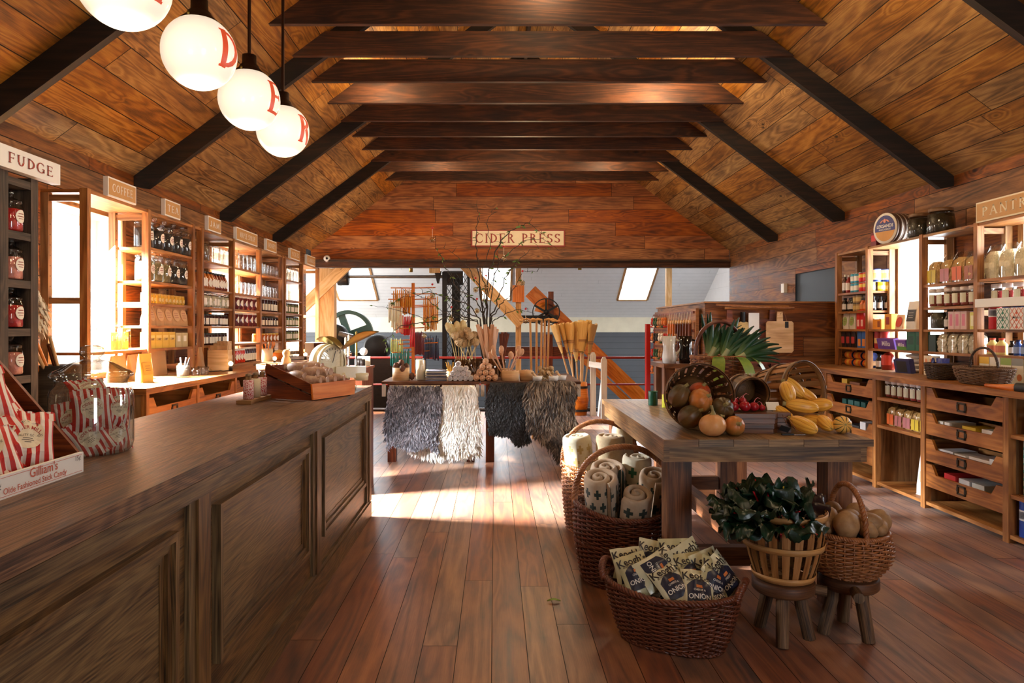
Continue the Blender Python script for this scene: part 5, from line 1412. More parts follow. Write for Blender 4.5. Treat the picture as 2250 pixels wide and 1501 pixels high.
def crisp(seed, mat):
    t = thing('crisp_packet', 'crisp packet', 'crisp packet'); w, h, d = .16, .215, .06; S = pillow(w, h, d, seed)
    g = MB(); g.grid(lambda u, v: S(u, v, 1), 14, 16); g.grid(lambda u, v: S(1-u, v, -1), 14, 16); part('packet_body', g, mat, t)
    on = lambda x, y, e=.0012: S(x/w+.5, y/h+.5, 1)+Vector((0,0,e))
    g = MB(); pl = [(-.5,-.32),(-.5,.0),(-.25,.13),(0,.17),(.25,.13),(.5,.0),(.5,-.32),(0,-.36)]
    n = 10
    def F(u, v):
        x = (u-.5)*.12; top = .02+.028*(1-(2*u-1)**2); return on(x, -.075+(top+.075)*v)
    g.grid(F, 10, 8); part('dark_panel', g, BAGn, t)
    g = MB(); letter_sans(g, "Keogh's", .056, None, None, None, .022, 0, 0, lambda x, y: on(x*.88, y+.066, .002)); letter_sans(g, 'IRISH POTATO CHIPS', .0125, None, None, None, .008, 0, 0, lambda x, y: on(x, y+.042, .0022)); part('lettering', g, col(32,26,30), t, label='dark lettering')
    g = MB(); letter_sans(g, 'ONION', .032, None, None, None, .012, 0, 0, lambda x, y: on(x, y-.038, .0026)); letter_sans(g, 'CHEESE &', .014, None, None, None, .006, 0, 0, lambda x, y: on(x, y-.006, .0026)); part('lettering', g, col(226,222,214), t, label='pale lettering')
    g = MB(); g.grid(lambda u, v: on((u-.5)*.03, .006+.014*v, .0027), 4, 3); part('printed_emblem', g, col(196,110,50), t)
    return Proto(t)
CP = [crisp(3, BAG), crisp(8, BAGg), crisp(21, BAG)]
CPL = [ # local x, y, z in the basket; yaw, pitch, roll
 (-.24,-.02,.30,.25,.95,.1,'tilted toward the aisle handle'),(-.17,-.11,.30,.1,.9,.35,'at the aisle end with its onion panel upright'),(-.14,.09,.32,-.2,1.2,-.1,'standing behind the aisle end'),(-.06,-.06,.33,.3,1.0,-1.1,'turned on its side by the aisle end'),
 (.0,.1,.34,.1,1.25,.05,'upright in the middle of the back row'),(.03,-.12,.285,.2,.75,.45,'leaning over the front rim'),(.09,.13,.335,.5,1.2,.4,'tilted in the back row before the table leg'),(.11,.03,.305,.3,1.0,.1,'in the middle of the heap'),
 (.19,.1,.31,.5,1.25,.25,'upright below the chard basket'),(.17,-.1,.27,.15,.8,-.1,'flat at the near rim, onion panel showing,'),(.235,.0,.30,.6,1.1,-.5,'folded beside the near handle'),(.27,.06,.31,.7,1.15,.5,'leaning to the near handle'),(.08,-.05,.26,.0,.5,.8,'low in the middle'),(-.22,.07,.28,.1,.9,1.3,'half hidden by the aisle handle'),(.22,-.06,.25,.4,.6,.3,'low beside the near handle')]
for i, (x, y, z, a, b, c, w) in enumerate(CPL):
    m = Matrix.Rotation(-.49, 3, 'Z'); p = m @ Vector((x*.8, y*.75, 0))
    CP[i % 3].put((.80+p.x, 3.2+p.y, z+.005), 0, 'cream crisp packet %s of the oval basket' % w if w.endswith('heap') else 'cream crisp packet %s in the oval basket' % w, 'crisp packets in the oval basket', rotv=(Matrix.Rotation(a-.2, 3, 'Z') @ Matrix.Rotation(b, 3, 'X') @ Matrix.Rotation(c, 3, 'Z')).to_euler(), scale=.92)
g = MB(); c = [Vector((*ov(.8, 2*PI*i/24), .2)) for i in range(24)]
# a bed of packets fills the basket below the visible ones
for i in range(5):
    a = i*1.26; p = Matrix.Rotation(-.49, 3, 'Z') @ Vector((.08*math.cos(a), .015*math.sin(a), 0))
    CP[i % 3].put((.80+p.x, 3.2+p.y, .12+.025*i), 0, 'crisp packet buried low in the oval basket, only its edge showing', 'buried crisp packets', scale=.7, rotv=(.2*math.sin(i*2), .2*math.cos(i*3), 1.1+.3*math.sin(i)))

# rustic stools
LOG = wood('stool_log', srgb(50,36,26), srgb(92,68,48), srgb(126,98,72), .7, 16, .4, .35, .7, .4)
SEAT = wood('stool_seat', srgb(46,28,18), srgb(82,52,34), srgb(112,76,50), .55, 18, .4, .3, .5)
def stool(label, c, z, r, legs, peg):
    t = thing('rustic_stool', label, 'stool', (*c, 0), 0, 'rustic log stools')
    g = MB(); g.lathe([(.001,z-.055),(r*.93,z-.055),(r,z-.045),(r,z-.006),(r*.96,z),(.001,z)], 24, fn=lambda a, q: 1+.015*math.sin(3*a+1)); part('seat', g, SEAT, t)
    for (x, y) in legs:
        g = MB(); k = .62; g.tube([(x-c[0], y-c[1], 0.0), ((x-c[0])*k*1.1, (y-c[1])*k*1.1, z*.6), ((x-c[0])*k, (y-c[1])*k, z-.03)], [.028,.03,.028], 10); part('leg', g, LOG, t)
    g = MB(); d = Vector((peg[0]-c[0], peg[1]-c[1], 0)); L = d.length; d.normalize(); g.tube([d*(r*.7)+V(0,0,z-.03), d*L+V(0,0,z-.035)], .024, 10); part('handle_peg', g, LOG, t)
stool('log stool with a handle peg carrying the chard basket', (1.335,3.27), .262, .139, [(1.276,3.135),(1.262,3.37),(1.437,3.225)], (1.505,3.2))
stool('log stool beside the table leg carrying the potato basket', (1.655,3.30), .268, .13, [(1.53,3.29),(1.69,3.43),(1.69,3.19)], (1.60,3.1))

# slatted bushel baskets
BSL = wood('bushel_slat', srgb(104,66,36), srgb(158,108,64), srgb(186,138,90), .55, 14, .1, .3, .4)
BHP = wood('bushel_hoop', srgb(146,100,56), srgb(190,142,90), srgb(214,170,118), .5, 14, .1, .2, .4)
def bushel(label, loc, h, r0, r1, n=22, rotv=None, hoops=(.08,.52,.95), sl=BSL, hp=BHP, grp='slatted bushel baskets', hole=.62):
    t = thing('bushel_basket', label, 'basket', loc, 0, grp)
    if rotv is not None: t.rotation_euler = rotv
    bow = lambda k: r0+(r1-r0)*(k+.28*math.sin(PI*k))
    for i in range(n):
        a = 2*PI*i/n; g = MB(); w = 2*PI/n*hole/2*1.12
        prof = []
        def f(u, v, o=0):
            r = bow(v)-.0028+o; ww = w*(.92 if True else 1); b = a+(u-.5)*2*ww
            return Vector((r*math.cos(b), r*math.sin(b), .006+h*v))
        uvf = lambda u, v, s=R.uniform(0,40): (v*h+s, u*.05+s)
        g.grid(lambda u, v: f(u, v, 0), 2, 6, True, uvf=uvf); g.grid(lambda u, v: f(1-u, v, -.003), 2, 6, True, uvf=uvf)
        part('slat', g, sl, t)
    for q in hoops:
        g = MB(); hw = .014
        r = [(bow(max(0, q-hw/h))+.001, q*h-hw), (bow(max(0, q-hw/h))+.0045, q*h-hw), (bow(min(1, q+hw/h))+.0045, q*h+hw), (bow(min(1, q+hw/h))+.001, q*h+hw)]
        g.lathe(r, 40, fn=lambda a, z: 1+.004*math.sin(3*a)); part('hoop', g, hp, t)
        if q > .9:
            g = MB(); r = [(bow(q)-.0075, q*h-hw), (bow(q)-.0075, q*h+hw), (bow(q)-.004, q*h+hw)]; g.lathe(r, 40); part('hoop', g, hp, t)
    g = MB(); g.lathe([(.001,.006),(bow(0)-.003,.006),(bow(0)-.003,.014),(.001,.014)], 24); part('base', g, sl, t)
    return t
bushel('slatted bushel basket of dark chard standing on a log stool', (1.335,3.27,.2625), .325, .125, .187, 20)
g = MB()
def crumple(label, c, r, mat, name, cat, seed=1, sq=.7):
    g = MB(); rr = random.Random(seed); ph = [rr.uniform(0,6) for _ in range(8)]
    g.blob((0,0,0), (r,r,r*sq), 20, 12, fn=lambda p: 1+.13*math.sin(7*p.x+ph[0])*math.cos(6*p.y+ph[1])+.08*math.sin(15*p.z+ph[2]+5*p.x), smooth=False)
    o = solo(name, g, mat, label, cat); o.location = c; return o
crumple('clear crumpled plastic liner showing between the slats under the chard', (1.335,3.27,.43), .125, M['glass'], 'plastic_liner', 'liner', 3, 1.1)
# chard: ruffled dark leaves with red and yellow ribs
CHD = paint('dark_green_leaf', srgb(20,52,34), .32, var=.45, c2=srgb(12,28,22), scale=30, bump=.5)
CHR = paint('purple_green_leaf', srgb(52,34,38), .32, var=.4, c2=srgb(34,20,26), scale=30, bump=.5)
STR, STY = col(196,24,44,.35), col(226,190,60,.35)
def chard(i, p0, az, lean, L, w, mat, stem, label):
    t = thing('chard_leaf', label, 'leaf vegetable', p0, az, 'chard leaves')
    rr = random.Random(i); ph = rr.uniform(0,6)
    def mid(s):   # stem rises then arches over
        a = lean*(.35+.9*s); return Vector((math.sin(a)*L*s*.95, 0, math.cos(a*.9)*L*s*.8))
    g = MB(); g.tube([mid(k/8*1.0) for k in range(9)], [.008-.0006*k for k in range(9)], 6); part('stem', g, stem, t)
    def f(u, v):
        s = .3+.75*v; c = mid(s); ww = w*math.sin(PI*min(.96, .12+.84*v))**.55; q = (u-.5)*2
        ed = abs(q)**2
        return c+Vector((ed*.03*math.sin(11*v+ph)-abs(q)*.012, q*ww*(1+.1*math.sin(23*v+ph)), .01-ed*.02+.022*math.sin(17*v+5*q+ph)*abs(q)**.7+.014*math.sin(29*v+ph*2)*abs(q)+.01*math.sin(9*q+19*v)))
    g = MB(); g.grid(f, 14, 26); part('leaf_blade', g, mat, t)
rc = random.Random(5)
CHW = ['drooping low over the rim','arching over the rim','standing up','curling upright','folded outward','ruffled and leaning out','short and upright']
SID = ['toward the potato basket','at the back','at the back on the aisle side','on the aisle side','at the front aisle side','at the front','at the front toward the table leg']
k = 0
for ring, (n, le0, le1, L0) in enumerate(((13,.95,1.2,.27),(12,.6,.85,.28),(10,.15,.5,.30))):
    for i in range(n):
        az = 2*PI*(i+.4*ring)/n + rc.uniform(-.15,.15); side = SID[int(((az+.45) % (2*PI))/(2*PI)*7)]
        if (az % (2*PI) < 1.5 or az % (2*PI) > 5.1) and (ring == 0 or i % 3): continue
        pur = az % (2*PI) < .9 and ring
        chard(k, (1.29+.04*math.cos(az), 3.28+.04*math.sin(az), .45), az, rc.uniform(le0, le1), rc.uniform(L0-.02, L0+.03), rc.uniform(.1,.135), CHR if pur else CHD, STY if k % 6 == 4 else STR,
              '%s chard leaf %s %s' % ('purple' if pur else 'dark green', ('drooping over the rim','arching outward','standing upright')[ring], side))
        k += 1
# potato basket
t = thing('handled_basket', 'round wicker basket of potatoes with hoop handle on the log stool', 'basket', (1.655,3.315,.2685))
po = oval(.12,.12,.172,.172,1,.75)
woven(t, po, .2, 20, 30, W_tan, .0052, .0065, rimr=.012)
g = MB(); rope(g, arch(0, -.172, .172, .17, .42, 26), .0125, 3, 14, 6); part('handle', g, W_tan, t)
POT = paint('potato_skin', srgb(166,128,86), .6, var=.3, scale=26, c2=srgb(124,88,54), bump=.25)
def potato(i, c, r, label):
    rr = random.Random(i+40); ph = [rr.uniform(0,6) for _ in range(4)]
    g = MB(); g.blob((0,0,0), (r*1.25,r,r*.92), 16, 12, fn=lambda p: 1+.07*math.sin(2.3*p.x*2+ph[0])+.05*math.cos(3*p.y+ph[1])-.06*max(0, 1-6*((p-Vector((.5,-.6,.6))).length))+.04*math.sin(4*p.z+ph[2]))
    o = solo('potato', g, POT, label, 'potato', None, 'potatoes in the basket'); o.location = c; o.rotation_euler = (ph[0], ph[1], ph[2])
PT = [(-.12,-.03,.235,.055,'behind the chard basket rim'),(-.055,-.11,.238,.06,'large and leftmost before the handle'),(.0,-.01,.245,.05,'just behind the handle'),(.055,-.095,.242,.052,'knobbly and in front of the handle'),(.115,-.05,.24,.056,'large at the wall side of the basket'),(.05,.02,.255,.05,'on top behind the knobbly one'),(.1,.08,.245,.045,'at the back beside the table leg'),(.02,-.14,.228,.038,'small and low at the front rim'),(-.03,.09,.24,.05,'at the back near the chard'),(.09,-.11,.225,.035,'slim one below the knobbly one')]
for i, (x, y, z, r, w) in enumerate(PT): potato(i, (1.655+x, 3.315+y, .2685+z+.018), r, 'potato %s' % w.replace('leftmost ', 'long ') + ' in the basket' if len(w.split()) < 7 else 'potato %s' % w)
for i in range(9):
    a = i*.7+.3; potato(i+20, (1.655+.09*math.cos(a), 3.315+.09*math.sin(a), .2685+.16), .05, 'potato low in the heap, only its top showing')

# two wicker baskets on the pantry worktop
t = thing('snack_basket', 'small dark wicker basket of blue snack packs on the pantry worktop', 'basket', (3.62,5.72,1.0085))
woven(t, oval(.08,.1,.105,.125,.8,.2), .12, 12, 20, W_dark, .005, .006, rimr=.01)
for i in range(5):
    o = thing('snack_pack', 'blue and yellow snack pack in the small dark basket, %s from its far end' % ORD[i], 'snack pack', (3.6+.03*(i % 2), 5.80-.04*i, 1.12), PI+.2*(i-2), 'snack packs in the dark basket')
    S = pillow(.07, .12, .025, i+60); m = rot(PI/2, 0, PI/2); g = MB(); g.grid(lambda u, v: m @ S(u, v, 1), 8, 8); g.grid(lambda u, v: m @ S(1-u, v, -1), 8, 8); part('packet_body', g, col(34,52,140,.3), o)
    g = MB(); g.grid(lambda u, v: m @ (S(.2+.6*u, .3+.35*v, 1)+Vector((0,0,.0012))), 5, 5); part('printed_panel', g, col(226,190,60), o)
t = thing('handled_basket', 'grey brown wicker basket with hoop handle at the front of the pantry worktop', 'basket', (3.6,5.2,1.0085))
woven(t, oval(.1,.17,.14,.215,.7,.2), .115, 11, 26, W_grey, .0055, .0065, rimr=.011)
g = MB(); rope(g, arch(0, -.15, .15, .1, .27, 20), .009, 3, 12, 5); part('handle', g, W_dark, t)
# ---------------------------------------------------------------- produce on the farm table
def aim(axis):
    """rotation that turns local +Z to the given direction"""
    return Vector(axis).normalized().to_track_quat('Z', 'Y').to_euler()
BSD = wood('old_bushel_slat', srgb(64,42,26), srgb(110,76,46), srgb(140,102,66), .55, 14, .1, .3, .4)
BHD = wood('old_bushel_hoop', srgb(84,56,32), srgb(130,92,56), srgb(160,120,78), .5, 14, .1, .2, .4)
# left basket lies on its side, mouth to the room; local z runs from the base to the mouth
def lying(label, mouth, axis, h, r0, r1, sl, hp):
    ax = Vector(axis).normalized(); base = Vector(mouth) - ax*h
    return bushel(label, base, h, r0, r1, 22, aim(ax), (.06,.5,.955), sl, hp, hole=.66)
lying('dark bushel basket lying on its side and filled with dark squash', (1.112, 3.83, TZ+.178), (-.10,-.97,.10), .27, .13, .182, BSD, BHD)
lying('brown bushel basket tipped toward the pantry and spilling yellow squash', (1.755, 3.98, TZ+.186), (.50,-.85,.10), .29, .135, .183, BSL, BHD)
PUMP = paint('pale_orange_squash', srgb(206,142,84), .42, var=.2, c2=srgb(222,168,110), scale=14)
SQO = paint('orange_green_squash', srgb(212,120,50), .42, c2=srgb(104,92,44), scale=9)
SQG = paint('dark_green_squash', srgb(40,50,28), .42, c2=srgb(120,78,34), scale=7)
SQR = paint('red_orange_squash', srgb(190,74,30), .42, c2=srgb(120,64,30), scale=7)
STEM = paint('dry_stem', srgb(150,136,84), .7, var=.3, scale=30)
def ribs(n, k): return lambda p: 1-k*abs(math.cos(math.atan2(p.y, p.x)*n/2))**6-.1*max(0, abs(p.z)-.75)*(1 if abs(p.z) > .75 else 0)
def squash(label, c, r, mat, n=10, k=.06, rv=(0,0,0), stem=True, name='squash', grp=None):
    t = thing(name, label, 'squash', c, 0, grp); t.rotation_euler = rv
    g = MB(); g.blob((0,0,0), r, 30, 14, fn=ribs(n, k)); part('squash_body', g, mat, t)
    if stem:
        g = MB(); z = r[2] if isinstance(r, tuple) else r
        if stem == 'long': g.tube([(0,0,z*.86),(.004,0,z*1.05),(.0,0,z*1.3),(-.006,0,z*1.72)], [.021,.012,.007,.008], 8)
        else: g.tube([(0,0,z*.86),(.003,0,z*1.06),(.008,0,z*1.18)], [.014,.009,.01], 8)
        part('stem', g, STEM, t)
squash('pale orange squash with tall dry stem in front of the dark basket', (1.109,3.60,TZ+.0565), (.068,.068,.0585), PUMP, 10, .03, (0,0,0), 'long')
squash('round orange and green squash beside the pale stemmed one', (1.231,3.63,TZ+.049), (.053,.053,.0505), SQO, 10, .03, (1.2,.3,0), True)
for lab, c, r, m, rv, n in (
 ('dark green squash at the lower aisle side of the dark basket', (1.03,3.73,TZ+.083), (.06,.06,.066), SQG, (.6,.8,.3), 10),
 ('dark green squash high at the aisle side inside the dark basket', (.995,3.81,TZ+.185), (.058,.058,.068), SQG, (.2,.5,.0), 10),
 ('orange and green squash resting on top of the pile in the dark basket', (1.095,3.76,TZ+.165), (.066,.066,.06), SQO, (1.0,.2,.5), 10),
 ('dark ribbed squash at the wall side of the dark basket', (1.20,3.735,TZ+.125), (.062,.062,.072), SQG, (1.1,-.5,.2), 10),
 ('red orange squash deep in the dark basket', (1.12,3.86,TZ+.2), (.06,.06,.055), SQR, (.6,0,.5), 10),
 ('small green squash low between the dark basket and the stemmed squash', (1.145,3.70,TZ+.066), (.048,.048,.052), SQG, (.5,.9,.2), 10)):
    squash(lab, c, r, m, n, .07, rv, True, grp='squash in the dark basket')
DEL = NT('yellow_striped_squash')
def stripe_mat(name, c0, c1, c2, n, w):
    t = NT(name); uv = t.n('ShaderNodeTexCoord').outputs['Object']; sp = t.n('ShaderNodeSeparateXYZ'); t.l(uv, sp.inputs[0])
    a = t.math('ARCTAN2', sp.outputs[1], sp.outputs[0]); f = t.math('ABSOLUTE', t.math('SUBTRACT', t.math('FRACT', t.math('ADD', t.math('MULTIPLY', a, n/6.2832), t.math('MULTIPLY', t.noise(uv, 30), .12))), .5))
    m = t.math('GREATER_THAN', f, .5-w); nn = t.noise(uv, 14, 3)
    t.l(t.mix(m, t.mix(nn, c0, c1), c2), t.b.inputs['Base Color']); t.b.inputs['Roughness'].default_value = .4; return t.m
DELM = stripe_mat('yellow_squash_skin', srgb(226,160,48), srgb(240,190,84), srgb(190,104,24), 10, .045)
STRM = stripe_mat('cream_green_squash_skin', srgb(232,200,110), srgb(226,150,60), srgb(44,58,28), 10, .1)
def delicata(label, c, L, r, d, roll=0):
    """long squash; d is the direction of its blossom end"""
    t = thing('delicata_squash', label, 'squash', c, 0, 'yellow delicata squash'); t.rotation_euler = (Vector(d).normalized().to_track_quat('Z','Y').to_matrix() @ rot(0,0,roll)).to_euler()
    g = MB(); g.blob((0,0,0), (r,r,L/2), 30, 16, fn=lambda p: (1-.07*abs(math.cos(math.atan2(p.y,p.x)*5))**6)*(1+.12*max(0, p.z)) if abs(p.z) < .999 else 1); part('squash_body', g, DELM, t)
    g = MB(); g.tube([(0,0,-L/2+.004),(0,0,-L/2-.012)], [.012,.014], 8); part('stem', g, STEM, t)
    g = MB(); g.tube([(0,0,L/2-.004),(0,0,L/2+.003)], [.009,.007], 8); part('blossom_end', g, STEM, t)
for lab, c, L, r, d in (
 ('yellow squash lying at the table front with its end to the room', P(1764,933,3.66), .16, .039, (.42,-.82,-.25)),
 ('plump yellow squash lying across the mouth of the brown basket', P(1760,892,3.84), .165, .037, (.9,-.2,-.12)),
 ('yellow squash standing on end at the aisle side inside the brown basket', P(1730,860,3.88), .12, .04, (.1,-.5,-.8)),
 ('yellow squash pointing to the pantry at the mouth of the brown basket', P(1799,890,3.9), .13, .037, (.85,-.5,.1)),
 ('yellow squash at the table front beside the small striped one', P(1812,929,3.76), .125, .035, (.1,-.9,-.35)),
 ('yellow squash wedged between the two front ones', P(1788,925,3.82), .13, .033, (.6,-.8,-.1)),
 ('yellow squash partly hidden by the rim of the brown basket', P(1722,912,3.84), .14, .035, (.5,-.6,-.6)),
 ('yellow squash deep inside the brown basket', P(1765,866,4.02), .15, .036, (.8,-.3,-.5)),
 ('yellow squash leaning at the back of the brown basket', P(1742,850,4.0), .14, .036, (.7,-.2,-.7))):
    delicata(lab, c, L, r, d)
t = thing('striped_squash', 'small cream squash with dark green stripes at the table corner', 'squash', P(1851,941,3.7)); t.rotation_euler = aim((-.12,-1,.15)); t.location.z = TZ+.0455
g = MB(); g.blob((0,0,0), (.047,.047,.046), 30, 14, fn=ribs(10, .05)); part('squash_body', g, STRM, t); g = MB(); g.disc((0,0,.0455), .006, (0,0,1), 8); part('blossom_end', g, STEM, t)
# radish pail and radishes, on a stack of boards
BRD = wood('dark_board', srgb(46,28,18), srgb(92,58,38), srgb(124,84,56), .4, 24, .1, .3, .4)
for i in range(4):
    z = TZ+.0005+.026*i; g = MB(); o = .012*(i % 2)
    pl = [(-.16+o,-.09),(.06,-.09),(.09,-.035),(.16,-.03),(.165,.02),(.09,.03),(.06,.10),(-.16+o,.1)]
    g.prism(pl, (0,0,0), (1,0,0), (0,1,0), (0,0,.024))
    ob = solo('serving_board', g, BRD, 'dark wooden serving board in the stack below the radishes, %s from the table' % ORD[i], 'board', None, 'serving boards in the stack'); ob.location = (1.41, 3.78, z); ob.rotation_euler = (0,0,-.2+.05*i)
t = thing('board_tag', 'black tag on a cord hanging from the stacked boards', 'tag', (1.5,3.655,TZ+.03)); g = MB(); g.box((0,0,0),(.055,.004,.03),rot(.5,.3,.2)); part('tag_card', g, col(28,30,34), t)
g = MB(); g.tube([(.02,.02,.02),(.0,.03,.07),(.03,.02,.05),(.05,.01,.015),(.06,.0,-.01),(.08,-.01,-.015)], .0022, 5); part('cord', g, W_tan, t)
t = thing('small_knife', 'small knife with pale blade beside the stacked boards', 'knife', (1.535,3.63,TZ+.004)); g = MB(); g.box((0.03,0,0),(.06,.012,.002)); part('blade', g, M['metal'], t); g = MB(); g.box((-.03,0,.002),(.06,.016,.008)); part('handle', g, M['black'], t)
lying_r = lying
t = bushel('small dark pail basket on its side behind the radishes', Vector((1.405,4.03,TZ+.205)), .16, .085, .095, 14, aim((.05,-1,-.12)), (.08,.93), BSD, BHD, hole=.95)
RAD = paint('radish_skin', srgb(176,26,38), .3, var=.3, scale=20)
for i, (px, py, d, r) in enumerate(((1613,902,3.79,.026),(1637,902,3.77,.03),(1657,903,3.79,.026),(1674,900,3.8,.018),(1632,882,3.83,.022),(1614,884,3.83,.02))):
    p = P(px, py, d); p.z = TZ+.106+r*.95 if i < 4 else TZ+.106+.05
    t = thing('radish', 'red radish on the stacked boards, %s from the dark basket' % ORD[i] if i < 4 else 'red radish on top of the others, %s in front of the pail' % ORD[i-4], 'radish', p, 0, 'radishes')
    g = MB(); g.blob((0,0,0), (r,r,r*.92), 14, 10); part('radish_root', g, RAD, t)
    g = MB(); g.tube([(0,0,r*.9),(.005*(-1)**i,-.004,r*1.5),(.016*(-1)**i,-.008,r*1.9),(.03*(-1)**i,-.012,r*1.6)], [.0035,.002,.0014,.0008], 5); part('tail', g, col(226,130,140), t)
for i in range(2):
    g = MB(); g.box((0,0,.001),(.05,.07,.0015)); 
g = MB(); g.box((0,0,0),(.07,.003,.05),rot(-.6)); o = solo('price_card', g, M['paper'], 'small white price card behind the radishes', 'card'); o.location = (1.52,3.86,TZ+.125)
# two tins at the back corner
can('storage_tin','tin', .034,.1, col(18,66,46,.3), col(24,80,56)).put((1.13,5.05,TZ), 0, 'dark green tin on the table behind the dark basket')
can('storage_tin','tin', .032,.09, col(206,200,60,.3), col(214,206,80)).put((1.19,4.9,TZ), 0, 'yellow green tin beside the dark green tin')
# whisk brooms tied in striped cloth
WH = paint('whisk_fibre', srgb(206,176,120), .8, var=.35, scale=90)
for i, (x, y, w) in enumerate(((1.70,4.72,'aisle side'),(1.79,4.7,'pantry side'))):
    t = thing('whisk_broom', 'whisk broom wrapped in striped cloth, the one at the %s' % w, 'broom', (x,y,TZ+.0005), 0, 'whisk brooms')
    g = MB(); g.lathe([(.001,.0),(.05,.0),(.056,.09),(.03,.17),(.012,.22),(.001,.225)], 18, fn=lambda a, z: 1+.05*math.cos(a*9), sy=.6); part('bristles', g, WH, t)
    for q in (-.02,.005,.025):
        g = MB(); g.tube([(q,0,.15),(q*1.6,0,.31)], [.009,.012], 6); part('handle', g, M['whitew'], t)
    t.scale = (.8,)*3
    for z, m in ((.11,col(60,80,150)),(.125,col(206,60,60)),(.14,col(60,80,150))):
        g = MB(); k = .054-(z-.09)*.33; g.lathe([(k,z),(k-.003,z+.006)], 16, sy=.62); part('stripe', g, m, t)
t = thing('bristle_brush', 'pale bristle brush hanging on the partition above the whisk brooms', 'brush', (2.86,8.14,1.15)); g = MB(); g.lathe([(.03,.0),(.08,.02),(.1,.2),(.06,.34),(.001,.36)], 14, sy=.5); part('bristles', g, WH, t); g = MB(); g.tube([(0,0,.34),(0,0,.46)], .03, 8); part('handle', g, M['black'], t)
# basket of leeks
t = thing('leek_basket', 'buff wicker basket of leeks with brown hoop handle at the back of the table', 'basket', (1.66,5.22,TZ+.0005), .25)
woven(t, oval(.15,.13,.205,.175,.9,.3), .335, 24, 24, W_tan, .0058, .0065, rimr=.013)
for k in range(6):
    a = 2*PI*k/6+.3; g = MB(); sh_ = oval(.15,.13,.205,.175,.9,.3); f = lambda u, v: Vector((*[q*1.03 for q in sh_(v*.96, a+(u-.5)*.35)], .31*v*.96)); g.grid(f, 3, 6); part('leather_band', g, W_red, t)
g = MB(); g.tube(arch(0, -.2, .2, .3, .60, 22, 'x'), .013, 8, flat=1.6); part('handle', g, W_red, t)
LK = NT('leek_leaf')
sp = LK.n('ShaderNodeSeparateXYZ'); LK.l(LK.n('ShaderNodeUVMap').outputs[0], sp.inputs[0])
LK.l(LK.ramp(sp.outputs[1], [(0,srgb(206,206,160)),(.3,srgb(104,130,70)),(.55,srgb(30,76,40)),(1,srgb(16,52,36))]), LK.b.inputs['Base Color']); LK.b.inputs['Roughness'].default_value = .38
LKY = paint('yellow_leek_leaf', srgb(140,160,60), .4, c2=srgb(84,120,46), scale=12)
def leek(i, p0, d, L, label, nl=8):
    rr = random.Random(i); d = Vector(d).normalized(); t = thing('leek', label, 'leek', p0, 0, 'leeks in the basket')
    S = d.cross(Vector((0,1,0))).normalized(); Q = S.cross(d)
    g = MB(); g.tube([d*(-.12), d*0, d*L*.35], [.019,.019,.021], 10)
    for f in range(len(g.uv)): g.uv[f] = [(a*0+.5, .12 if 1 else 0) for a, b in g.uv[f]]
    part('stalk', g, LK.m, t)
    g = MB()
    for k in range(nl):
        off = (k-(nl-1)/2)/nl; w = rr.uniform(.018,.028); Lk = L*rr.uniform(.8,1.15); bend = rr.uniform(.05,.35); sd = rr.uniform(-1,1)
        def fn(u, v):
            s = v*Lk; c = d*(L*.18*(1-v*0)+s*.85)+S*(off*2.2*v*.14*L/.35+off*.02)+Q*((k % 2-.5)*.02+sd*.06*v*v)+Vector((0,0,-bend*v**2.5*Lk*.7))
            ww = w*(1-.82*v**2); q = (u-.5)*2
            return c+S*q*ww+Q*(abs(q)*ww*.55)
        g.grid(fn, 4, 8, uvf=lambda u, v: (u, .25+.75*v))
    part('leaves', g, LK.m, t)
for i, (x, y, d, L, w) in enumerate(((1.55,5.16,(.42,.1,.8),.36,'pale stalked and longest, crossing from the aisle side'),(1.6,5.28,(.25,.1,.95),.36,'upright at the back of the basket'),(1.64,5.15,(.45,-.1,.8),.33,'fanning over the middle'),(1.7,5.25,(.6,.0,.75),.36,'high on the pantry side'),(1.7,5.12,(.8,-.2,.5),.36,'leaning low to the pantry side'),(1.75,5.2,(.75,.0,.5),.33,'leaning outward with curled tips'),(1.66,5.2,(.35,-.2,.9),.3,'short and central'))):
    leek(i, (x, y, TZ+.3), d, L, 'dark green leek %s' % w)
for i, (a, L) in enumerate(((-1.9,.24),(-1.2,.3),(-.6,.3))):
    t = thing('loose_leek_leaf', 'yellow green leek leaf drooping over the basket rim, %s of three' % ORD[i], 'leaf', (1.66+.12*math.cos(a), 5.22+.12*math.sin(a), TZ+.325), a, 'drooping leek leaves')
    g = MB(); g.grid(lambda u, v: Vector((.1*v+.14*math.sin(v*1.6), (u-.5)*.09*math.sin(PI*min(1,.2+.8*(1-v))), .05*math.sin(PI*v)-.19*v*v*L/.27)), 4, 8); part('leaf_blade', g, LKY, t)
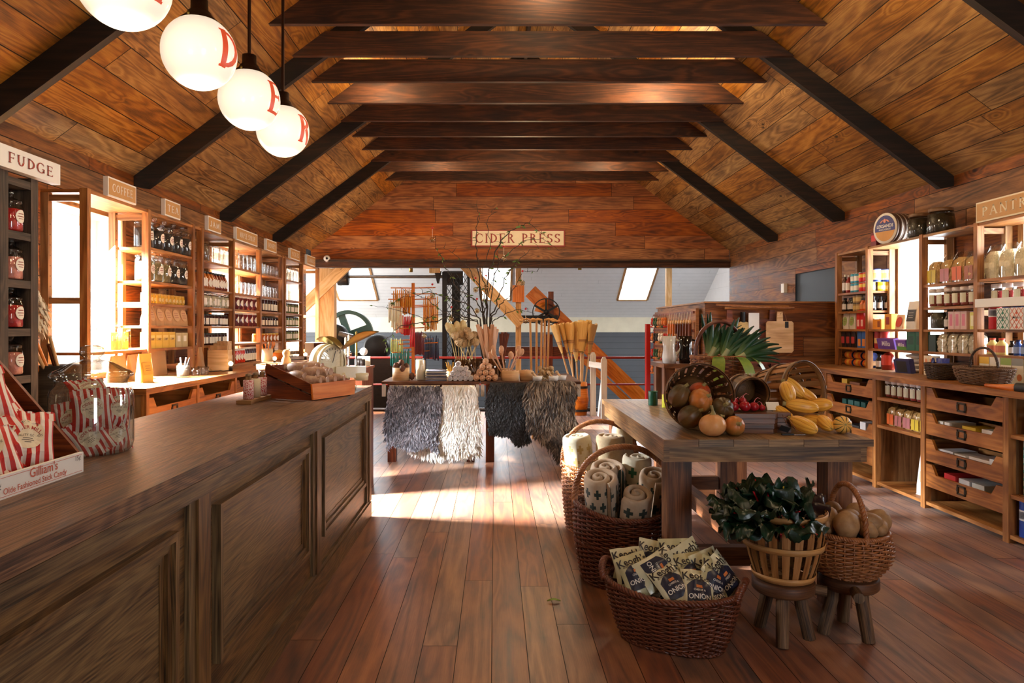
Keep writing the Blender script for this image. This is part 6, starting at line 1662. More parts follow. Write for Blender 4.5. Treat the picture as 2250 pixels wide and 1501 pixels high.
# stand behind the table with two jugs
t = thing('jug_stand', 'dark stand with sled feet behind the farm table carrying two jugs', 'stand', (1.75,6.1,0))
g = MB(); g.b2(1.4,2.1,5.85,6.35,1.09,1.125); part('tabletop', g, M['tleg'], t, True)
for x in (1.46, 2.06):
    g = MB(); g.b2(x-.045,x+.045,6.2,6.29,.09,1.09); part('leg', g, M['tleg'], t, True)
    g = MB(); g.b2(x-.045,x+.045,5.9,5.99,.09,1.09); part('leg', g, M['tleg'], t, True)
for y in (5.945, 6.245): g = MB(); g.b2(1.42,2.1,y-.045,y+.045,.0,.09); part('sled_foot', g, M['tleg'], t, True)
for nm, x, c, h in (('white',1.48,(236,234,228),.2),('black',1.62,(18,18,20),.2)):
    t = thing('jug', '%s glazed jug on the dark stand behind the leek basket' % nm, 'jug', (x,6.0,1.1255), 0, 'jugs on the dark stand'); g = MB()
    g.lathe([(.001,.0),(.055,.0),(.06,.05),(.05,.13),(.056,h+.03),(.051,h+.03),(.046,.13),(.05,.05),(.001,.01)], 18, fn=lambda a, z: 1+(.14*max(0, math.cos(a-PI))**8 if z > .15 else 0)); part('jug_body', g, col(*c, .12, coat=.6), t)
    g = MB(); g.tube([(.052,0,.2),(.09,0,.19),(.1,0,.13),(.06,0,.07)], .009, 8); part('handle', g, col(*c, .12, coat=.6), t)
# boards and pegs on the partition
t = thing('peg_rail', 'log peg rail with hanging cords on the stair partition', 'rail', (2.95,8.16,1.6)); g = MB(); g.tube([(PX(1590,8.15),8.12,1.665),(PX(1730,8.15),8.12,1.66)], .025, 8); part('rail', g, M['pine'], t, True)
g = MB(); g.tube([(PX(1570,8.15),8.09,1.69),(PX(1660,8.15),8.08,1.665),(PX(1740,8.15),8.09,1.655)], .014, 7); part('branch', g, W_tan, t, True)
for nm, px, py0, w, h, m, y in (('pale rounded cutting board with black tag',1713,722,.31,.36,'palew',8.1),('dark cutting board hung behind the pale one',1700,718,.31,.37,'redw',8.15),('reddish cutting board half hidden by the leeks',1605,700,.2,.4,'redw',8.14)):
    x = PX(px, 8.1); zt = PZ(706 if m == 'palew' else 702, 8.1); t = thing('hanging_cutting_board', '%s on the peg rail of the partition' % nm, 'board', (x,y,zt-.2), 0, 'cutting boards on the partition')
    g = MB(); r = .02; pl = [(-w/2+r,-h),(w/2-r,-h),(w/2,-h+r),(w/2,-r),(w/2-r,0),(.035,0),(.03,.11),(-.03,.11),(-.035,0),(-w/2+r,0),(-w/2,-r),(-w/2,-h+r)]
    g.prism(pl, (x,y-.012,zt), (1,0,0), (0,0,1), (0,.022,0)); part('board', g, M[m], t, True)
    if m == 'palew':
        g = MB(); g.box((x+.075,y-.018,zt-.04),(.04,.004,.07)); part('tag', g, M['black'], t, True); g = MB(); g.tube([(x,y-.016,zt+.08),(x+.04,y-.02,zt+.12),(x+.075,y-.02,zt)], .003, 5); part('cord', g, W_tan, t, True)
t = thing('white_board', 'small white board hanging behind the leeks on the peg rail', 'board', (PX(1657,8.1),8.12,1.2)); g = MB(); x = PX(1657,8.1); g.prism([(-.06,-.5),(.06,-.5),(.06,0),(-.06,0)], (x,8.105,1.6), (1,0,0), (0,0,1), (0,.015,0)); part('board', g, M['white'], t, True)
t = thing('hook_rail', 'dark hook rail low on the stair partition', 'rail', (3.0,8.17,1.1)); g = MB(); g.b2(2.75,3.5,8.15,8.19,.98,1.06); part('rail', g, M['redw'], t, True)
for k in range(6): g = MB(); g.tube([(2.8+.12*k,8.15,1.0),(2.8+.12*k,8.11,.98),(2.8+.12*k,8.1,1.02)], .008, 6); part('hook', g, M['black'], t, True)
# felt ornaments on the side of the partition
t = thing('ornament_board', 'pegged board of hanging felt ornaments on the side of the partition', 'display board', (2.4,9.4,1.2)); g = MB(); g.b2(2.375,2.415,8.35,10.5,.72,1.66); part('board', g, M['pine'], t, True)
ZO = [1.6,1.38,1.15,.92]
for z in ZO: g = MB(); g.b2(2.355,2.375,8.4,10.5,z,z+.03); part('peg_rail', g, M['redw'], t, True)
OC = [('red',(196,40,32)),('white',(236,228,216)),('black',(40,36,34)),('orange',(214,120,50)),('tan',(176,128,84)),('green',(40,80,50))]
k = 0
ADJ = ['nearest the room','second','third','fourth','fifth','sixth','seventh','eighth','ninth','tenth']
for r_, z in enumerate(ZO):
    for i in range(10):
        y = 10.42-.15*i if r_ else 10.42-.13*i
        if r_ == 0 and i > 6: break
        nm, c = OC[(i*5+r_*3+i//2) % 6]
        t = thing('felt_ornament', '%s felt ornament, %s from the red post, %s row of the pegged board' % (nm, ORD[i], ORD[r_]), 'ornament', (2.325,y,z-.1), 0, 'felt ornaments')
        g = MB(); s = .03; g.blob((0,0,.05), s*.85, 8, 6); g.blob((0,0,0), (s,s*1.1,s*1.4), 8, 6); part('felt_body', g, paint('felt_'+nm, srgb(*c), .95, sheen=.3) if ('f', nm) not in PC else PC[('f', nm)], t); PC[('f', nm)] = t.children[0].data.materials[0]
        g = MB(); g.blob((-.003,0,-.055), (s*1.1,s*1.2,s*.5), 8, 5); part('skirt', g, col(*OC[(i+r_) % 6][1], .9), t)
        g = MB(); g.tube([(0,0,.07),(0.01,0,.12)], .003, 4); part('cord', g, W_tan, t)
for i in range(9):
    y = 9.45-.125*i; t = thing('wooden_spoon_set', 'carved wooden spatula on a cord in the uppermost row, %s past the ornaments' % ORD[i], 'spatula', (2.33,y,1.3), 0, 'carved spatulas on the pegged board')
    g = MB(); g.tube([(0,0,.2),(0,0,-.2)], [.02,.028], 6, flat=.6); part('blade', g, M['orangew'] if i < 3 else M['redw'], t); g = MB(); g.blob((0,0,.2), (.02,.03,.03), 8, 6); part('knob', g, M['palew'], t); g = MB(); g.tube([(0,0,.22),(.01,0,.32)], .004, 4); part('cord', g, M['whitew'], t)
g = MB(); g.b2(PX(1419,10.7),PX(1428,10.7),10.66,10.76,.0,PZ(712,10.7)); g.b2(PX(1436,10.7),PX(1440,10.7),10.66,10.7,.0,PZ(720,10.7)); solo('red_post', g, M['red'], 'bright red painted post at the end of the ornament board', 'post', (PX(1424,10.7),10.7,0))
# ---------------------------------------------------------------- sheepskins
def hide(name, label, x0, x1, y, ztop, outline, mat, n, L, curl, seed, under=None, lock=.006, skin=.9):
    """fleece hanging over the table edge: thousands of tapering locks rooted on a draped skin"""
    rr = random.Random(seed); t = thing(name, label, 'sheepskin', ((x0+x1)/2, y, .35), 0, 'sheepskins over the display tables')
    w = x1-x0; zb = min(p[1] for p in outline)
    def low(u):
        x = u; pts = outline
        for (a, za), (b, zb_) in zip(pts, pts[1:]):
            if a <= x <= b: k = (x-a)/max(1e-6, b-a); k = k*k*(3-2*k); return za+(zb_-za)*k
        return pts[-1][1]
    def S(u, v):   # v 0 at the top edge, 1 at the bottom
        zl = low(u); z = ztop-(ztop-zl)*v
        tuck = .03*math.sin(PI*u)*math.sin(3*v)+.012*math.sin(9*u+seed)
        yy = y+.03-.035*min(1, v*6)-tuck*.5
        xx = x0+w*u+.015*math.sin(5*v+seed)
        return Vector((xx, yy, z))
    g = MB(); g.grid(S, 12, 14); part('skin', g, M['creamsign'] if skin > .5 else mat, t, True)
    g = MB(); vs = []; fs = []
    for i in range(n):
        u = rr.random(); v = rr.random()**.9*1.0
        edge = min(u, 1-u)
        p = S(u, v); 
        nd = Vector((rr.uniform(-.5,.5)+(u-.5)*1.1, -1+rr.uniform(-.3,.3), rr.uniform(-.6,.15)-.5*(v > .93))).normalized()
        l = L*rr.uniform(.6,1.15); dn = Vector((rr.uniform(-.35,.35)+curl*math.sin(11*u+7*v+seed)*.6, 0, -1))
        q1 = p+nd*l*.45+dn*l*.18; q2 = q1+(nd*.35+dn*.75+Vector((rr.uniform(-.4,.4)*curl,0,rr.uniform(-.2,.3)*curl))).normalized()*l*.45; q3 = q2+(dn+nd*.2+Vector((rr.uniform(-.8,.8)*curl,0,rr.uniform(-.1,.5)*curl))).normalized()*l*.3
        s = Vector((rr.uniform(.5,1), rr.uniform(-.5,.5), rr.uniform(-.3,.3))).normalized()*lock*rr.uniform(.6,1.3)
        o = len(vs); vs += [p-s*.6,p+s*.6,q1-s,q1+s,q2-s*.8,q2+s*.8,q3]
        fs += [(o,o+1,o+3,o+2),(o+2,o+3,o+5,o+4),(o+4,o+5,o+6)]
    g.add(vs, fs, None, True); part('fleece', g, mat, t, True)
    return t
def fur(name, c0, c1, c2, scale=3.5, mid=.5):
    t = NT(name); co = t.n('ShaderNodeTexCoord').outputs['Object']; isl = t.n('ShaderNodeNewGeometry').outputs['Random Per Island']
    n = t.noise(co, scale, 3, .6); f = t.math('ADD', t.math('MULTIPLY', n, .75), t.math('MULTIPLY', isl, .32))
    t.l(t.ramp(f, [(.36,c0),(mid,c1),(.78,c2)]), t.b.inputs['Base Color']); t.b.inputs['Roughness'].default_value = .6; t.b.inputs['Sheen Weight'].default_value = .25; return t.m
Fg = fur('grey_fleece', srgb(44,43,50), srgb(84,82,92), srgb(176,174,182)); Fw = fur('white_fleece', srgb(226,220,204), srgb(240,236,226), srgb(250,248,242))
Fb = fur('black_fleece', srgb(5,5,7), srgb(12,12,15), srgb(60,60,72), mid=.62); Fbr = fur('brown_fleece', srgb(30,23,18), srgb(70,57,45), srgb(160,142,120), 5)
Z8 = lambda py, d=7.45: PZ(py, d)
YS = 7.42
hide('sheepskin', 'white sheepskin trailing lowest beneath the grey one', PX(900,YS), PX(1048,YS), YS+.02, .8, [(0,Z8(985)),(.3,Z8(1000)),(.7,Z8(998)),(1,Z8(992))], Fw, 5200, .075, .5, 4)
hide('sheepskin', 'long haired white sheepskin hanging between the grey and black ones', PX(974,YS), PX(1046,YS), YS-.02, Z8(846), [(0,Z8(960)),(.5,Z8(992)),(1,Z8(978))], Fw, 4200, .08, .5, 5)
hide('sheepskin', 'curly grey sheepskin at the counter end of the display tables', PX(854,YS), PX(964,YS), YS-.05, Z8(846), [(0,Z8(975)),(.12,Z8(965)),(.5,Z8(978)),(.8,Z8(968)),(1,Z8(985))], Fg, 8000, .062, .9, 1)
hide('sheepskin', 'curly black sheepskin with a drooping corner', PX(1074,YS), PX(1160,YS), YS-.03, Z8(840), [(0,Z8(945)),(.4,Z8(950)),(.75,Z8(972)),(1,Z8(965))], Fb, 7000, .05, 1.1, 2, skin=.1)
hide('sheepskin', 'shaggy brown sheepskin tapering to a point at the wall end', PX(1163,YS), PX(1256,YS), YS-.05, Z8(836), [(0,Z8(930)),(.35,Z8(960)),(.68,Z8(996)),(.85,Z8(990)),(1,Z8(945))], Fbr, 6500, .1, .5, 3, skin=.1, lock=.007)
# ---------------------------------------------------------------- things on the display tables
TT = .8605
def wbox(label, x, y, r, h, m, sy=.8): 
    t = thing('bentwood_box', label, 'box', (x,y,TT), 0, 'bentwood boxes'); g = MB(); g.lathe([(.001,.002),(r,.002),(r,h),(r-.006,h),(r-.006,.01),(.001,.01)], 22, sy=sy); part('box_body', g, m, t); return t
wbox('pale round bentwood box holding pine cones at the counter end', PX(881,7.6), 7.6, .092, .14, M['palew'])
CONE = paint('pine_cone', srgb(110,66,44), .7, var=.4, scale=60, bump=.6)
for i, (px, py, d) in enumerate(((870,805,7.58),(882,798,7.6),(893,806,7.62),(884,810,7.54),(905,827,7.6),(876,803,7.66))):
    g = MB(); p = P(px, py, d); p.z = max(p.z, TT+.036); g.blob((0,0,0), (.032,.032,.038), 12, 8, fn=lambda q: 1+.16*math.cos(6*math.atan2(q.y,q.x)+9*q.z)); o = solo('pine_cone', g, CONE, 'brown pine cone %s' % ('in the pale round box, one of five' if i != 4 else 'lying on the table beside the pale round box'), 'pine cone', None, 'pine cones'); o.location = p
JG = jar('storage_jar','jar', .055,.24, M['glass'], M['creamsign'], .9, None, lab=None)
JG.put((PX(924,7.66),7.66,TT), 0, 'tall glass jar packed with cream brush heads beside the pine cones')
CL = paint('folded_cloth', srgb(224,218,206), .85, var=.1, scale=30, bump=.3)
for i in range(7):
    g = MB(); g.grid(lambda u, v: Vector(((u-.5)*.23, (v-.5)*.2, .018*math.sin(PI*v)**.3*math.sin(PI*u)**.25)), 10, 8); g.box((0,0,.002),(.22,.19,.004)); o = solo('folded_cloth', g, CL if i % 2 else col(136,142,166,.85), 'folded pale cloth in the stack beside the white towels, %s from the table' % ORD[i], 'cloth', None, 'folded cloths'); o.location = (PX(958,7.6), 7.62, TT+.0175*i); o.rotation_euler = (0,0,R.uniform(-.08,.08))
TWL = paint('white_towel', srgb(236,236,238), .9, var=.06, scale=60, bump=.4)
def roll_(name, label, cat, c, r, L, mat, spiral=True, grp=None, handle=None):
    t = thing(name, label, cat, c, 0, grp); g = MB(); m = rot(PI/2); g.lathe([(.001,-L/2),(r*.9,-L/2),(r,-L/2+.008),(r,L/2-.008),(r*.9,L/2),(.001,L/2)], 16, m); part('roll_body', g, mat, t)
    if spiral:
        g = MB(); g.tube([(r*.85*(1-k/26)*math.cos(k*.6), -L/2-.001, r*.85*(1-k/26)*math.sin(k*.6)) for k in range(24)], .0035, 4); part('spiral_edge', g, col(206,206,212), t)
    if handle:
        for s in (-1, 1):
            g = MB(); g.lathe([(.001,0),(.012,0),(.016,.02),(.01,.05),(.001,.052)], 10, rot(PI/2 if s < 0 else -PI/2), (0, s*L/2, 0)); part('handle', g, handle, t)
    return t
k = 0
for lay, n in enumerate((5,4,3,1)):
    for i in range(n):
        roll_('rolled_towel', 'white rolled towel in the pyramid, %s along the %s layer' % (ORD[i], ('bottom','second','third','top')[lay]), 'towel', (PX(990,7.6)+.055*(i+lay*.5), 7.6, TT+.0285+.05*lay), .0285, .2, TWL, True, 'rolled towels in the pyramid')
PIN = wood('rolling_pin_wood', srgb(176,130,96), srgb(206,162,128), srgb(224,186,152), .45, 18, .1, .2, .3)
for lay, n in enumerate((4,3,2,1)):
    for i in range(n):
        roll_('rolling_pin', 'pale rolling pin in the pyramid, %s along the %s layer' % (ORD[i], ('bottom','second','third','top')[lay]), 'rolling pin', (PX(1047,7.6)+.066*(i+lay*.5), 7.62, TT+.033+.057*lay), .033, .24, PIN, False, 'rolling pins in the pyramid', PIN)
AMB = glassy('smoky_amber_glass', (.62,.46,.34), .3)
for nm, px, d, r, h in (('nearer the counter',1016,7.95,.085,.21),('in front of the wooden laths',1048,7.9,.085,.22),('holding the laths',1077,7.95,.09,.22)):
    t = thing('ribbed_vase', 'ribbed amber glass vase %s' % nm, 'vase', (PX(px,d),d,TT), 0, 'amber vases'); g = MB(); g.lathe([(.001,.0),(r,.0),(r,h),(r-.008,h),(r-.008,.012),(.001,.012)], 32, fn=lambda a, z: 1+.03*math.cos(a*16)); part('vase_body', g, AMB, t)
PUF = paint('dried_flower', srgb(198,168,124), .9, var=.35, scale=120, bump=.8); PUF2 = paint('pale_brush_head', srgb(226,206,152), .9, var=.25, scale=120, bump=.8)
for i in range(11):
    px, py = ((1000,738),(1012,735),(1022,740),(1032,738),(1042,737),(1052,744),(1008,752),(1020,755),(1033,752),(1045,753),(1027,728))[i]; d = 7.9+.05*(i % 3); p = P(px, py, d)
    t = thing('dried_flower', 'dried round flower head in the amber vases, %s counted along the bunch' % ORD[i], 'dried flower', p, 0, 'dried flowers in the vases'); g = MB(); g.blob((0,0,0), .045, 14, 10, fn=lambda q: 1+.1*math.sin(17*q.x+13*q.z)+.08*math.sin(19*q.y), smooth=False); part('flower_head', g, PUF, t)
    g = MB(); b = Vector((PX(1016 if i % 2 else 1046, 7.93), 7.93, TT+.03))-p; g.tube([(0,0,-.03), b*.5+V(0,0,-.02), b], .005, 5); part('stem', g, PUF2, t)
for i, (px, py) in enumerate(((988,722),(996,726),(1006,720),(1018,718))):
    d = 8.0; p = P(px, py, d); t = thing('pampas_head', 'pale feathery seed head at the counter side of the vases, %s of four' % ORD[i], 'dried flower', p, 0, 'pale seed heads'); g = MB(); m = rot(0, -.5+.15*i, 0); g.lathe([(.001,-.12),(.03,-.08),(.045,0),(.03,.06),(.001,.08)], 10, m, smooth=False, fn=lambda a, z: 1+.15*math.sin(9*a+60*z)); part('flower_head', g, PUF2, t); b = Vector((PX(1010,7.95),7.95,TT+.03))-p; g = MB(); g.tube([(0,0,-.06), b], .005, 5); part('stem', g, PUF2, t)
for i in range(9):
    a = -.42+.105*i; px = 1049+5.5*i; base = Vector((PX(1077,7.95)+.04*math.sin(i*2), 7.95+.03*math.cos(i*2), TT+.015)); top = Vector((PX(px,7.9), 7.9+.04*(i % 3), Z8(713+5*(i % 3), 7.9)))
    g = MB(); dr = (top-base); g.bar(base, top, .042, .008, up=(math.sin(i),-1,.2)); solo('wooden_lath', g, PIN, 'flat pale wooden lath in the amber vase, %s from the flower side' % ORD[i], 'lath', base, 'laths in the vase')
t = thing('spoon_jar', 'small jar holding pale wooden spoons before the laths', 'jar', (PX(1112,7.75),7.75,TT)); g = MB(); g.lathe([(.001,.0),(.05,.0),(.065,.05),(.05,.1),(.055,.12),(.048,.12),(.045,.1),(.001,.01)], 16); part('jar_body', g, M['palew'], t)
for i in range(10):
    a = i*.63; top = Vector((PX(1112,7.75)+.17*math.cos(a), 7.75+.1*math.sin(a), TT+.3+.04*math.sin(i*2.1))); base = Vector((PX(1112,7.75)+.01*math.cos(a), 7.75+.01*math.sin(a), TT+.012)); t = thing('wooden_spoon', 'pale wooden spoon in the spoon jar, %s round the jar' % ORD[i], 'spoon', base, 0, 'spoons in the spoon jar')
    g = MB(); g.tube([(0,0,0), top-base], .006, 6); part('handle', g, PIN, t); g = MB(); g.blob(top-base, (.028,.012,.042), 10, 8, rot(0,.35*math.cos(a),0)); part('spoon_bowl', g, PIN, t)
for i in range(5):
    top = P(1100+4*i, 733-3*(i % 2), 8.2); base = Vector((PX(1100,8.2), 8.2, TT+.02)); g = MB(); g.tube([base, base.lerp(top,.6), top], [.008,.012,.02], 7, flat=.5); solo('spatula', g, M['redw'], 'red brown wooden spatula behind the pale spoons, %s of five' % ORD[i], 'spatula', base, 'red brown spatulas')
t = thing('ribbed_vase', 'dark vase holding the red brown spatulas behind the spoon jar', 'vase', (PX(1100,8.2),8.2,TT)); g = MB(); g.lathe([(.001,.0),(.06,.0),(.06,.2),(.052,.2),(.052,.01),(.001,.01)], 16); part('vase_body', g, AMB, t)
wbox('larger pale bentwood box below the wooden spoons', PX(1121,7.55), 7.55, .092, .11, M['palew'])
wbox('smaller bentwood box beside the larger one below the spoons', PX(1156,7.62), 7.62, .07, .11, M['palew'])
for i in range(12):
    a = i*2.4; c = Vector((PX(1121 if i < 7 else 1156,7.58)+(.05 if i < 7 else .025)*math.cos(a), (7.57 if i < 7 else 7.62)+(.04 if i < 7 else .02)*math.sin(a), TT+.09)); g = MB(); g.blob((0,0,0), (.02,.02,.028), 8, 6); o = solo('wooden_egg', g, PIN, 'small turned wooden piece heaped in the %s bentwood box' % ('larger' if i < 7 else 'smaller'), 'turned piece', None, 'turned pieces in the %s box' % ('larger' if i < 7 else 'smaller')); o.location = c
for i, px in enumerate((1181,1216,1234)):
    d = 7.55+.1*(i == 2); t = thing('mortar', 'small white mortar with its pestle, %s from the bentwood boxes' % ORD[i], 'mortar', (PX(px,d),d,TT), 0, 'white mortars'); g = MB(); g.lathe([(.001,.0),(.045,.0),(.055,.05),(.048,.05),(.035,.012),(.001,.01)], 18); part('bowl', g, M['white'], t); g = MB(); g.tube([(.0,0,.02),(-.05,-.01,.085)], [.014,.012], 8); g.blob((-.052,-.01,.088), .018, 8, 6); part('pestle', g, M['palew'], t)
g = MB()
for i in range(26):
    c = V(R.uniform(-.07,.07), R.uniform(-.04,.04), R.uniform(.02,.14)); g.blob(c, .022, 8, 6, fn=lambda q: 1+.1*math.sin(12*q.x))
t = thing('dried_bunch', 'bunch of dried seed heads lying behind the white mortars', 'dried bunch', (PX(1200,7.75),7.75,TT), kind=None); part('seed_heads', g, PUF, t); g = MB()
for i in range(12): a = i*.52; g.tube([(.02*math.cos(a),.02*math.sin(a),.02),(.07*math.cos(a),.05*math.sin(a)-.05,.004)], .003, 4)
part('stems', g, PUF2, t)
t = thing('fruit_bowl', 'small pale bowl of yellow dried flowers behind the towels', 'bowl', (PX(993,7.85),7.85,TT)); g = MB(); g.lathe([(.001,.0),(.04,.0),(.08,.09),(.075,.09),(.036,.008),(.001,.008)], 18); part('bowl', g, M['palew'], t); g = MB()
for i in range(14): a = i*.45; g.tube([(.02*math.cos(a),.02*math.sin(a),.07),(.07*math.cos(a),.05*math.sin(a),.17+.02*math.sin(i*3))], [.012,.004], 5)
part('contents', g, paint('yellow_petals', srgb(214,166,66), .7, var=.3), t)
for i in range(6):
    g = MB(); x = PX(940+11*i,7.95); g.blob((0,0,.05), (.04,.035,.05), 10, 8, fn=lambda q: 1+.12*math.sin(11*q.x+7*q.z), smooth=False); o = solo('brush_head', g, PUF2, 'cream brush head behind the folded cloths, %s from the glass jar' % ORD[i], 'brush', None, 'cream brush heads'); o.location = (x, 7.95, TT)
# candle rack
cx, cy = PX(908,8.3), 8.3
t = thing('candle_rack', 'wooden candle drying rack with arms of dipped candles on the display table', 'rack', (cx,cy,TT))
g = MB(); g.b2(cx-.018,cx+.018,cy-.018,cy+.018,TT+.02,Z8(622,8.3)); part('post', g, M['orangew'], t, True); g = MB(); g.b2(cx-.12,cx+.12,cy-.09,cy+.09,TT,TT+.02); part('base', g, M['orangew'], t, True)
ARM = [(634,862,955,0),(647,862,958,.05),(659,858,957,-.05),(672,860,950,.08),(676,870,957,-.08),(722,880,948,0),(748,862,950,.06),(756,880,962,-.06),(765,862,948,.03),(774,865,948,-.03)]
for py, a, b, dy in ARM: g = MB(); g.tube([(PX(a,8.3),cy+dy-.12,PZ(py,8.3)),(cx,cy+dy*.3,PZ(py,8.3)+.005),(PX(b,8.3),cy+dy+.1,PZ(py-3,8.3))], .006, 6); part('arm', g, M['orangew'], t, True)
WAXC = {'orange':(232,160,60),'amber':(206,130,40),'cream':(240,226,186),'pink':(236,160,140),'red':(206,40,48),'wine':(106,34,42),'teal':(40,140,130),'yellow green':(206,216,130),'navy':(40,44,70)}
WX = {k_: paint('wax_'+k_.replace(' ','_'), srgb(*v), .4, var=.06) for k_, v in WAXC.items()}
CR = [('orange',868,905,10,636,676,-.1),('amber',872,902,9,648,690,-.06),('orange',930,960,9,650,712,.08),('orange',934,958,7,664,725,.02),('cream',859,880,7,662,708,-.14),('cream',864,884,6,676,722,-.1),('pink',872,886,5,690,730,-.04),('red',880,903,9,692,735,0),('red',905,913,3,716,760,-.12),('wine',914,932,8,728,778,-.05),('navy',930,962,10,738,790,.05),('yellow green',863,886,7,745,775,-.1),('teal',862,900,11,768,806,-.08)]
CRN = ['topmost counter-side','inner counter-side','topmost wall-side','second wall-side','middle counter-side','lower counter-side','inner middle','central','short central','wall-side central','low wall-side','low counter-side','lowest counter-side']
for ci, (nm, a, b, n, y0, y1, dy) in enumerate(CR):
    z1, z0 = PZ(y0,8.3), PZ(y1,8.3); g = MB(); L = z1-z0
    g.lathe([(.001,0),(.0095,.004),(.009,L*.6),(.006,L*.95),(.002,L*.97),(.002,L)], 7); me = g.mesh('taper_candle', WX[nm])
    for i in range(n):
        x = PX(a+(b-a)*(i/(n-1)), 8.3); solo('taper_candle', me, None, '%s dipped candle, %s along the %s arm of the candle rack' % (nm, ORD[i], CRN[ci]), 'candle', None, '%s candles on the candle rack' % nm).location = (x, cy+dy+R.uniform(-.02,.02), max(z0+R.uniform(-.02,.02), TT+.004))
# willow branches with baubles
BRK = paint('willow_bark', srgb(66,54,42), .8, var=.4, scale=50); WLF = paint('willow_leaf', srgb(110,140,60), .5, var=.3, c2=srgb(70,106,44))
bx, by = PX(1068,8.05), 8.05
t = thing('willow_branches', 'tall bunch of curling willow branches rising from behind the vases', 'branches', (bx,by,TT)); lv = MB()
rb = random.Random(12); TIPS = []
def branch(pts, r0):
    g = MB(); pl = []
    for i in range(len(pts)-1):
        p, q = Vector(pts[i]), Vector(pts[i+1]); n = 5
        for k in range(n): f = k/n; pl.append(p.lerp(q, f)+Vector((rb.uniform(-1,1),rb.uniform(-1,1),rb.uniform(-.6,.6)))*.016*(0 if i == 0 and k == 0 else 1))
    pl.append(Vector(pts[-1])); m = len(pl); g.tube(pl, [r0*(1-.8*k/(m-1)) for k in range(m)], 5); part('branch', g, BRK, t, True)
    return pl
B0 = Vector((bx,by,TT+.03)); 
def bp(px, py, dd=0): return P(px, py, by+dd)
PATHS = [([(1066,700),(1052,620),(1050,570),(1046,520),(1052,470),(1048,440)],.011),([(1070,690),(1072,610),(1085,560),(1108,520),(1135,500),(1160,490),(1200,520)],.012),([(1078,700),(1092,660),(1110,610),(1135,575),(1165,550),(1215,545)],.01),([(1060,690),(1040,655),(1010,640),(985,600),(970,570),(960,545)],.009),([(1056,700),(1030,670),(985,655),(945,640),(915,650),(880,655)],.009),([(1064,690),(1058,640),(1030,590),(1000,560),(975,545)],.008),([(1080,700),(1100,670),(1120,650),(1150,597),(1180,597)],.009),([(1084,705),(1110,690),(1140,680),(1175,690)],.008),([(1070,690),(1066,640),(1060,600),(1075,540),(1070,480),(1090,455)],.009),([(1050,705),(1000,690),(960,705),(925,710),(880,715),(850,745),(845,775)],.009),([(1054,700),(1010,680),(970,690),(930,700),(870,680),(820,672)],.008),([(1075,680),(1085,600),(1110,560),(1150,530),(1190,525),(1240,555)],.008),([(1048,706),(980,690),(940,660),(900,640),(860,672)],.006),([(1062,690),(1080,620),(1096,590),(1092,545),(1100,520)],.007)]
for i, (pp, r0) in enumerate(PATHS):
    dd = [0]+[rb.uniform(-.12,.12)*(k+1)/len(pp) for k in range(len(pp))]
    pl = branch([B0]+[bp(x, y, dd[k+1]) for k, (x, y) in enumerate(pp)], r0)
    TIPS.append(pl)
    for k in range(len(pl)//3, len(pl), 1):
        for q in range(rb.choice((0,0,1,2)) if i in (1,2,4,9,10,11,3,12) else rb.choice((0,0,0,1))):
            if pl[k].z < 1.2: continue
            a = rb.uniform(0,6.28); L = rb.uniform(.03,.07); d = Vector((math.cos(a), math.sin(a)*.6, rb.uniform(-1.2,.3))).normalized(); s = d.cross(Vector((0,1,.3))).normalized()*L*.17; p = pl[k]
            lv.add([p, p+d*L*.5+s, p+d*L, p+d*L*.5-s], [(0,1,2,3)], None, True)
    for k in range(len(pl)//2, len(pl), 4):
        p = pl[k]; a = rb.uniform(-1,1); e = p+Vector((a*.09, rb.uniform(-.04,.04), rb.uniform(.0,.1))); g = MB(); g.tube([p, p.lerp(e,.5)+Vector((.012,0,.008)), e], [.0035,.0025,.0012], 4); part('twig', g, BRK, t, True)
o = part('leaves', lv, WLF, t, True)
BAU = glassy('amber_bauble_glass', (.92,.82,.62), .4)
for i, (px, py) in enumerate(((950,527),(1148,622),(1107,568),(950,651),(1045,637),(1048,683),(992,701),(932,738),(1155,705),(1068,632))):
    p = P(px, py, by-.05); tt = thing('glass_bauble', 'small amber bauble on a red ribbon in the willow, %s counted from the sign end' % ORD[i], 'bauble', p, 0, 'baubles in the willow')
    g = MB(); g.blob((0,0,0), .031, 14, 10); part('bauble', g, BAU, tt); g = MB(); g.blob((0,0,-.004), .016, 8, 6, fn=lambda q: 1+.2*math.sin(9*q.x)); part('dried_filling', g, col(150,120,70), tt); g = MB(); g.tube([(0,0,.03),(0,0,.13)], .0018, 4); part('string', g, M['creamsign'], tt); g = MB(); g.box((0,0,.135),(.02,.012,.02),rot(.3,.5,.2)); part('ribbon_bow', g, M['red'], tt)
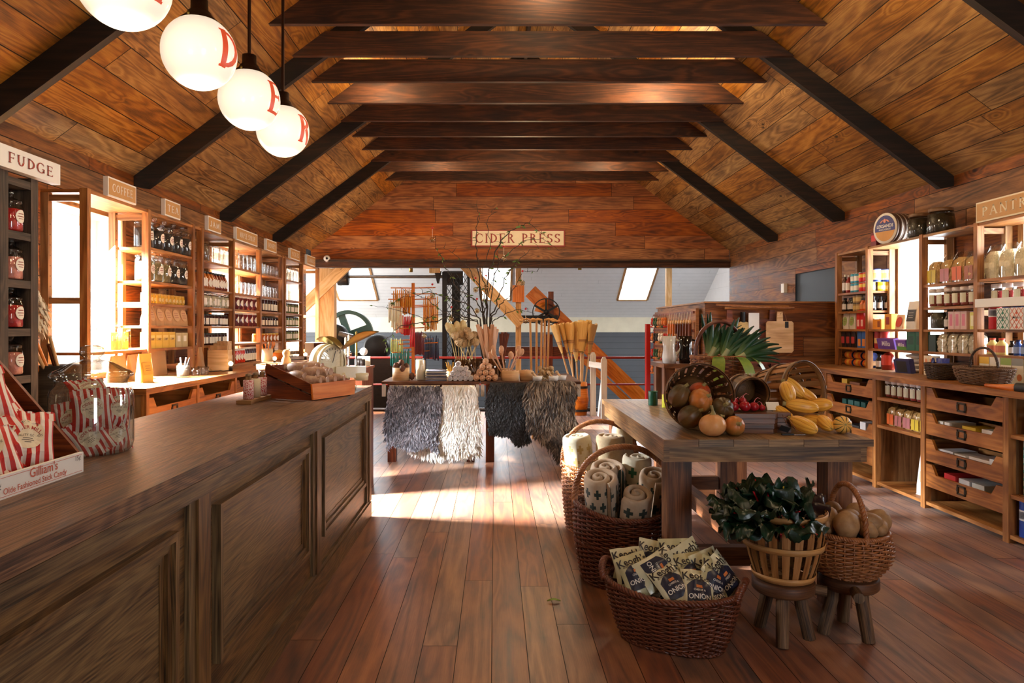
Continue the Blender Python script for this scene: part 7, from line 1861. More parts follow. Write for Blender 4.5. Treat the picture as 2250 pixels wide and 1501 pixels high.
# long canes behind the tables, brooms in a barrel, white stand
CAN = paint('honey_cane', srgb(222,160,84), .4, var=.12, scale=30)
for i, (px, pb) in enumerate(((1165,1171),(1179,1179),(1190,1187),(1197,1195),(1206,1199))):
    y = 9.05+.02*i; top = P(px, 708, y); bot = Vector((PX(pb, y), y+.05, 0.0)); t = thing('hooked_cane', 'honey coloured cane with crooked top behind the display table, %s from the timber post' % ORD[i], 'cane', bot, 0, 'hooked canes')
    g = MB(); g.tube([(0,0,0.002), top-bot], [.017,.014], 8); part('shaft', g, CAN, t); g = MB(); s = 1 if i > 2 else -1
    g.tube([top-bot, top-bot+V(.0,-.01,.03), top-bot+V(s*.05,-.02,.04), top-bot+V(s*.1,-.02,.015), top-bot+V(s*.14,-.02,.02)], [.014,.015,.016,.014,.012], 8); part('crook', g, CAN, t)
t = thing('barrel', 'small wooden keg holding the straw brooms beside the display table', 'barrel', (PX(1273,11.6),11.6,0)); g = MB(); g.lathe([(.001,.0),(.12,.0),(.155,.26),(.125,.54),(.115,.54),(.14,.26),(.11,.02),(.001,.02)], 22); part('staves', g, M['orangew'], t)
for z in (.08,.46): g = MB(); g.lathe([(.135+.008,z-.02),(.147,z+.02)], 22); part('hoop', g, M['iron'], t)
STW = NT('broom_straw'); uvb = STW.n('ShaderNodeUVMap').outputs[0]; nb = STW.noise(STW.map(uvb, (90, 1.2, 1)), 1, 3, .7)
STW.l(STW.ramp(nb, [(.2,srgb(176,126,54)),(.5,srgb(228,184,102)),(.8,srgb(244,214,146))]), STW.b.inputs['Base Color']); STW.b.inputs['Roughness'].default_value = .7; STW.bump(nb, .5, .01)
STH = col(110,40,30)
for i, (px, py, lean, dy) in enumerate(((1218,715,-.15,.0),(1232,712,-.09,.03),(1250,710,-.04,-.03),(1262,730,0,.06),(1275,708,.03,-.05),(1290,710,.07,.02),(1303,713,.11,-.02),(1285,705,.05,.07))):
    y = 11.55+dy; base = Vector((PX(1273,11.6)+.06*math.sin(i*2.2), 11.6+.05*math.cos(i*2.2), .025)); top = P(px, py, y); d = (top-base).normalized(); m = d.to_track_quat('Z','Y').to_matrix(); L = (top-base).length
    t = thing('straw_broom', 'straw broom standing head up in the keg, %s from the canes' % ORD[i], 'broom', base, 0, 'straw brooms in the keg')
    g = MB(); hl = .5; g.tube([(0,0,0), d*(L-hl)], .014, 8); part('handle', g, M['palew'], t)
    g = MB(); pr = [(.022,0),(.05,.05),(.085,.14),(.12,.3),(.155,.5)]
    def ff(u, v):
        z = v*hl; r = .022+.133*(v**.72); a = 2*PI*u
        return d*(L-hl)+m @ Vector((r*math.cos(a)*(1 if v < .98 else .97), .34*r*math.sin(a), z+ (.02*math.sin(40*u)*v if v > .9 else 0)))
    g.grid(ff, 24, 10, True, uvf=lambda u, v: (u, v)); tp = [ff(k/24, 1) for k in range(24)]; g.poly(tp); part('straw_head', g, STW.m, t)
    for v in (.36,.4,.44): g = MB(); g.tube([ff(k/24, v)+(ff(k/24, v)-(d*(L-hl)+d*(v*hl)))*.02 for k in range(24)], .0035, 4, True); part('stitching', g, STH, t)
    g = MB(); g.tube([ff(k/16, .03) for k in range(16)], .008, 5, True); part('binding', g, M['brass'], t)
t = thing('white_trestle', 'whitewashed wooden trestle stand beside the broom keg', 'trestle', (PX(1315,11.3),11.4,0))
for px, y, z in ((1303,11.5,PZ(774,11.5)),(1327,11.1,PZ(785,11.1))):
    g = MB(); x = PX(px, y); g.b2(x-.045,x+.045,y-.03,y+.03,0,z-.05); g.prism([(x-.045,z-.05),(x+.045,z-.05),(x+.02,z),(x-.02,z)], (0,y-.03,0), (1,0,0), (0,0,1), (0,.06,0)); part('leg', g, M['whitew'], t, True)
g = MB(); g.bar((PX(1296,11.45),11.46,PZ(800,11.4)), (PX(1330,11.1),11.16,PZ(806,11.1)), .04, .09); part('cross_rail', g, M['whitew'], t, True)
g = MB(); g.bar((PX(1318,11.2),11.28,0.02), (PX(1326,11.1),11.17,.6), .04, .05); part('brace', g, M['whitew'], t, True)
# ---------------------------------------------------------------- railing and machinery of the mill room
t = thing('mill_railing', 'low red and dark railing across the opening to the mill room', 'railing', (0,12.1,0))
for z, m, r in ((.92,'signred',.022),(.46,'signred',.016),(.03,'iron',.03)):
    g = MB(); g.tube([(XL+.05,12.1,z),(4.0,12.1,z)], r, 8); part('rail', g, M[m], t, True)
for x in (-2.4,-1.2,0,1.35,2.6): g = MB(); g.tube([(x,12.1,0),(x,12.1,.92)], .018, 8); part('post', g, M['iron'], t, True)
def mill(name, label, cat, loc, parts, grp=None):
    t = thing(name, label, cat, loc, 0, grp)
    for nm, g, m in parts: part(nm, g, m, t, True)
    return t
def B(f): g = MB(); f(g); return g
d = 12.75
mill('timber_post', 'pale timber post at the shelving end of the opening', 'post', (PX(720,d),d,0), [('post', B(lambda g: g.b2(PX(704,d),PX(737,d),d-.1,d+.1,ZM,ZH-.1)), M['timber'])])
mill('timber_brace', 'pale diagonal brace above the candles shelf', 'brace', (PX(730,d),d-.02,2), [('brace', B(lambda g: g.bar(P(785,560,12.62), P(640,700,12.62), .08, .2, up=(0,0,1))), M['timber'])])
d = 13.1
mill('timber_post', 'tan timber post hung with a board in the middle of the opening', 'post', (PX(1139,d),d,0), [('post', B(lambda g: g.b2(PX(1133,d),PX(1145,d),d-.05,d+.05,ZM,ZH+.5)), M['timber'])])
mill('hanging_board', 'square pale board fixed on the middle timber post', 'board', (PX(1140,13.03),13.03,PZ(663,13)), [('board', B(lambda g: g.b2(PX(1126,13),PX(1152,13),13.0,13.04,PZ(664,13),PZ(627,13))), M['orangew'])])
mill('timber_brace', 'long tan diagonal brace leading down to the middle post', 'brace', (PX(1080,d),d,2), [('brace', B(lambda g: g.bar(P(1000,560,13.0), P(1146,712,13.0), .1, .2)), M['timber'])])
d = 13.4
mill('timber_post', 'slim timber post near the stair partition end of the opening', 'post', (PX(1469,d),d,0), [('post', B(lambda g: g.b2(PX(1463,d),PX(1475,d),d-.05,d+.05,ZM,ZH+.6)), M['timber'])])
d = 13.6
mill('stair_string', 'red brown diagonal timber descending behind the brooms', 'timber', (PX(1290,d),d,0), [('timber', B(lambda g: g.bar(P(1165,640,d), P(1440,905,d), .12, .27)), M['orangew'])])
mill('stair_string', 'lower parallel brown timber below the diagonal one', 'timber', (PX(1290,13.5),13.5,0), [('timber', B(lambda g: g.bar(P(1260,770,13.5), P(1420,920,13.5), .1, .12)), M['orangew'])])
mill('cross_timber', 'dark red horizontal timber behind the canes', 'timber', (PX(1190,14),14,0), [('timber', B(lambda g: g.b2(PX(1100,14),PX(1245,14),13.95,14.1,PZ(785,14),PZ(762,14))), M['redw'])])
mill('upright_timber', 'red brown upright timber behind the canes', 'timber', (PX(1207,13.8),13.8,0), [('timber', B(lambda g: g.b2(PX(1199,13.8),PX(1214,13.8),13.75,13.9,ZM,PZ(735,13.8))), M['redw'])])
# overhead line shaft with pulleys
d = 13.5
def drum(px0, px1, py, r, d): return B(lambda g: g.lathe([(.001,0),(r,0),(r*1.04,.02),(r*1.04,abs(PX(px1,d)-PX(px0,d))-.02),(r,abs(PX(px1,d)-PX(px0,d))),(.001,abs(PX(px1,d)-PX(px0,d)))], 24, rot(0,PI/2), (PX(px0,d), d, PZ(py,d))))
zs = PZ(608,d)
mill('line_shaft', 'long steel line shaft with pulley under the white boarded ceiling', 'shaft', (PX(860,d),d,zs), [('shaft', B(lambda g: g.tube([(PX(738,d),d,zs),(PX(975,d),d,zs)], .032, 12)), M['steel']), ('pulley', drum(742,766,611,.14,d), M['iron']), ('bearing', B(lambda g: (g.b2(PX(944,d),PX(968,d),d-.1,d+.1,PZ(600,d),ZH+.3), )), M['timber']), ('bracket', B(lambda g: g.prism([(-.07,.1),(.07,.1),(.02,-.13),(-.02,-.13)], (PX(963,d),d-.05,zs), (1,0,0), (0,0,1), (0,.1,0))), M['iron'])])
d = 13.3
mill('belt_drum', 'dark belt drum at the end of the line shaft', 'drum', (PX(998,d),d,PZ(610,d)), [('drum', drum(974,1018,611,.13,d), M['iron']), ('belt', B(lambda g: (g.b2(PX(994,d),PX(1011,d),d-.15,d-.14,ZM,PZ(612,d)), g.b2(PX(994,d),PX(1011,d),d+.14,d+.15,ZM,PZ(612,d)))), M['black'])])
def mesh_cage(g):
    x0, x1, z0, z1 = PX(976,d), PX(1032,d), PZ(790,d), PZ(600,d); y = d-.25; s = .085
    n = int((z1-z0)/s)+8
    for sg in (1, -1):
        for k in range(-8, n):
            za = z0+k*s*1.6; pts = []
            for i in range(9): x = x0+(x1-x0)*i/8; z = za+sg*(x-x0)*1.6 + (0 if sg > 0 else (x1-x0)*1.6); pts.append((x,y,z))
            pts = [p for p in pts if z0 < p[2] < z1]
            if len(pts) > 1: g.tube(pts, .0055, 4)
mill('belt_guard', 'black chain link guard cage around the drive belt', 'guard cage', (PX(1004,d),d-.25,0), [('upright', B(lambda g: g.b2(PX(974,d),PX(984,d),d-.28,d-.22,.0,PZ(600,d))), M['black']), ('upright', B(lambda g: g.b2(PX(1028,d),PX(1034,d),d-.28,d-.22,.0,PZ(600,d))), M['black']), ('wire_mesh', B(mesh_cage), M['black']), ('crossbar', B(lambda g: g.b2(PX(974,d),PX(1034,d),d-.28,d-.22,PZ(790,d),PZ(783,d))), M['black'])])
def wheel(g, c, r, w, rim, nsp, spw, hub, tilt=0):
    m = rot(PI/2); c = Vector(c)
    g.lathe([(r-rim,-w/2),(r,-w/2),(r,w/2),(r-rim,w/2),(r-rim,-w/2)], 48, m, c, smooth=False)
    for k in range(nsp):
        a = 2*PI*k/nsp+tilt; g.bar(c, c+Vector((math.cos(a)*(r-rim/2),0,math.sin(a)*(r-rim/2))), w*.6, spw, up=(-math.sin(a),0,math.cos(a)))
    g.lathe([(.001,-w*.7),(hub,-w*.7),(hub,w*.7),(.001,w*.7)], 20, m, c)
d = 14.0
mill('flywheel', 'large dark green flywheel with broad spokes beyond the scale', 'flywheel', (PX(766,d),d,PZ(736,d)), [('wheel', B(lambda g: wheel(g, P(766,736,d), .49, .14, .075, 4, .13, .1, .35)), M['green'])])
mill('press_drum', 'dark blue grey machine drum before the green flywheel', 'machine', (PX(745,13.2),13.2,PZ(745,13.2)), [('drum', B(lambda g: g.lathe([(.001,0),(.2,0),(.22,.03),(.22,.3),(.16,.34),(.001,.34)], 24, rot(PI/2), P(742,738,13.4))), M['black']), ('pedestal', B(lambda g: g.b2(PX(738,13.2),PX(752,13.2),13.1,13.3,ZM,PZ(750,13.2))), M['black']), ('shaft', B(lambda g: g.tube([P(745,733,13.0), P(775,741,13.0)], .05, 10)), M['steel'])])
mill('press_motor', 'black rounded motor housing beside the green flywheel', 'machine', (PX(838,13.4),13.4,0), [('housing', B(lambda g: g.lathe([(.001,0),(.2,0),(.24,.06),(.24,.5),(.2,.56),(.001,.56)], 28, rot(PI/2), P(836,762,13.8))), M['black']), ('bed', B(lambda g: g.b2(PX(800,13.5),PX(880,13.5),13.2,13.9,ZM,PZ(788,13.5))), M['iron'])])
mill('press_bed', 'dark machine bed below the flywheel', 'machine', (PX(770,13.7),13.7,0), [('bed', B(lambda g: g.b2(PX(740,13.6),PX(815,13.6),13.7,14.3,ZM,PZ(775,13.6))), M['black'])])
d = 13.2
mill('spoked_wheel', 'thin rimmed black spoked wheel on a dark beam in the mill room', 'wheel', (PX(1200,d),d,PZ(685,d)), [('wheel', B(lambda g: wheel(g, P(1200,686,d), .26, .05, .018, 6, .04, .05, .52)), M['black']), ('beam', B(lambda g: g.b2(PX(1146,d),PX(1226,d),d+.06,d+.16,PZ(710,d),PZ(693,d))), M['black'])])
mill('wheel_post', 'short red brown post rising behind the spoked wheel', 'post', (PX(1210,13.5),13.5,1.5), [('post', B(lambda g: g.b2(PX(1204,13.5),PX(1216,13.5),13.45,13.55,PZ(700,13.5),PZ(641,13.5))), M['redw']), ('bearing_arch', B(lambda g: g.lathe([(.02,0),(.23,0),(.23,.04),(.02,.04)], 16, rot(PI/2), P(1200,690,13.5), a0=1.2, a1=2.9)), M['orangew'])])
for px, y0, y1, m in ((903,582,598,'brass'),(1274,580,593,'brass')):
    dd = 12.9; t = thing('downlight', 'small brass cylinder downlight under the header, above the %s' % ('line shaft' if px < 1000 else 'brooms'), 'light', (PX(px,dd),dd,PZ(y1,dd)), 0, 'brass downlights'); g = MB(); g.lathe([(.03,PZ(y1,dd)),(.034,PZ(y1,dd)),(.034,ZH+.0),(.001,ZH+.0)], 14, None, (PX(px,dd),dd,0)); part('housing', g, M[m], t, True); g = MB(); g.lathe([(.001,PZ(y1,dd)+.02),(.03,PZ(y1,dd)+.02)], 14, None, (PX(px,dd),dd,0)); part('lamp', g, glow('downlight_lamp', (1,.8,.55), 3), t, True)
t = thing('security_camera', 'small round white camera on the gable above the CANDLES sign', 'camera', (PX(717,12.4),12.4,PZ(568,12.4))); g = MB(); g.lathe([(.001,0),(.055,0),(.06,.02),(.05,.06),(.001,.07)], 16, rot(PI/2), (PX(717,12.4),12.46,PZ(568,12.4))); part('dome', g, M['white'], t, True); g = MB(); g.disc((PX(718,12.38),12.385,PZ(568,12.4)), .022, (0,-1,0), 12); part('lens', g, M['black'], t, True)
# ---------------------------------------------------------------- globe lamps lettered C I D E R
GLB = NT('opal_glass')
GLB.b.inputs['Base Color'].default_value = (.95,.9,.82,1); GLB.b.inputs['Roughness'].default_value = .15
GLB.b.inputs['Emission Color'].default_value = (1,.86,.66,1); GLB.b.inputs['Emission Strength'].default_value = .5
LTR = paint('orange_red_letter', srgb(206,70,36), .4, var=.2, scale=40); LTR.node_tree.nodes['Principled BSDF'].inputs['Emission Color'].default_value = (.75,.09,.03,1); LTR.node_tree.nodes['Principled BSDF'].inputs['Emission Strength'].default_value = .4
GX, GZ, GR = -1.3, 2.63, .158
for ch, y in (('I',2.47),('D',3.1),('E',3.73),('R',4.32)):
    t = thing('pendant_globe', 'glowing white globe pendant with red letter %s' % ch, 'pendant lamp', (GX,y,GZ), 0, 'lettered globe lamps')
    zc = ZW+SLOPE*(GX-XL)
    g = MB(); g.tube([(0,0,GR+.06),(0,0,zc-GZ)], .0095, 8); part('rod', g, M['rod'], t)
    g = MB(); g.lathe([(.001,GR+.075),(.036,GR+.075),(.037,GR+.03),(.05,GR+.018),(.052,GR+.008),(.086,GR-.022),(.084,GR-.03),(.001,GR-.03)], 22); 
    part('gallery', g, M['rod'], t)
    for k in range(3):
        g = MB(); a = k*2.094+.4; g.blob((.088*math.cos(a),.088*math.sin(a),GR-.018), .007, 8, 6); part('screw', g, M['brass'], t)
    g = MB(); g.lathe([(.0753,GR*.878)]+[(GR*math.sin(q), GR*math.cos(q)) for q in [.5+i*(PI-.5)/18 for i in range(18)]]+[(.001,-GR)], 36); part('globe', g, GLB.m, t)
    quads, W = serif2d(ch, .17, bold=1.25); g = MB()
    for f in quads:
        n = 4
        P2 = lambda u, v: ((f[0][0]*(1-u)+f[3][0]*u)*(1-v)+(f[1][0]*(1-u)+f[2][0]*u)*v, (f[0][1]*(1-u)+f[3][1]*u)*(1-v)+(f[1][1]*(1-u)+f[2][1]*u)*v)
        def S(u, v):
            x, z = P2(u, v); az = x/GR-.22; el = z/GR; rr = GR+.0012
            return Vector((rr*math.cos(el)*math.cos(az), rr*math.cos(el)*math.sin(az), rr*math.sin(el)))
        g.grid(S, n, 2)
    part('letter', g, LTR, t)
    light('globe_light', 'POINT', (GX, y, GZ-.2), 5, (1,.76,.5), shadow_soft_size=.03).parent = None
# ---------------------------------------------------------------- things on the counter
CT = .9905
def stripes(name, per=.03, bg=srgb(238,226,214), fg=srgb(192,34,26)):
    t = NT(name); sp = t.n('ShaderNodeSeparateXYZ'); t.l(t.n('ShaderNodeUVMap').outputs[0], sp.inputs[0])
    f = t.math('LESS_THAN', t.math('FRACT', t.math('MULTIPLY', sp.outputs[0], 1/per)), .5)
    n = t.noise(t.n('ShaderNodeTexCoord').outputs['Object'], 30, 3)
    t.l(t.mix(f, t.mix(n, bg, tuple(x*.88 for x in bg)), fg), t.b.inputs['Base Color']); t.b.inputs['Roughness'].default_value = .55; t.bump(n, .3, .004); return t.m
STP = stripes('red_white_striped_paper', .025); LABC = paint('cream_round_label', srgb(236,222,190), .6, var=.05); INK = col(60,44,36); RINK = col(170,40,28)
def goods_bag(seed, lab=True):
    t = thing('striped_bag', 'bag', 'bag'); w, h, d = .155, .18, .05; S = pillow(w, h, d, seed)
    rr = random.Random(seed); a1, a2 = rr.uniform(0,6), rr.uniform(0,6)
    S2 = lambda u, v, s=1: S(u, v, s)+Vector((0,0,.009*s*math.sin(3*u*6+a1+4*v)*(1 if abs(v-.5) > .25 else .3)*math.sin(PI*u)))
    g = MB(); uv = lambda u, v: (u*w, v*h)
    g.grid(lambda u, v: S2(u, v, 1), 16, 16, False, uvf=uv); g.grid(lambda u, v: S2(1-u, v, -1), 16, 16, False, uvf=uv)
    g.grid(lambda u, v: Vector(((u-.5)*w*.99, h*.47-.001-.028*v*math.cos(.3), .006+.004*v)), 6, 2, True, uvf=uv); part('paper_bag', g, STP, t)
    if lab:
        on = lambda x, y, e=.0015: S2(x/w+.5, y/h+.5, 1)+Vector((0,0,e)); R0 = .047; y0 = .008
        g = MB()
        for k in range(20):
            for q in range(3):
                a, b = 2*PI*k/20, 2*PI*(k+1)/20; r0, r1 = R0*q/3, R0*(q+1)/3
                c = [(r0*math.cos(a),r0*math.sin(a)),(r1*math.cos(a),r1*math.sin(a)),(r1*math.cos(b),r1*math.sin(b)),(r0*math.cos(b),r0*math.sin(b))]
                g.poly([on(x, y+y0) for x, y in c])
        part('round_label', g, LABC, t)
        g = MB(); 
        def arcf(R1, up=1): return lambda x, y: on((R1+y*up)*math.sin(x/R1), y0+up*(R1+y*up)*math.cos(x/R1)*1.0, .0026)
        letter_sans(g, 'CIDER MILL', .0165, None, None, None, .012, 0, 0, lambda x, y: on((.05+y)*math.sin(x/.05), y0-.03+(.05+y)*math.cos(x/.05), .0026)); part('lettering', g, RINK, t, label='red lettering')
        g = MB(); letter_sans(g, 'QUALITY GOODS', .0105, None, None, None, .002, 0, 0, lambda x, y: on(x, y+y0-.005, .0026))
        letter_sans(g, 'HARVEST PROVISIONS', .007, None, None, None, 0, 0, 0, lambda x, y: on((.041+y)*math.sin(x/.041), y0+(.041+y)*math.cos(x/.041), .0026))
        for q, ww in ((-.015,.03),(-.021,.036),(-.027,.02)): g.grid(lambda u, v: on((u-.5)*ww, y0+q+.0018*v, .0026), 6, 1)
        part('lettering', g, INK, t, label='dark lettering')
    return Proto(t)
GB = [goods_bag(5), goods_bag(17), goods_bag(29, False)]
def face(az, tiltback, roll=0):
    """bag face normal turned to azimuth az (0 = +X), leaning back by tiltback"""
    n = Vector((math.cos(az)*math.cos(tiltback), math.sin(az)*math.cos(tiltback), math.sin(tiltback))); up = Vector((0,0,1)); x = up.cross(n).normalized(); y = n.cross(x)
    return (Matrix((x, y, n)).transposed() @ Matrix.Rotation(roll, 3, 'Z')).to_euler()
# stepped candy box, its lettered front facing the aisle
bx0, bx1, by0, by1 = -1.235, -1.485, 1.5, 2.116
t = thing('candy_box', 'stepped dark wooden candy box with white lettered front on the counter', 'display box', ((bx0+bx1)/2, 1.8, CT))
g = MB(); g.b2(bx0-.012, bx0, by0, by1, CT, CT+.06); part('front_board', g, M['white'], t, True, 'white lettered front board')
for y in (by0, by1-.012):
    g = MB(); g.prism([(bx0-.012,0),(bx0-.012,.062),(bx1,.335),(bx1-.02,.335),(bx1-.02,0)], (0,y,CT), (1,0,0), (0,0,1), (0,.012,0)); part('side_board', g, M['redw'], t, True)
g = MB(); g.b2(bx1-.02, bx1-.008, by0+.012, by1-.012, CT, CT+.33); g.b2(bx1-.008, bx0-.012, by0+.012, by1-.012, CT+.0, CT+.01); part('back_board', g, M['redw'], t, True)
g = MB(); g.b2(-1.36,-1.35,by0+.012,by1-.012,CT+.01,CT+.15); g.b2(bx1-.008,-1.35,by0+.012,by1-.012,CT+.14,CT+.15); part('step', g, M['redw'], t, True)
g = MB(); OX = (bx0+.0015, 1.89, CT+.036); letter_sans(g, "Gilliam's", .036, (bx0+.0015,1.93,CT+.044), (0,1,0), (0,0,1), .008); letter_sans(g, 'Olde Fashioned Stick Candy', .023, (bx0+.0015,1.90,CT+.018), (0,1,0), (0,0,1), .006); part('lettering', g, col(206,96,66), t, True, 'red lettering')
g = MB(); letter_sans(g, '15¢', .02, (bx0+.0015,2.085,CT+.046), (0,1,0), (0,0,1), 0); letter_sans(g, '15¢', .024, (bx0+.0015,1.745,CT+.034), (0,1,0), (0,0,1), 0); part('lettering', g, col(50,46,44), t, True, 'dark price lettering')
g = MB()
for z in (.006,.054): g.b2(bx0+.0012,bx0+.0018,by0+.01,by1-.01,CT+z,CT+z+.001)
part('lettering', g, col(206,96,66), t, True, 'thin red border lines')
for i, (x, y, z, az, tb, rl, k, lab) in enumerate((
  (-1.325,1.83,CT+.118,-.7,.55,.1,0,'striped bag at the front step of the candy box, nearer the camera'), (-1.32,1.985,CT+.118,-.75,.5,-.12,1,'striped bag at the front step of the candy box beside the glass jar'),
  (-1.425,1.95,CT+.245,-.75,.5,.12,0,'striped bag on the upper step of the candy box beside its side board'), (-1.43,1.79,CT+.24,-.7,.5,.0,1,'striped bag on the upper step of the candy box nearer the camera'),
  (-1.47,1.84,CT+.36,-.7,.5,-.2,1,'striped bag standing highest at the back of the candy box'), (-1.315,1.69,CT+.11,-.7,.5,.1,0,'striped bag at the front corner of the candy box, cut by the frame'), (-1.36,1.95,CT+.14,-.6,.6,.25,2,'unlabelled striped bag tucked behind the front bag'), (-1.45,2.01,CT+.23,-.6,.5,.3,2,'unlabelled striped bag tucked at the side board'))):
    GB[k].put((x, y, z), 0, lab, 'striped bags in the candy box', rotv=face(az, tb, rl), scale=.92)
g = MB(); g.grid(lambda u, v: Vector((-1.335-.05*v, 1.78+.19*u, CT+.165+.01*v+.01*math.sin(4*u))), 6, 3); solo('paper_note', g, M['paper'], 'white handwritten paper note lying between the striped bags', 'note', (-1.35,1.88,CT+.16))
# big glass jar
JX, JY = -1.395, 2.44
t = thing('cookie_jar', 'large clear glass jar with knobbed lid full of striped bags on the counter', 'jar', (JX,JY,CT))
g = MB(); g.lathe([(.001,.003),(.112,.003),(.124,.012),(.131,.035),(.131,.2),(.126,.222),(.112,.236),(.11,.25),(.116,.256),(.116,.262)], 44); part('glass', g, M['thick'], t)
g = MB(); g.lathe([(.122,.262),(.13,.266),(.13,.273),(.118,.283),(.106,.288),(.075,.306),(.068,.31),(.05,.318),(.026,.322),(.022,.328),(.034,.337),(.04,.35),(.034,.364),(.018,.371),(.001,.372)], 44, fn=lambda a, z: 1+(.03*math.cos(a*12) if z > .33 else 0)); part('lid', g, M['thick'], t)
for i, (dx, dy, z, az, tb, rl, k, lab) in enumerate((
  (.03,-.055,.155,-.9,.1,.05,0,'facing the room in the upper part'),(.06,.04,.15,-.4,.1,-.1,1,'facing the aisle in the upper part'),(.055,.04,.06,-.4,.1,.15,0,'low and facing the far end of the counter'),(.02,-.055,.06,-.8,.1,.5,0,'low and crumpled at the front'),(-.05,-.02,.11,-1.4,.1,.2,1,'at the wall side'),(-.04,.05,.06,2.4,.1,.2,2,'at the back'),(.0,-.01,.21,-.8,1.0,.1,0,'lying on top under the lid'))):
    GB[k].put((JX+dx, JY+dy, CT+z), 0, 'striped bag inside the glass jar, %s' % lab, 'striped bags in the glass jar', rotv=face(az, tb, rl), scale=.8)
# spool stand
t = thing('spool_stand', 'low wooden spool stand with five posts on the counter', 'stand', (-1.42,4.3,CT)); g = MB(); g.b2(-1.462,-1.378,3.98,4.62,CT,CT+.022); part('base_board', g, M['table'], t, True)
TW = NT('red_white_twine'); u_ = TW.n('ShaderNodeTexCoord').outputs['Object']; ck = TW.n('ShaderNodeTexVoronoi'); ck.inputs['Scale'].default_value = 190; TW.l(u_, ck.inputs['Vector']); TW.l(TW.mix(TW.math('GREATER_THAN', ck.outputs['Distance'], .46), srgb(160,16,30), srgb(206,176,170)), TW.b.inputs['Base Color']); TW.b.inputs['Roughness'].default_value = .8
CRT = paint('cream_twine', srgb(196,180,150), .85, var=.1, scale=160)
for i in range(5):
    y = 4.06+.12*i; g = MB(); g.box((-1.42,y,CT+.022+.068),(.026,.026,.136)); g.lathe([(.018,CT+.155),(.017,CT+.166),(.001,CT+.172)], 10, None, (-1.42,y,0)); part('post', g, M['table'], t, True)
    if i < 4:
        s = thing('twine_spool', '%s twine spool on the wooden stand, %s from the room end' % (('red speckled','cream')[i % 2], ORD[i]), 'spool', (-1.42,y,CT+.0225), 0, 'twine spools'); g = MB(); g.lathe([(.02,.0),(.029,.002),(.029,.11),(.02,.112),(.02,.0)], 18); part('wound_twine', g, TW.m if i % 2 == 0 else CRT, s)
# slatted display box of wrapped bars
c = Vector((-1.16, 4.47, CT)); u = Vector((.42,.907,0)); v = Vector((-.80,.6,0)).normalized()
v = Vector((-u.y, u.x, 0)); O = Vector((-1.085, 4.205, CT)); Lf, Ls = .375, .36
t = thing('display_box', 'tilted orange brown wooden box of paper wrapped bars at the end of the counter', 'display box', O)
up = Vector((0,0,1)); k = Vector((0,0,1))
g = MB(); g.prism([(0,0),(Ls,0),(Ls,.14),(0,.02)], O, v, k, u*.012); part('side_board', g, M['redw'], t, True)
g = MB(); g.prism([(0,0),(Ls,0),(Ls,.14),(0,.02)], O+u*(Lf-.012), v, k, u*.012); part('side_board', g, M['redw'], t, True)
g = MB(); g.prism([(0,.035),(Ls,.155),(Ls,.215),(0,.095)], O-u*.006, v, k, u*.01); part('side_board', g, M['redw'], t, True)
g = MB(); g.prism([(0,.035),(Ls,.155),(Ls,.215),(0,.095)], O+u*(Lf-.004), v, k, u*.01); part('side_board', g, M['redw'], t, True)
g = MB(); g.prism([(-.012,.005),(Lf+.02,.005),(Lf+.02+.012,.1),(-.024,.1)], O-v*.012, u, k, v*.012); part('front_board', g, M['orangew'], t, True)
g = MB(); g.prism([(0,.0),(Lf,.0),(Lf,.2),(0,.2)], O+v*Ls, u, k, v*.012); part('back_board', g, M['redw'], t, True)
g = MB(); g.poly([O+u*.01+k*.045, O+u*(Lf-.01)+k*.045, O+u*(Lf-.01)+v*Ls+k*.15, O+u*.01+v*Ls+k*.15]); part('tray', g, M['redw'], t, True)
WRP = paint('printed_wrapper', srgb(188,158,130), .6, var=.3, scale=34, c2=srgb(150,104,84), bump=.4)
for i in range(14):
    a, b = .07+.078*(i % 4 if i < 8 else (i % 3)+.4),   .10+.085*(i//4 if i < 8 else (i-8)//3+.4); z = .06+b*.33+(.018 if i < 8 else .055)
    s = thing('wrapped_bar', 'paper wrapped bar heaped in the tilted box, %s from its front corner' % ORD[i], 'wrapped bar', O+u*a+v*b+k*z, math.atan2(v.y,v.x)+R.uniform(-.3,.3), 'wrapped bars in the tilted box'); g = MB(); g.tube([(-.085,0,0),(-.065,0,0),(-.055,0,0),(0,0,.004),(.055,0,0),(.065,0,0),(.085,0,0)], [.024,.012,.026,.03,.026,.012,.024], 10, flat=.75); part('wrapper', g, WRP, s)
    g = MB(); g.tube([(.064,-.018,.0),(.066,0,.014),(.064,.018,.0)], .003, 4); part('tie', g, CRT, s)
for i in range(3):
    s = thing('wrapped_bar', 'paper wrapped bar showing through the open side of the tilted box, %s from the back' % ORD[i], 'wrapped bar', O+u*.03+v*(.29-.1*i)+k*(.1-.03*i), math.atan2(v.y,v.x), 'wrapped bars in the tilted box'); g = MB(); g.tube([(-.06,0,0),(-.045,0,0),(0,0,0),(.045,0,0),(.06,0,0)], [.014,.008,.02,.008,.014], 8); part('wrapper', g, WRP, s)
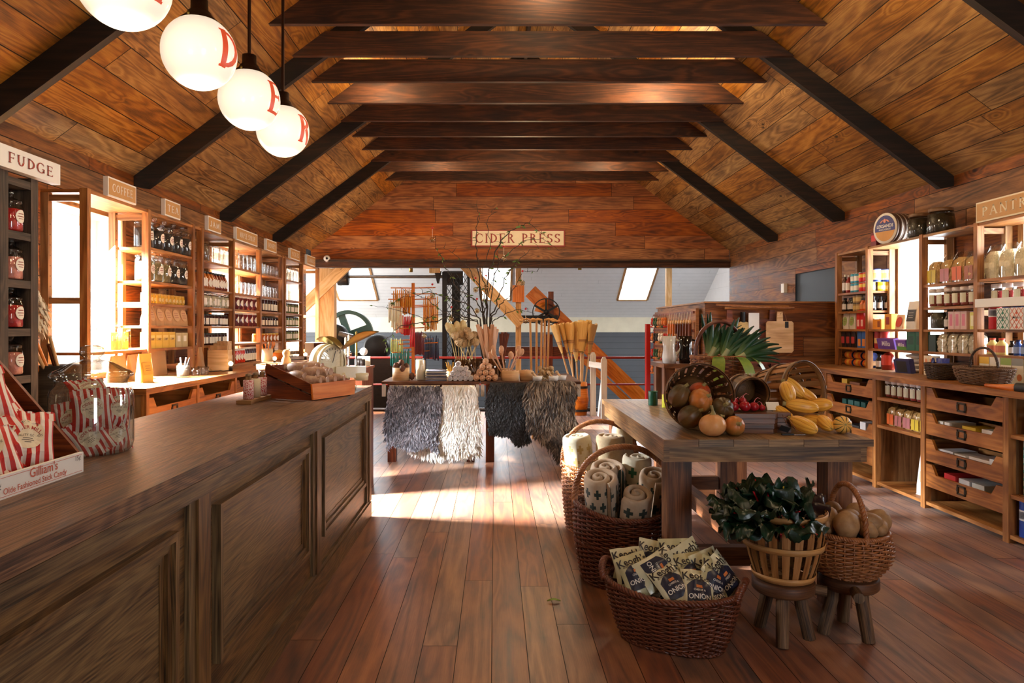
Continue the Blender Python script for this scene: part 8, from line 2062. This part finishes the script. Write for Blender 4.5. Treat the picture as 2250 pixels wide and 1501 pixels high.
# round basket of nuts and a scoop
t = thing('round_tub', 'round wooden tub of nuts with a white rim behind the tilted box', 'tub', (-1.45,5.0,CT), 0); g = MB(); g.lathe([(.001,.0),(.19,.0),(.222,.16),(.212,.16),(.182,.012),(.001,.012)], 30); part('staves', g, M['redw'], t); g = MB(); g.lathe([(.222,.145),(.23,.145),(.232,.178),(.222,.18),(.212,.17)], 30); part('rim', g, M['palew'], t)
g = MB(); 
for i in range(90): a = R.uniform(0,6.28); r = .2*math.sqrt(R.random()); g.blob((r*math.cos(a),r*math.sin(a),.155+.02*(1-r/.2)), .016, 6, 5)
o = part('nuts', g, paint('nut_shell', srgb(110,80,52), .6, var=.4, scale=60), t); o['kind'] = 'stuff'
t = thing('wooden_scoop', 'turned wooden scoop standing in the tub of nuts', 'scoop', (-1.46,4.93,CT+.16)); g = MB(); g.lathe([(.001,0),(.03,.0),(.034,.05),(.02,.075),(.028,.1),(.018,.12),(.001,.122)], 14); part('handle', g, M['palew'], t)
# enamel counter scale with brass scoop
EN = paint('cream_enamel', srgb(222,208,170), .25, var=.1, coat=.4)
sx, sy = -1.13, 5.0
t = thing('counter_scale', 'cream enamel counter scale with round glass dial and brass scoop pan', 'scale', (sx,sy,CT)); ax = Vector((.82,-.57,0)).normalized(); sd_ = Vector((.57,.82,0))
g = MB(); g.lathe([(.001,.0),(.09,.0),(.095,.02),(.05,.05),(.04,.12),(.001,.13)], 22, None, (sx+.05,sy+.02,CT)); part('foot', g, EN, t, True)
g = MB(); m = Vector(ax).to_track_quat('Z','Y').to_matrix(); cc = Vector((sx-.05,sy-.02,CT+.19)); g.lathe([(.001,-.07),(.11,-.07),(.13,-.05),(.13,.0),(.12,.004),(.12,.03),(.128,.034),(.128,.05),(.112,.052)], 34, m, cc); part('dial_housing', g, EN, t, True)
g = MB(); g.lathe([(.001,.04),(.112,.044)], 30, m, cc); part('dial_face', g, M['creamsign'], t, True); g = MB(); g.lathe([(.001,.056),(.112,.05)], 30, m, cc); part('dial_glass', g, M['glass'], t, True)
g = MB(); S3 = m @ Vector((1,0,0)); 
for q in range(24):
    a = q*PI/12; p0 = cc+ax*.046+(m @ Vector((math.cos(a),math.sin(a),0)))*.09; p1 = cc+ax*.046+(m @ Vector((math.cos(a),math.sin(a),0)))*.103; g.bar(p0, p1, .003, .002, up=ax)
g.bar(cc+ax*.048, cc+ax*.048+(m @ Vector((.3,.9,0))).normalized()*.085, .004, .002, up=ax); part('dial_marking', g, M['black'], t, True)
g = MB(); g.bar(Vector((sx,sy,CT+.12)), Vector((sx+.2,sy+.06,CT+.12)), .07, .08); g.lathe([(.001,0),(.05,0),(.055,.05),(.001,.06)], 18, None, (sx+.17,sy+.05,CT+.06)); part('beam_housing', g, EN, t, True)
g = MB(); g.lathe([(.015,0),(.015,.16)], 10, None, (sx+.03,sy+.03,CT+.13)); part('pan_stem', g, EN, t, True)
for s, L in ((-1,.2),(1,.27)):
    def fp(a, b, s=s, L=L):
        q = a*L; w_ = .11*math.sin(PI*min(.98,.16+.84*a))**.6*(1 if a < .98 else .9); y_ = (b-.5)*2
        return Vector((sx+.045+s*q*.95, sy+.03+y_*w_+.02*q, CT+.285+q*(.34 if s < 0 else .46)+.05*y_*y_*math.sin(PI*a)))
    g = MB(); g.grid(fp, 14, 8); g.grid(lambda a, b: fp(1-a, b)-Vector((0,0,.003)), 14, 8); part('scoop_pan', g, M['brass'], t, True, 'brass scoop')
# crate stand with candles beyond the counter
g0 = (-1.44,-1.13,6.0,6.55); t = thing('crate_stand', 'red brown slatted crate stand beyond the counter topped with candles', 'crate', (-1.27,6.3,0))
for i in range(5): x = g0[0]+.062*i; g = MB(); g.b2(x+.002,x+.06,g0[2],g0[2]+.018,0,1.06); part('slat', g, M['redw'], t, True)
for i in range(6): y = g0[2]+.018+.088*i; g = MB(); g.b2(g0[1]-.018,g0[1],y+.002,y+.086,0,1.06); part('slat', g, M['redw'], t, True)
g = MB(); g.b2(g0[0]-.01,g0[1]+.01,g0[2]-.01,g0[3]+.01,1.06,1.08); part('top', g, M['redw'], t, True); g = MB(); g.b2(g0[0],g0[0]+.018,g0[2],g0[3],0,1.06); part('back_board', g, M['redw'], t, True)
for i, (px, d, y0, mt) in enumerate(((766,6.15,735,'creamsign'),(783,6.2,727,'brass'),(759,6.3,740,'creamsign'))):
    s = thing('taper_candle', 'tall %s taper candle in a holder on the crate stand, %s from the scale' % (('cream','gold','cream')[i], ORD[i]), 'candle', (PX(px,d),d,1.0805), 0, 'tapers on the crate stand'); g = MB(); g.lathe([(.001,0),(.035,0),(.03,.01),(.008,.02),(.008,.09),(.016,.1),(.001,.1)], 12); part('holder', g, M['steel'], s); h = PZ(y0,d)-1.0805; g = MB(); g.lathe([(.011,.1),(.009,h-.01),(.002,h-.005),(.0015,h)], 8); part('wax', g, M[mt], s)
for i, (px, d) in enumerate(((797,6.2),(790,6.35))):
    s = thing('tin_candle', 'dark votive holder on the crate stand, %s past the tapers' % ORD[i], 'candle holder', (PX(px,d),d,1.0805), 0, 'votives on the crate stand'); g = MB(); g.lathe([(.001,0),(.022,0),(.022,.07),(.018,.07),(.018,.01),(.001,.01)], 12); part('holder', g, M['iron'], s); g = MB(); g.lathe([(.001,.055),(.017,.055)], 12); part('wax', g, M['creamsign'], s)
t = thing('round_card', 'round white card sign on the crate stand', 'card', (PX(799,6.4),6.4,1.0805)); g = MB(); g.lathe([(.001,-.003),(.036,-.003),(.036,.003),(.001,.003)], 24, rot(PI/2), (0,0,.13)); part('disc', g, M['white'], t); g = MB(); g.box((0,0,.045),(.12,.02,.09)); part('stand', g, M['creamsign'], t)
# stray leaf on the floor
g = MB(); g.grid(lambda u, v: Vector(((u-.5)*.07, (v-.5)*.03*math.sin(PI*u), .004+.012*abs(v-.5)+.006*math.sin(PI*u))), 6, 4); o = solo('fallen_leaf', g, LKY, 'small green leaf fallen on the floor boards before the blanket basket', 'leaf'); o.location = (PX(1217,3.66),3.66,.0)
